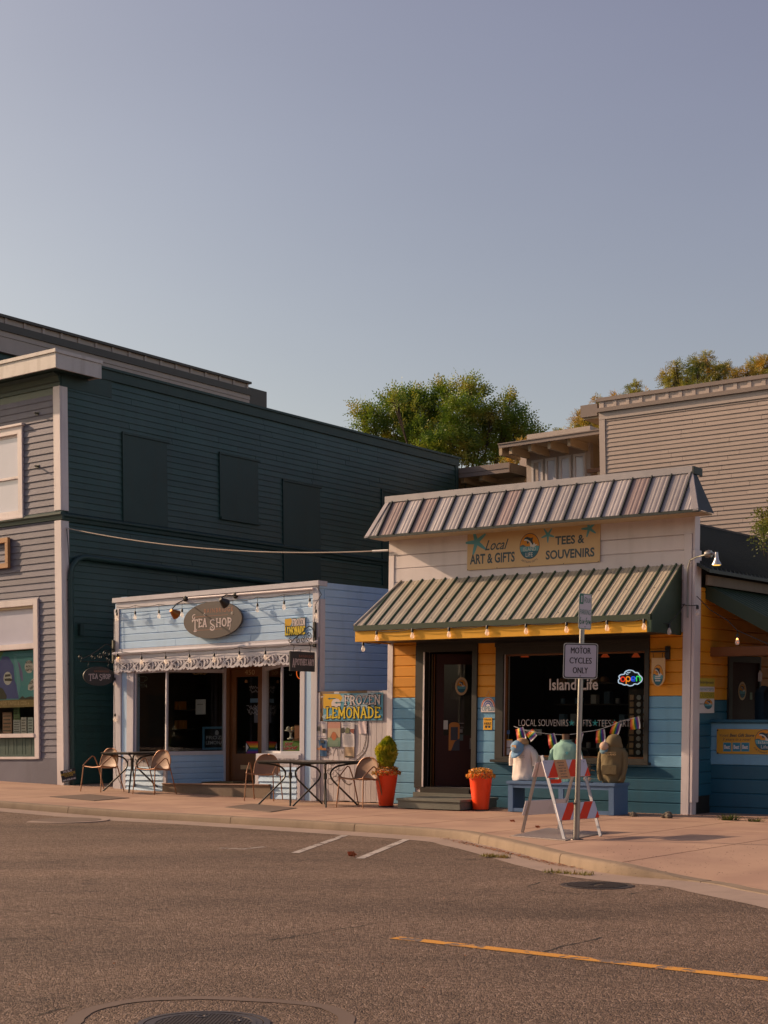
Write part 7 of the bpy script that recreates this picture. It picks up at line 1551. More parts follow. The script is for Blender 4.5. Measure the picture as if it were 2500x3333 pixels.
ws_ = [SI.p(-.02, .06, SI.v(2265, 1942)), m1_(2312, 1985, 22.6), m1_(2370, 2020, 22.3), m1_(2400, 2052, 22.2), m1_(2500, 2096, 21.9), m1_(2620, 2140, 21.6)]
festoon('cable with pale connectors and a dim orange bulb slanting off the corner post', ws_, [ws_[3]], lit=(0,), sag=.0, pend=.05)
p_, p2 = SI.p(SI.u(2322, 1935), .05, SI.v(2322, 1935)), SI.p(SI.u(2449, 1990), .05, SI.v(2449, 1990)); festoon('two clear bulbs under the lean to roof of the amber wing', [p_, p2], [p_, p2], sag=.01)
# lamp on the corner post
t = thing('flood_lamp', 'bare reflector lamp on a curved grey conduit arm at the top of the corner post', 'lamp', FI.p(uRi-.1, .1, E(1015, 290)[1]))
cd = [FI.p(E(1022, y_, .08)[0], .08, E(1022, y_, .08)[1]) for y_ in (490, 300, 120)]+[FI.p(E(1040, 60, .12)[0], .12, E(1040, 55, .12)[1]), FI.p(E(1090, 30, .2)[0], .2, E(1090, 30, .2)[1]), FI.p(E(1180, 8, .3)[0], .3, E(1180, 8, .3)[1])]
MB().tube(cd, .012, 7).build('conduit', M['galv'], t, smooth=True); hd = cd[-1]; MB().lathe(hd, [(.0, -.05), (.05, -.045), (.062, .0), (.05, .045), (0, .05)], 14, axis=FI.U).build('junction', M['galv'], t, smooth=True)
lb = FI.p(E(1240, 30, .3)[0], .3, E(1240, 25, .3)[1]); MB().tube([hd, hd.lerp(lb, .6)+Vector((0, 0, .03)), lb], .02, 7).build('swivel', M['galv'], t, smooth=True)
MB().lathe(lb, [(.02, .06), (.028, .0), (.035, -.05), (.07, -.115), (.072, -.125)], 16).build('reflector', plain('lamp_silver', (.5, .5, .52), .3, .4), t, smooth=True); MB().lathe(lb-Vector((0, 0, .12)), [(.068, 0), (.05, -.012), (0, -.016)], 16).build('lamp_face', M['lampglow'], t, smooth=True)
# ================================================================== PLANTERS
def planter(px, py, r_top, r_bot, h, label, bush, seed):
    c = gp(px, py); t = thing('planter', label, 'planter', c)
    MB().lathe(c, [(r_bot*1.12, 0), (r_bot*1.12, .02), (0, .021)], 24).build('saucer', M['black'], t)
    MB().lathe(c+Vector((0, 0, .02)), [(0, 0), (r_bot, 0), (r_top, h-.004), (r_top-.004, h), (r_top-.018, h), (r_top-.02, h-.04), (0, h-.05)], 40).build('pot', M['orange'], t, smooth=True)
    rr = random.Random(seed); V = []; F_ = []; V2 = []; F2 = []
    for _ in range(1500):
        a = rr.uniform(0, 2*PI); q_ = math.sqrt(rr.random())*(r_top+.045); z = h+.0+.075*(1-(q_/(r_top+.05))**2)+rr.uniform(-.01, .045)-(.04 if q_ > r_top else 0)
        p = c+Vector((q_*math.cos(a), q_*math.sin(a), z)); s = rr.uniform(.008, .019); n1 = Vector((rr.gauss(0, 1), rr.gauss(0, 1), rr.gauss(0, 1))).normalized(); n2 = n1.orthogonal().normalized()
        L, FF = (V2, F2) if rr.random() < .68 else (V, F_); k = len(L); L += [p-n1*s, p+n2*s*.7, p+n1*s, p-n2*s*.7]; FF.append((k, k+1, k+2, k+3))
    m = MB(); m.v = [tuple(v) for v in V]; m.f = F_; m.m = [0]*len(F_); m.build('foliage', M['bloomgreen'], t, fix=False)
    m = MB(); m.v = [tuple(v) for v in V2]; m.f = F2; m.m = [0]*len(F2); m.build('blossom', M['petal'], t, fix=False)
    if bush:
        V = []; F_ = []
        for _ in range(15000):
            z = rr.random()**.85; R_ = .165*math.sin(min(z*1.6+.55, PI/2)) if z < .5 else .165*(1-((z-.5)/.52)**1.9)
            a = rr.uniform(0, 2*PI); q_ = max(R_, .008)*(.45+.55*rr.random()**.4)*rr.choice((1, 1, 1, 1, 1.12))*(1+.05*math.sin(a*3+z*5)); p = c+Vector((q_*math.cos(a)+.03*z*(z > .7), q_*math.sin(a), h+.06+z*.50))
            up = Vector((math.cos(a)*.45+rr.gauss(0, .22), math.sin(a)*.45+rr.gauss(0, .22), 1)).normalized(); s = rr.uniform(.02, .045); n2 = up.cross(Vector((rr.gauss(0, 1), rr.gauss(0, 1), 0))).normalized()*s*.3; k = len(V); V += [p-n2, p+n2, p+up*s]; F_.append((k, k+1, k+2))
        m = MB(); m.v = [tuple(v) for v in V]; m.f = F_; m.m = [0]*len(F_); m.build('conifer', M['conifer'], t, fix=False)
        MB().tube([c+Vector((0, 0, h-.05)), c+Vector((0, 0, h+.45))], [.012, .004], 6).build('stem', M['bark'], t)
    return t
planter(1257, 2626, .196, .115, .56, 'tall orange tapered planter with a small conifer and trailing blossom by the fence', True, 3)
planter(1565, 2638, .184, .122, .545, 'orange tapered planter with rusty bedding flowers only, right of the wooden step', False, 4)
# wooden step before the gift shop door
c0, c1 = gp(1300, 2632), gp(1487, 2641.5); ctr = (c0+c1)/2; w0s = street_w(c0.x, c0.y); u0s, u1s = street_u(c0.x, c0.y), street_u(c1.x, c1.y); w1s = street_w(c1.x, c1.y)
FS = Fr((*sp(0, 0), 0), UF, Vector((0, 0, 1)), -ND); wS = (w0s+w1s)/2
M['stepwood'] = paint('painted_step_wood', (.14, .145, .12), .6, .15, .4, 12, (1, 1, 4), .05, chip=.08, chipcol=(.25, .22, .18))
t = thing('wooden_step', 'grey green painted wooden box step before the open gift shop door', 'step', (*sp(u0s, wS), 0))
MB().box(FS, u0s+.01, u1s-.01, .13, wS-.02, .015, .13).build('riser', M['stepwood'], t, bevel=.003)
for k in range(3): MB().box(FS, u0s-.01, u1s+.01, .1+(wS-.1)/3*k+.003, .1+(wS-.1)/3*(k+1)-.001, .132, .17).build('tread_board', M['stepwood'], t, bevel=.004)
MB().box(FI, dO[0]+.02, dO[1]-.02, -.05, .10, .12, vdb-.091).build('step_riser', M['stepwood'], t)

# ================================================================== TABLES AND CHAIRS
M['tabletop'] = paint('table_slate_metal', (.085, .072, .065), .38, .12, .1, 12, (1, 1, 1), .03, metal=.3); M['tableleg'] = paint('table_leg_metal', (.05, .05, .046), .4, .12, .1, 12, (1, 1, 1), .03, metal=.4)
M['chair'] = paint('bronze_chair_metal', (.34, .165, .085), .42, .1, .08, 30, (1, 1, 1), .03, metal=.35); M['chairmesh'] = paint('bronze_chair_mesh', (.27, .15, .085), .55, .08, .1, 60, (1, 1, 1), .03)
TW, TD, TH = .74, .92, .735
def make_table(label):
    t = thing('cafe_table', label, 'table', (0, 0, 0), 'square café tables on the pavement')
    MB().box(WF, -TW/2+.003, TW/2-.003, -TD/2, TD/2, TH-.018, TH).build('table_top', M['tabletop'], t, bevel=.003)
    MB().box(WF, -TW/2+.02, TW/2-.02, -TD/2+.02, TD/2-.02, TH-.04, TH-.019).build('apron', M['tableleg'], t)
    for sx in (-1, 1):
        for sy in (-1, 1):
            X_, Y_ = sx*TW/2, sy*TD/2
            L = catmull([Vector((X_*.92, Y_*.92, TH-.04)), Vector((X_*.6, Y_*.6, TH-.06)), Vector((X_*.3, Y_*.3, TH-.10)), Vector((X_*.15, Y_*.15, TH-.19)), Vector((X_*.17, Y_*.17, TH-.28)), Vector((X_*.24, Y_*.24, TH-.34))], 4)+[Vector((X_*.93, Y_*.93, .0))]
            MB().tube(L, .0155, 8).build('leg', M['tableleg'], t, smooth=True)
    MB().tube([(0, 0, TH-.3), (0, 0, TH-.2)], .03, 10).build('hub', M['tableleg'], t); return t
UA = math.atan2(UF.y, UF.x)
def table_at(px, py):                           # px, py: foot of the leg nearest the camera (street side, right)
    c = gp(px, py); ctr = c-UF*(TW/2*.93)+ND*(TD/2*.93); return Vector((ctr.x, ctr.y, G(ctr.x, ctr.y)))
tb = make_table('square dark café table standing alone before the left tea shop window'); p_ = table_at(419.5, 2581); tb.location = p_; tb.rotation_euler = (0, 0, UA); tb['group'] = 'café tables on the pavement'
p3 = table_at(1061, 2628.6); copy_thing(tb, p3, UA, 'square dark café table at the right of the joined pair, nearest the fence'); p2_ = p3-UF*TW; copy_thing(tb, (p2_.x, p2_.y, G(p2_.x, p2_.y)), UA, 'square dark café table at the left of the joined pair before the shop door')
def make_chair(label):
    t = thing('cafe_chair', label, 'chair', (0, 0, 0), 'bronze metal armchairs at the café tables')
    # shell: seat running up into a rounded back, facing -y
    prof = catmull([(-.235, .452), (-.20, .462), (0, .44), (.13, .435), (.19, .47), (.225, .56), (.25, .68), (.275, .80)], 7); n = len(prof); nx = 12; P = []
    for i, (y, z) in enumerate(prof):
        f = i/(n-1); hw = .225
        if f > .72: hw = .225*math.sqrt(max(1-((f-.72)/.285)**2, .0))+.0
        if f < .08: hw = .215
        for j in range(nx+1):
            s = -1+2*j/nx; x = s*hw; cv = .035*(s*s)*(1 if f > .5 else .25); P.append(Vector((x, y-cv if f > .5 else y, z+(.02*s*s if f <= .5 else 0))))
    faces = [(i*(nx+1)+j, i*(nx+1)+j+1, (i+1)*(nx+1)+j+1, (i+1)*(nx+1)+j) for i in range(n-1) for j in range(nx)]
    ks = int(n*.52)
    for nm, rng in (('seat', range(0, ks)), ('backrest', range(ks, n-1))):
        m = MB(); i0 = rng[0]; m.add(P[i0*(nx+1):(rng[-1]+2)*(nx+1)], [((i-i0)*(nx+1)+j, (i-i0)*(nx+1)+j+1, (i-i0+1)*(nx+1)+j+1, (i-i0+1)*(nx+1)+j) for i in rng for j in range(nx)]); o = m.build(nm, M['chairmesh'], t, smooth=True)
        md = o.modifiers.new('thickness', 'SOLIDIFY'); md.thickness = .004
    rim = [P[i*(nx+1)] for i in range(n)]+[P[(n-1)*(nx+1)+nx//2]]+[P[i*(nx+1)+nx] for i in range(n-1, -1, -1)]
    MB().tube(rim, .0085, 7).build('rim', M['chair'], t, smooth=True); MB().tube([P[0], P[nx//2], P[nx]], .0085, 7).build('rim', M['chair'], t, smooth=True)
    for s in (-1, 1):
        MB().tube([(s*.265, -.285, 0), (s*.24, -.24, .43), (s*.238, -.235, .46)], .0105, 8).build('leg', M['chair'], t, smooth=True)
        MB().tube(catmull([Vector((s*.238, -.235, .46)), Vector((s*.24, -.228, .50)), Vector((s*.255, -.05, .625)), Vector((s*.262, .01, .655)), Vector((s*.262, .06, .64)), Vector((s*.26, .085, .60)), Vector((s*.255, .16, .45))], 4), .0105, 8).build('armrest', M['chair'], t, smooth=True)
        MB().tube([(s*.255, .16, .45), (s*.26, .315, 0)], .0105, 8).build('leg', M['chair'], t, smooth=True); MB().tube([(s*.22, .05, .44), (s*.255, .16, .44)], .008, 6).build('stretcher', M['chair'], t)
    return t
ch = make_chair('bronze armchair at the far left, left of the lone café table')
def chair_pose(ax, ay, rot=0.0):                # ax, ay: foot of the front left leg (as seen)
    c = gp(ax, ay); a = UA+rot; l = Vector((-.265, -.285, 0)); R_ = Matrix.Rotation(a, 3, 'Z'); p = c-R_@l; return (p.x, p.y, G(p.x, p.y)), a
L_, a_ = chair_pose(262, 2576); ch.location = L_; ch.rotation_euler = (0, 0, a_); ch['group'] = 'armchairs at the café tables'
for (x, y, r, lb) in ((431.7, 2584.6, .03, 'bronze armchair before the lone table, overlapping the left shop window'), (795, 2607, .42, 'bronze armchair turned towards the joined tables before the brown door'), (1094.6, 2628.6, .0, 'bronze armchair at the right end of the joined tables beside the planter')):
    L_, a_ = chair_pose(x, y, r); copy_thing(ch, L_, a_, lb)

# ================================================================== BENCH WITH DISPLAYS
M['benchblue'] = paint('worn_blue_paint', (.07, .145, .28), .55, .12, .4, 12, (2, 2, 3), .05, chip=.1, chipcol=(.2, .26, .36), stain=.15)
c0, c1 = gp(1653, 2648), gp(1998.5, 2660); bu0_, bu1_ = street_u(c0.x, c0.y), street_u(c1.x, c1.y); bw1 = .96; bw0 = .50
bh = .49; t = thing('display_bench', 'long worn blue open box bench under the gift shop window', 'bench', (*sp((bu0_+bu1_)/2, .7), 0))
bu1_ = FS.u(1998.5, 2655, bw1); bu0_ = FS.u(1653, 2648, bw1); bhv = FS.v(1830, 2546, bw1)
MB().box(FS, bu0_-.02, bu1_+.02, bw0, bw1+.015, bhv-.045, bhv).build('seat', M['benchblue'], t, bevel=.004)
for a, b in ((bu0_, bu0_+.09), (bu1_-.09, bu1_)): MB().box(FS, a, b, bw1-.04, bw1, .005, bhv-.046).build('front_post', M['benchblue'], t, bevel=.004)
um = FS.u(1825, 2600, bw1); MB().box(FS, um-.04, um+.04, bw1-.04, bw1-.002, .07, bhv-.1).build('front_post', M['benchblue'], t)
MB().box(FS, bu0_+.091, bu1_-.091, bw1-.035, bw1-.004, bhv-.10, bhv-.046).build('front_rail', M['benchblue'], t); MB().box(FS, bu0_+.091, bu1_-.091, bw1-.035, bw1-.004, .01, .065).build('front_rail', M['benchblue'], t)
for a in (bu0_+.002, bu1_-.035): MB().box(FS, a, a+.033, bw0+.01, bw1-.041, .005, bhv-.046).build('end_panel', M['benchblue'], t)
BY = bhv
def torso(label, px, py, kind, cloth, scale=1.0, w=.72, turn=0.0, neck=True):
    """a legless display form standing on the bench, dressed"""
    u = FS.u(px, py, w); o = Vector(FS.p(u, w, BY+.002)); t = thing('dressed_mannequin', label, 'mannequin', o)
    X_ = (UF*math.cos(turn)+(-ND)*math.sin(turn)); Y_ = ((-ND)*math.cos(turn)-UF*math.sin(turn)); s = scale
    def ring(z, rx, ry, cx=0, cy=0, n=28, fold=0, ph=0): return [o+X_*((cx+rx*math.cos(a)*(1+1.7*fold*math.sin(5*a+ph)+.6*fold*math.sin(9*a-2*ph)))*s)+Y_*((cy+ry*math.sin(a)*(1+fold*math.sin(4*a+ph)))*s)+Vector((0, 0, z*s)) for a in [2*PI*k/n for k in range(n)]]
    if neck and kind != 'hood': MB().loft([ring(.55, .05, .05), ring(.62, .05, .05), ring(.66, .055, .052)]).build('neck', plain('mannequin_brown', (.12, .07, .045), .4), t, smooth=True)
    if kind == 'long': body = [(0, .185, .12, .03), (.015, .20, .135, .03), (.06, .205, .14, .05), (.12, .195, .13, .04), (.24, .185, .125, .02), (.36, .19, .13, .015), (.46, .20, .12, .01), (.52, .185, .10, 0), (.555, .13, .08, 0), (.58, .08, .065, 0), (.59, .07, .06, 0)]
    elif kind == 'tee': body = [(0, .15, .10, .02), (.01, .155, .105, .03), (.12, .15, .105, .03), (.24, .16, .115, .02), (.36, .185, .125, .01), (.44, .195, .115, .01), (.50, .18, .10, 0), (.535, .12, .08, 0), (.56, .075, .065, 0), (.57, .068, .06, 0)]
    else: body = [(0, .16, .12, .01), (.03, .175, .135, .02), (.07, .195, .14, .04), (.15, .195, .14, .04), (.3, .19, .135, .03), (.42, .19, .13, .02), (.5, .18, .12, .01), (.56, .13, .10, 0), (.59, .10, .09, 0), (.61, .095, .085, 0)]
    fine = catmull(body, 5); from mathutils import noise as _n; rings = []; sd0 = px*.01
    for z, rx, ry, f in fine:
        R0 = []
        for k_ in range(56):
            a = 2*PI*k_/56; nz_ = _n.noise(Vector((math.cos(a)*2.2+sd0, math.sin(a)*2.2, z*7)))*.016+_n.noise(Vector((math.cos(a)*5+sd0, math.sin(a)*5, z*13+4)))*.007
            q_ = 1+nz_/max(rx, .05)*(1 if z < .52 else .3)+.05*math.sin(7*a+sd0*9)*max(0, 1-z/.35)**1.3
            R0.append(o+X_*(rx*math.cos(a)*q_*s)+Y_*(ry*math.sin(a)*q_*s)+Vector((0, 0, z*s+.006*math.sin(3*a+sd0)*(z < .02))))
        rings.append(R0)
    MB().loft(rings).build('shirt' if kind != 'hood' else 'hoodie', cloth, t, smooth=True, angle=70)
    for sd in (-1, 1):
        def lim(l, n=14): 
            R_ = []
            for x, y, z, r1, r2 in l: R_.append([o+X_*((sd*x+r1*math.cos(a))*s)+Y_*((y+r2*math.sin(a))*s)+Vector((0, 0, z*s)) for a in [2*PI*k/n for k in range(n)]])
            return R_
        if kind == 'hood': l = [(.14, 0, .53, .04, .055), (.185, .0, .46, .045, .06), (.20, .01, .36, .042, .058), (.205, .03, .25, .04, .052), (.195, .07, .14, .036, .046), (.17, .11, .06, .032, .038), (.15, .12, .03, .03, .03)]
        elif kind == 'long': l = [(.165, 0, .50, .05, .06), (.215, 0, .43, .055, .065), (.235, 0, .35, .052, .06), (.24, 0, .27, .05, .055), (.24, .0, .235, .048, .052)]
        else: l = [(.14, 0, .49, .045, .055), (.195, 0, .43, .045, .055), (.22, 0, .35, .045, .052), (.235, 0, .29, .046, .048)]
        MB().loft(lim(l)).build('sleeve', cloth, t, smooth=True, angle=70)
    if kind == 'hood':
        hd_ = [(.54, .14, .10, .0), (.58, .135, .115, .0), (.62, .12, .115, .0), (.67, .11, .11, -.01), (.71, .09, .09, -.02), (.74, .05, .05, -.03), (.745, .01, .01, -.03)]
        MB().loft([ring(z, rx, ry, .02, cy, fold=.05) for z, rx, ry, cy in hd_]).build('hood', cloth, t, smooth=True, angle=70)
        MB().box(Fr(o, X_, Vector((0, 0, 1)), Y_), -.12, .12, .13, .17, .12, .26).build('pocket', cloth, t, bevel=.012)
        for dx in (-.02, .02): MB().tube([o+X_*dx+Y_*.12+Vector((0, 0, .53)), o+X_*(dx*1.3)+Y_*.15+Vector((0, 0, .45)), o+X_*(dx*1.2)+Y_*.155+Vector((0, 0, .37))], .004, 5).build('drawstring', cloth, t, smooth=True)
    else: MB().tube([o+X_*(.074*s*math.cos(a))+Y_*(.065*s*math.sin(a))+Vector((0, 0, .572*s if kind != 'long' else .59*s)) for a in [2*PI*k/16 for k in range(17)]], .009, 6).build('collar', cloth, t, smooth=True)
    return t, Fr(o, X_, Vector((0, 0, 1)), Y_)
def cloth(name, c): return paint(name, c, .85, .05, .35, 9, (1.2, 1.2, .6), .0, dist=.02)
def cap(label, F, cx, w, cz, r, c_crown, c_brim, tiltx=.0):
    t = thing('cap', label, 'cap', F.p(cx, w, cz)); ax = (F.W*.8+F.V*.6).normalized()
    MB().lathe(F.p(cx, w-.06, cz), [(r, 0), (r*.98, r*.45), (r*.75, r*.85), (r*.35, r*1.05), (0, r*1.1)], 20, axis=ax).build('crown', c_crown, t, smooth=True)
    U_, V_ = F.U, (F.V*.8-F.W*.6).normalized(); Fb = Fr(F.p(cx, w-.06, cz), U_, V_, ax)
    m = MB(); P = []; n = 12
    for i in range(n+1):
        a = PI+PI*i/n; P += [Fb.p(r*.96*math.cos(a), .005, r*.96*math.sin(a)), Fb.p(r*1.05*math.cos(a), -.02*math.cos(a)**2, r*math.sin(a)*1.75-.01)]
    m.add(P, [(2*i, 2*i+1, 2*i+3, 2*i+2) for i in range(n)]); o = m.build('brim', c_brim, t, smooth=True); md = o.modifiers.new('thickness', 'SOLIDIFY'); md.thickness = .004
    return t, Fb
tt, F = torso('mannequin in a loose white printed tee at the left end of the bench', 1705, 2500, 'long', cloth('white_cotton', (.66, .60, .56)), .96, .74, turn=.15)
text(F, tt, 'BAINBRIDGE ISLAND', -.13, .14, .37, .395, .158, 'lg_dark', bold=-.01); MB().box(F, -.13, .15, .1565, .158, .352, .355).build('print_line', M['lg_dark'], tt)
cb_, cs_ = cloth('denim_cap_cloth', (.16, .30, .46)), cloth('straw_cap_cloth', (.42, .25, .12))
c_, Fb = cap('pale blue cap with a tan patch hung over the white tee mannequin', F, -.01, .185, .50, .105, cb_, cb_); MB().lathe(F.p(.02, .06, .56), [(.10, 0), (.10, .04), (.07, .08), (0, .095)], 16).build('crown_back', cs_, c_, smooth=True); MB().box(F, -.045, .045, .235, .238, .50, .545).build('patch', cs_, c_, bevel=.01)
tt, F = torso('mannequin in a mint green tee in the middle behind the barricade', 1842, 2500, 'tee', cloth('mint_cotton', (.24, .44, .38)), 1.08, .70)
m = MB(); starfish(F, m, .09, .43, .035, .132, 0); m.build('print_star', [plain('print_teal', (.03, .22, .28))], tt, fix=False)
tt, F = torso('mannequin in an olive hoodie at the right end of the bench', 1995, 2500, 'hood', cloth('olive_fleece', (.15, .115, .055)), .96, .74, turn=-.15)
text(F, tt, 'BAINBRIDGE', -.07, .10, .44, .455, .164, 'lg_cream', bold=-.01); text(F, tt, 'ISLAND', -.05, .10, .405, .43, .164, 'lg_cream')
c_, Fb = cap('cap with cream front and blue peak hung on the olive hoodie', F, -.10, .15, .53, .068, cloth('cream_cap_cloth', (.5, .36, .27)), cloth('slate_cap_cloth', (.12, .22, .27)))
# sunglasses stand
u = FS.u(1917, 2535, .85); o = FS.p(u, .85, BY); t = thing('sunglasses_stand', 'small stand stacked with dark sunglasses beside the olive hoodie', 'display stand', o)
MB().tube([o, o+Vector((0, 0, .27))], .006, 6).build('post', M['galv'], t); MB().box(FS, u-.05, u+.05, .8, .9, BY, BY+.008).build('base', M['black'], t)
for k in range(4):
    z = BY+.055+k*.062; mt = M['black'] if k not in (0, 2) else M['lg_cream' if k == 0 else 'fasciaY']
    for s in (-1, 1): MB().lathe(FS.p(u+s*.035, .90, z), [(.03, 0), (.031, .006), (.0, .01)], 12, axis=FS.W-Vector((0, 0, .1))).build('lens', M['black'] if k else M['galv'], t)
    MB().tube([FS.p(u-.07, .89, z+.008), FS.p(u, .905, z+.012), FS.p(u+.07, .89, z+.008)], .005, 5).build('frame', mt, t)
    for s in (-1, 1): MB().tube([FS.p(u+s*.07, .89, z+.008), FS.p(u+s*.07, .80, z-.005)], .003, 4).build('temple', mt, t)
# bunting
Jx = lambda x, y: (1550+x*.36166, 2350+y*.36166)
bt0 = [(340, 38), (430, 72), (560, 95), (700, 112), (850, 112), (960, 92), (1090, 72), (1220, 30), (1300, -5), (1440, -40)]
wv = .14; bp_ = [FI.p(*(lambda q: (q[0], wv, q[1]))(FI.uv(*Jx(x, y), wv))) for x, y in bt0]
t = thing('pride_bunting', 'string of small rainbow flags draped across the gift shop window', 'bunting', bp_[4]); MB().tube(catmull([tuple(p) for p in bp_], 4), .005, 5).build('cord', M['white'], t, smooth=True)
for (x, y, h_, tl_, w_) in ((388, 55, 112, -.28, .22), (528, 90, 80, .85, .2), (672, 108, 115, -.25, .2), (945, 95, 110, .3, .14), (1118, 68, 108, -.04, .22), (1275, 5, 105, .35, .2), (1425, -42, 95, -.12, .22)):
    q = FI.uv(*Jx(x, y), wv); hh = h_*.36166/190; F = Fr(FI.p(q[0], wv, q[1]), FI.U*math.cos(tl_)-FI.V*math.sin(tl_), FI.V*math.cos(tl_)+FI.U*math.sin(tl_), FI.W)
    m = MB(); ww = w_*.72
    for k in range(7):
        a, b = -ww/2+ww*k/7, -ww/2+ww*(k+1)/7
        for j in range(4):
            def zz(x_, j_): return .012*math.sin(x_*30+j_*1.1)
            m.add([F.p(a, zz(a, j), -hh*j/4), F.p(b, zz(b, j), -hh*j/4), F.p(b, zz(b, j+1), -hh*(j+1)/4), F.p(a, zz(a, j+1), -hh*(j+1)/4)], [(0, 1, 2, 3)], min(k, 6))
    m.build('pennant', [MATS['stripe_%d' % k] for k in range(6)]+[M['white']], t, fix=False)
# ================================================================== SIGN POST
c = gp(1875.5, 2733); t = thing('sign_post', 'leaning steel post carrying the MOTOR CYCLES ONLY sign and a narrow parking sign', 'sign post', c)
topx = world_at(1898, 1930, c.y); ax = Vector((topx.x-c.x, 0, topx.z-c.z)).normalized()
MB().tube([c-ax*.02, c+ax*.46], .037, 16).build('sleeve', M['galv'], t, smooth=True); MB().tube([c+ax*.4, c+ax*2.84], .0295, 16).build('pole', M['galv'], t, smooth=True)
MB().lathe(c+ax*.42+Vector((-.03, -.02, 0)), [(.012, -.02), (.012, .02)], 8, axis=Vector((1, -.3, 0))).build('bolt', M['iron'], t); MB().lathe(c, [(.085, 0), (.08, .01), (.04, .014)], 14).build('base_flange', M['iron'], t)
def rrect(x0, x1, y0, y1, r, n=5): return arc(x1-r, y1-r, r, r, 0, 90, n)+arc(x0+r, y1-r, r, r, 90, 180, n)+arc(x0+r, y0+r, r, r, 180, 270, n)+arc(x1-r, y0+r, r, r, 270, 360, n)
M['signwhite'] = paint('reflective_sign_white', (.46, .44, .52), .35, .03, .02, 30, (1, 1, 1), .01); M['signgreen'] = plain('sign_green', (.01, .12, .075), .4); M['signedge'] = plain('sign_aluminium', (.5, .5, .48), .4, .5)
hz = (HY-2152)/FPX*c.y+CAM_H; s0c = c+ax*(hz-c.z)/ax.z
Fm = Fr(s0c+Vector((-.012, -.035, 0)), Vector((1, .06, -.02)).normalized(), (ax+Vector((0, 0, 0))).normalized(), Vector((.06, -1, 0)).normalized())
pl = MB().poly(Fm, rrect(-.20, .20, -.205, .205, .03), 0, .003).build('motorcycle_sign', M['signedge'], t)
m = MB(); m.face(Fm, rrect(-.193, .193, -.198, .198, .027), .0035, 1); m.face(Fm, rrect(-.181, .181, -.186, .186, .022), .0042, 0)
for s, y, hw in (('MOTOR', .085, .115), ('CYCLES', -.03, .128), ('ONLY', -.143, .087)): [text(Fm, None, s, -hw+dx, hw+dx, y, y+.07, .005+abs(dx+.002)*.1, None, mb=m, mi=1) for dx in (-.002, .0, .002)]
m.build('sign_face', [M['signwhite'], M['blackpaint']], pl, fix=False)
for y in (.17, -.172): MB().lathe(Fm.p(-.0, .004, y), [(.007, 0), (.007, .004), (0, .005)], 8, axis=Fm.W).build('bolt', M['iron'], pl)
hz = (HY-1990)/FPX*c.y+CAM_H; s0c = c+ax*(hz-c.z)/ax.z; an = math.radians(-50)
Fp = Fr(s0c+Vector((-.002, -.034, .0)), Vector((math.cos(an), -math.sin(an), 0))*1, ax, Vector((math.sin(-an)*1, -math.cos(an), 0)))
Fp = Fr(s0c+Vector((math.cos(an), math.sin(-an), 0)).cross(ax).normalized()*.034, Vector((math.cos(an), math.sin(-an), 0)), ax, Vector((math.cos(an), math.sin(-an), 0)).cross(ax).normalized())
pl = MB().poly(Fp, rrect(-.135, .135, -.21, .205, .025), 0, .003).build('parking_sign', M['signedge'], t)
m = MB(); m.face(Fp, rrect(-.13, .13, -.205, .2, .023), .0035, 1); m.face(Fp, rrect(-.122, .122, -.197, .192, .02), .0042, 0); m.face(Fp, [(-.122, .08), (-.045, .08), (-.045, .192), (-.122, .192)], .0048, 1)
text(Fp, None, '1', -.095, -.072, .1, .175, .0054, None, mb=m, mi=0, bold=.01); text(Fp, None, 'HOUR', -.03, .11, .1, .155, .0054, None, mb=m, mi=1); text(Fp, None, 'PARKING', -.11, .11, -.04, .02, .0054, None, mb=m, mi=1); 
for s, a, b, y, hh in (('6', -.118, -.08, -.155, .09), ('AM', -.075, -.02, -.15, .05), ('-', -.012, .006, -.12, .008), ('6', .01, .048, -.155, .09), ('PM', .052, .115, -.15, .05)): text(Fp, None, s, a, b, y, y+hh, .0054, None, mb=m, mi=1, bold=.01)
m.build('sign_face', [M['signwhite'], M['signgreen']], pl, fix=False)
for y in (.16, -.18): MB().lathe(Fp.p(-.0, .004, y), [(.007, 0), (.007, .004), (0, .005)], 8, axis=Fp.W).build('bolt', M['iron'], pl)
# ================================================================== BARRICADE
M['barwhite'] = paint('barricade_white', (.56, .52, .56), .45, .06, .1, 10, (1, 1, 1), .03, stain=.2); M['barorange'] = paint('barricade_red_orange', (.78, .05, .010), .6, .05, .1, 20, (1, 1, 1), .02, spec=.2); M['barsteel'] = paint('barricade_leg_steel', (.36, .36, .38), .4, .1, .1, 10, (1, 1, 1), .05, metal=.6)
fa, fb_, ra, rb_ = gp(1837.5, 2733.4), gp(1955, 2722.5), gp(1700, 2710), gp(1817.6, 2701)
tA = world_at(1764, 2460, (fa.y+ra.y)/2); tB = world_at(1889, 2474, (fb_.y+rb_.y)/2+.1); tB.z = tA.z
t = thing('barricade', 'folding A frame barricade with red striped boards around the sign post', 'barricade', (fa+fb_+ra+rb_)/4)
def slat_(a, b, wx, wy, nm, mt):
    d = (b-a).normalized(); x = UF.copy(); x = (x-d*x.dot(d)).normalized(); y = d.cross(x); P = []
    for p in (a, b): P += [p+x*sx*wx+y*sy*wy for sx, sy in ((-1, -1), (1, -1), (1, 1), (-1, 1))]
    return MB().hexa(P).build(nm, M[mt], t, bevel=.002)
for a, b in ((fa, tA), (fb_, tB)): slat_(a, b, .018, .010, 'leg', 'barsteel')
for a, b in ((ra, tA+Vector((-.02, .03, 0))), (rb_, tB+Vector((-.02, .03, 0)))): slat_(a, b, .018, .010, 'leg', 'barsteel')
M['paper'] = plain('orange_paper', (.62, .30, .12), .7)
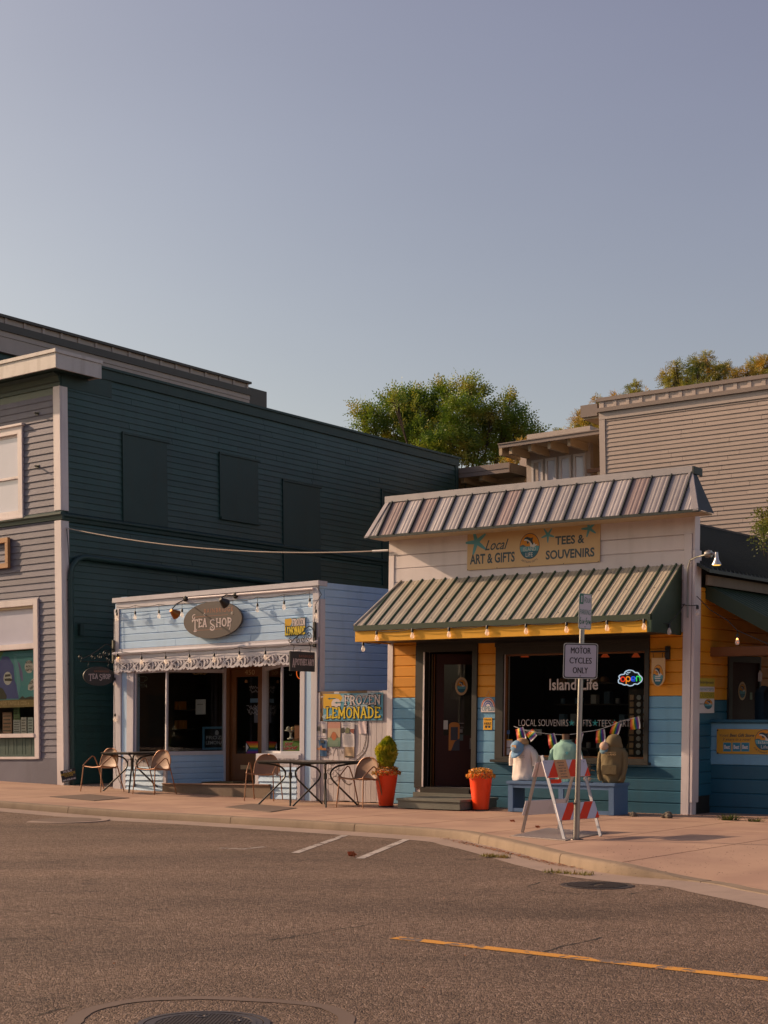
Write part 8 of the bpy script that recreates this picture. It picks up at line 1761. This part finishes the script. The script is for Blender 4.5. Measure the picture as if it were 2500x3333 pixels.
def board(f0, f1, a, b, ta, tb_, s0, s1, off, stripes, ext=.06):
    """a striped plank across two legs between fractions s0..s1 of their height"""
    p00, p10 = a.lerp(ta, s0), b.lerp(tb_, s0); p01, p11 = a.lerp(ta, s1), b.lerp(tb_, s1); U_ = (p10-p00); L = U_.length; U_.normalize(); V_ = (p01-p00); Hh = V_.length; V_.normalize(); W_ = U_.cross(V_).normalized(); W_ = W_ if W_.y < 0 else -W_
    if off < 0: W_ = -W_
    F = Fr(p00+W_*.014, U_, V_, W_); o = MB().box(F, -ext, L+ext, 0, .016, 0, Hh).build('striped_board' if stripes else 'plain_board', M['barwhite'], t, bevel=.003)
    if stripes:
        sl_ = Hh*.95; per = (L+2*ext)/2.3; m = MB(); k = 0
        x = -ext-per
        for x in [(-ext+per*q_) for q_ in stripes]:
            pl_ = [(x, 0), (x+per*.5, 0), (x+per*.5+sl_, Hh), (x+sl_, Hh)]
            cl_ = []
            for i in range(4):
                p, q_ = pl_[i], pl_[(i+1) % 4]; 
                ins = lambda r: -ext <= r[0] <= L+ext
                def cut(p, q, X_): s = (X_-p[0])/(q[0]-p[0]); return (X_, p[1]+(q[1]-p[1])*s)
                if ins(p): cl_.append(p)
                if ins(p) != ins(q_): cl_.append(cut(p, q_, -ext if min(p[0], q_[0]) < -ext else L+ext))
            if len(cl_) > 2: MB().face(F, cl_, .0172).build('stripe', M['barorange'], o, fix=False)
    return F, L, Hh
Ff, L_, H_ = board(0, 1, fa, fb_, tA, tB, .72, .93, 1, (.05, .99, 1.98)); board(0, 1, fa, fb_, tA, tB, .21, .41, 1, (.08, 1.06, 2.04), .03)
board(0, 1, ra, rb_, tA, tB, .72, .91, -1, None); board(0, 1, ra, rb_, tA, tB, .22, .41, -1, None)
MB().box(Ff, .02, .24, -.03, -.0, -.06, -.02).build('cross_bar', M['barorange'], t)
pp = MB().box(Ff, .17, .42, .018, .0205, H_-.27, H_-.0).build('caution_notice', M['paper'], t)
for k, s in enumerate(('CAUTION:', 'BROKEN', 'VAULT LID', 'KEEP OFF', 'UTILITY', 'NOTIFIED')): w_ = .009*len(s); text(Ff, pp, s, .295-w_, .295+w_, H_-.05-k*.04, H_-.032-k*.04, .0212, 'darktrim', bold=.02)
for x, y in ((.0, .1), (.0, .85), (L_, .1), (L_, .85)): MB().lathe(Ff.p(x, .016, y*H_), [(.008, 0), (.007, .004), (0, .005)], 8, axis=Ff.W).build('bolt', M['galv'], t)
# ================================================================== SMALL SIGN, STONES, WEEDS, LEAVES
lp = [(112, 2514), (241, 2497), (252, 2535), (201, 2549)]
pa = gp(212, 2556); Fr_ = Fr(world_at(223, 2524, pa.y-.12), Vector((.95, -.0, .22)).normalized(), Vector((-.2, .15, .97)).normalized(), Vector((.0, -1, .1)).normalized())
t = thing('records_sign', 'tilted black and yellow WE BUY RECORDS sign leaning at the foot of the corner board', 'sign', Fr_.p(0, 0, -.15))
MB().box(Fr_, -.148, .148, -.006, 0, -.115, .12).build('board', M['blackpaint'], t)
m = MB()
for s, a, b, y0, y1, mi in (('WE BUY', -.10, .09, .065, .108, 0), ('RECORDS', -.14, .14, .015, .06, 1), ('CDS & TAPES', -.08, .09, -.02, .008, 1), ('360-930-9140', -.13, .13, -.1, -.062, 0)): text(Fr_, None, s, a, b, y0, y1, .0012, None, mb=m, mi=mi, bold=.015)
m.build('print', [M['white'], plain('print_gold', (.5, .33, .02))], t, fix=False)
def rock(px, py, r, label, seed):
    c = gp(px, py); rr = random.Random(seed); bm = bmesh.new(); bmesh.ops.create_icosphere(bm, subdivisions=3, radius=1)
    for v in bm.verts: d = 1+.2*math.sin(v.co.x*4+seed)+.15*math.sin(v.co.y*6+2*seed)+.08*math.sin(v.co.z*11+v.co.x*9); v.co = Vector((v.co.x*r*1.35*d, v.co.y*r*d, v.co.z*r*.8*d))
    me = bpy.data.meshes.new('rock'); bm.to_mesh(me); bm.free(); me.materials.append(M['stone']); o = bpy.data.objects.new('rock', me); o.location = c+Vector((0, 0, r*.45)); link(o); tag(o, label, 'rock')
M['stone'] = paint('rough_stone', (.13, .11, .085), .9, .25, .6, 8, (3, 3, 3), .05)
rock(2172, 2663, .065, 'lumpy grey rock lying by the foot of the white corner post', 1); rock(2062, 2658, .05, 'low dark rock lying just right of the blue bench', 2)
def weed(px, py, r, n, label, seed, wide=1.0, mat='weed'):
    c = gp(px, py); rr = random.Random(seed); m = MB()
    for _ in range(n):
        a = rr.uniform(0, 2*PI); q_ = rr.random()*r*.5*wide; b = c+UF*(q_*math.cos(a)*wide)+ND*(q_*math.sin(a)*.5); d = Vector((math.cos(a), math.sin(a), rr.uniform(.6, 1.6))).normalized(); h = r*rr.uniform(.5, 1.1); s = Vector((-math.sin(a), math.cos(a), 0))*.006
        m.add([b-s, b+s, b+d*h*.6+s*.7, b+d*h*.6-s*.7, b+d*h-Vector((0, 0, h*.12))], [(0, 1, 2, 3), (3, 2, 4)])
    o = m.build('weed', M[mat], None, fix=False); tag(o, label, 'weed'); return o
M['weed'] = leafmat('weed_green', (.03, .06, .01), (.06, .09, .02), (.12, .12, .03), 6)
weed(2370, 2670, .15, 110, 'spiky green weed clump against the foot of the counter wall', 1, 1.6); weed(2458, 2675, .10, 70, 'smaller weed tuft nearer the right edge of the pavement', 2, 1.6)
def gtuft(px, py, dx, n, label, seed):
    c = gp(px, py, ROADZ+.01); rr = random.Random(seed); m = MB()
    for _ in range(n): b = c+UF*rr.uniform(-dx, dx)+ND*rr.gauss(0, .03); a = rr.uniform(0, 6.28); h = rr.uniform(.015, .05); s = Vector((math.cos(a), math.sin(a), 0))*.005; m.add([b-s, b+s, b+Vector((math.sin(a)*.02, math.cos(a)*.02, h))], [(0, 1, 2)])
    o = m.build('weed', M['weedy'], None, fix=False); tag(o, label, 'weed')
M['weedy'] = leafmat('gutter_weed', (.12, .12, .02), (.2, .17, .03), (.24, .15, .03), 9)
gtuft(1612, 2790, .17, 260, 'yellow green weeds growing at the gutter edge below the kerb curve', 3); gtuft(1850, 2844, .26, 220, 'thin line of weeds at the gutter edge left of the ribbed cover', 4)
rr = random.Random(77)
def litter(name, label, cnt, f, mat, szs, kind='stuff'):
    m = MB()
    for _ in range(cnt):
        p = f(); a = rr.uniform(0, 6.28); s = rr.uniform(*szs); x = Vector((math.cos(a), math.sin(a), rr.uniform(-.3, .3)))*s; y = Vector((-math.sin(a), math.cos(a), rr.uniform(-.3, .5)))*s*.6; p = p+Vector((0, 0, s*.35)); m.add([p-x, p-y, p+x, p+y], [(0, 1, 2, 3)])
    o = m.build(name, M[mat], None, fix=False); tag(o, label, 'litter', kind=kind); return o
M['dryleaf'] = paint('dry_leaf', (.24, .085, .025), .8, .3, .2, 30, (1, 1, 1), .1); M['grit'] = paint('grit', (.09, .06, .045), .9, .3, .2, 30, (1, 1, 1), .1)
def kerbline():
    t_ = rr.betavariate(2, 2); pts = [(1400, 2722), (1530, 2750), (1650, 2778), (1790, 2812), (1900, 2832)]; i = min(int(t_*4), 3); f = t_*4-i; x = pts[i][0]*(1-f)+pts[i+1][0]*f; y = pts[i][1]*(1-f)+pts[i+1][1]*f; return gp(x, y+rr.gauss(0, 2.2)-2, ROADZ+.018)
litter('leaf_litter', 'brown leaf litter and crumbs gathered along the kerb curve', 700, kerbline, 'dryleaf', (.005, .02))
litter('pavement_grit', 'scattered dark grit and crumbs over the right part of the pavement', 420, lambda: gp(rr.uniform(1950, 2500), rr.uniform(2745, 2850)), 'grit', (.004, .010))
litter('wall_base_debris', 'crumbs and leaves collected along the foot of the walls', 900, lambda: (lambda u, w: Vector((*sp(u, w), G(*sp(u, w)))))(rr.uniform(-7, 10), abs(rr.gauss(0.05, .12))), 'dryleaf', (.005, .017))
litter('road_crumbs', 'sparse leaf crumbs lying on the asphalt', 130, lambda: gp(rr.uniform(0, 2500), rr.uniform(2720, 3250), ROADZ+.004), 'dryleaf', (.005, .012))
def bigleaf(px, py, dz, s, label, seed):
    c = gp(px, py, dz); r2 = random.Random(seed); m = MB()
    for k in range(3):
        b = c+Vector((r2.uniform(-.02, .02), 0, .01)); n = Vector((r2.uniform(-.5, .5), -.4, r2.uniform(.5, 1))).normalized(); x = n.orthogonal().normalized(); y = n.cross(x)
        P = [b]+[b+(x*math.cos(a)+y*math.sin(a))*s*(1 if i % 2 else .5)+Vector((0, 0, s*.5)) for i, a in enumerate([PI*j/5 for j in range(10)])]; m.add(P, [(0, i+1, (i+1) % 10+1) for i in range(10)])
    o = m.build('fallen_leaf', M['rustleaf'], None, fix=False); tag(o, label, 'leaf', 'fallen leaves')
M['rustleaf'] = plain('rust_leaf', (.42, .10, .02), .7)
bigleaf(1147, 2790, ROADZ+.004, .055, 'curled rust brown leaf on the asphalt between the two parking lines', 1); bigleaf(1668, 2657+20, .004, .03, 'small rust leaf on the pavement left of the barricade', 2); bigleaf(1752, 2697, .004, .03, 'small pale rust leaf on the pavement under the barricade rear board', 3)
# inside the right window of the tea shop: cake stand, hiring poster, neon lemon
wv = -.35; q = lambda x, y: FT.uv(600+.42194*x, 1850+.42194*y, wv)
a, b = q(738, 1440), q(903, 1330); t = thing('hiring_poster', 'green poster reading Now Hiring in red script in the right shop window', 'poster', FT.p(a[0], wv, a[1]))
MB().box(FT, a[0], b[0], wv-.01, wv, a[1], b[1]).build('sheet', plain('hiring_green', (.16, .30, .05)), t)
m = MB(); W_, H_ = b[0]-a[0], b[1]-a[1]
m.face(FT, [(a[0], a[1]), (b[0], a[1]), (b[0], a[1]+.22*H_), (a[0]+.5*W_, a[1]+.35*H_), (a[0], a[1]+.2*H_)], wv+.001, 2)
for s, x0, x1, y0, y1 in (('Now', .2, .62, .66, .93), ('Hiring', .06, .86, .33, .6)):
    for e, mi in ((.0, 1), (.004, 0)): text(FT, None, s, a[0]+W_*x0-(.006 if not e else 0), a[0]+W_*x1+(.006 if not e else 0), a[1]+H_*y0-(.005 if not e else 0), a[1]+H_*y1+(.005 if not e else 0), wv+.002+e*.2, None, mb=m, mi=mi, shear=.5, bold=.04 if e else .09, rot=.12)
m.build('print', [plain('hiring_red', (.45, .02, .01)), M['white'], plain('hiring_cream', (.55, .42, .1))], t, fix=False)
c = q(797, 1318); cv = FT.p(c[0], wv-.1, c[1]); t = thing('cake_stand', 'white pedestal stand with small cakes in the right shop window', 'cake stand', cv)
MB().lathe(cv, [(.075, 0), (.07, .012), (.03, .03), (.022, .08), (.035, .13), (.115, .15), (.12, .165), (0, .163)], 24).build('pedestal', M['lg_white'], t, smooth=True)
for dx, h_ in ((-.06, .07), (.045, .06)): MB().lathe(cv+UF*dx+Vector((0, 0, .165)), [(.035, 0), (.045, .035), (.03, .055), (.005, h_)], 14).build('cake', M['merch3'] if dx < 0 else M['lg_cream'], t, smooth=True)
MB().box(FT, u4+.0, u5, wv-.35, wv+.02, c[1]-.03, c[1]-.005).build('display_counter', M['brownwood'], None); tag(bpy.data.objects['display_counter'], 'dark wooden counter top behind the right tea shop window', 'counter')
a, b = q(848, 1318), q(903, 1210); t = tag(MB().box(FT, a[0], b[0], wv-.02, wv, a[1], b[1]).build('framed_print', M['brownwood'], None), 'small framed reddish print beside the cake stand', 'picture'); MB().box(FT, a[0]+.015, b[0]-.0, wv, wv+.002, a[1]+.015, b[1]-.015).build('picture', plain('picture_red', (.28, .09, .04)), t)
wv = -.08; t = thing('neon_lemon_sign', 'neon lemon in orange and green under arched letters LEMONADE in the right window', 'neon sign', FT.p(*(lambda s: (s[0], wv, s[1]))(q(880, 800))))
q = lambda x, y: FT.uv(600+.42194*x, 1850+.42194*y, wv)
M['neon_or'] = plain('neon_orange', (1, .16, .02), .4, emit=1.1); M['neon_gr'] = plain('neon_leaf', (.02, .6, .12), .4, emit=.7)
nt_(catmull([q(*p) for p in ((903, 770), (875, 778), (866, 805), (872, 835), (888, 850), (905, 838))], 3), 'tube', 'neon_or', t, .006, wv, FT); nt_(catmull([q(*p) for p in ((866, 768), (885, 745), (903, 742), (900, 770), (880, 772))], 3), 'tube', 'neon_gr', t, .006, wv, FT)
cc = q(905, 850); text(FT, t, 'LEMONADE', cc[0]-.32, cc[0]+.32, 0, .05, wv, 'lg_white') if False else None
R_ = .30; m = MB()
for k, chh in enumerate('LEMONADE'):
    an_ = math.radians(160-k*22); cxx, cyy = cc[0]+R_*math.cos(an_)*.9, cc[1]-.02+R_*math.sin(an_); text(FT, None, chh, cxx-.02, cxx+.02, cyy-.03, cyy+.03, wv, None, mb=m, mi=0, rot=an_-PI/2, bold=.01)
m.build('lettering', [plain('faded_letter', (.28, .30, .24))], t, fix=False)
# inside the slate building the blossoms of light on the glass are left to the renderer
print('objects', len(bpy.data.objects), 'polys', sum(len(o.data.polygons) for o in bpy.data.objects if o.type == 'MESH'))
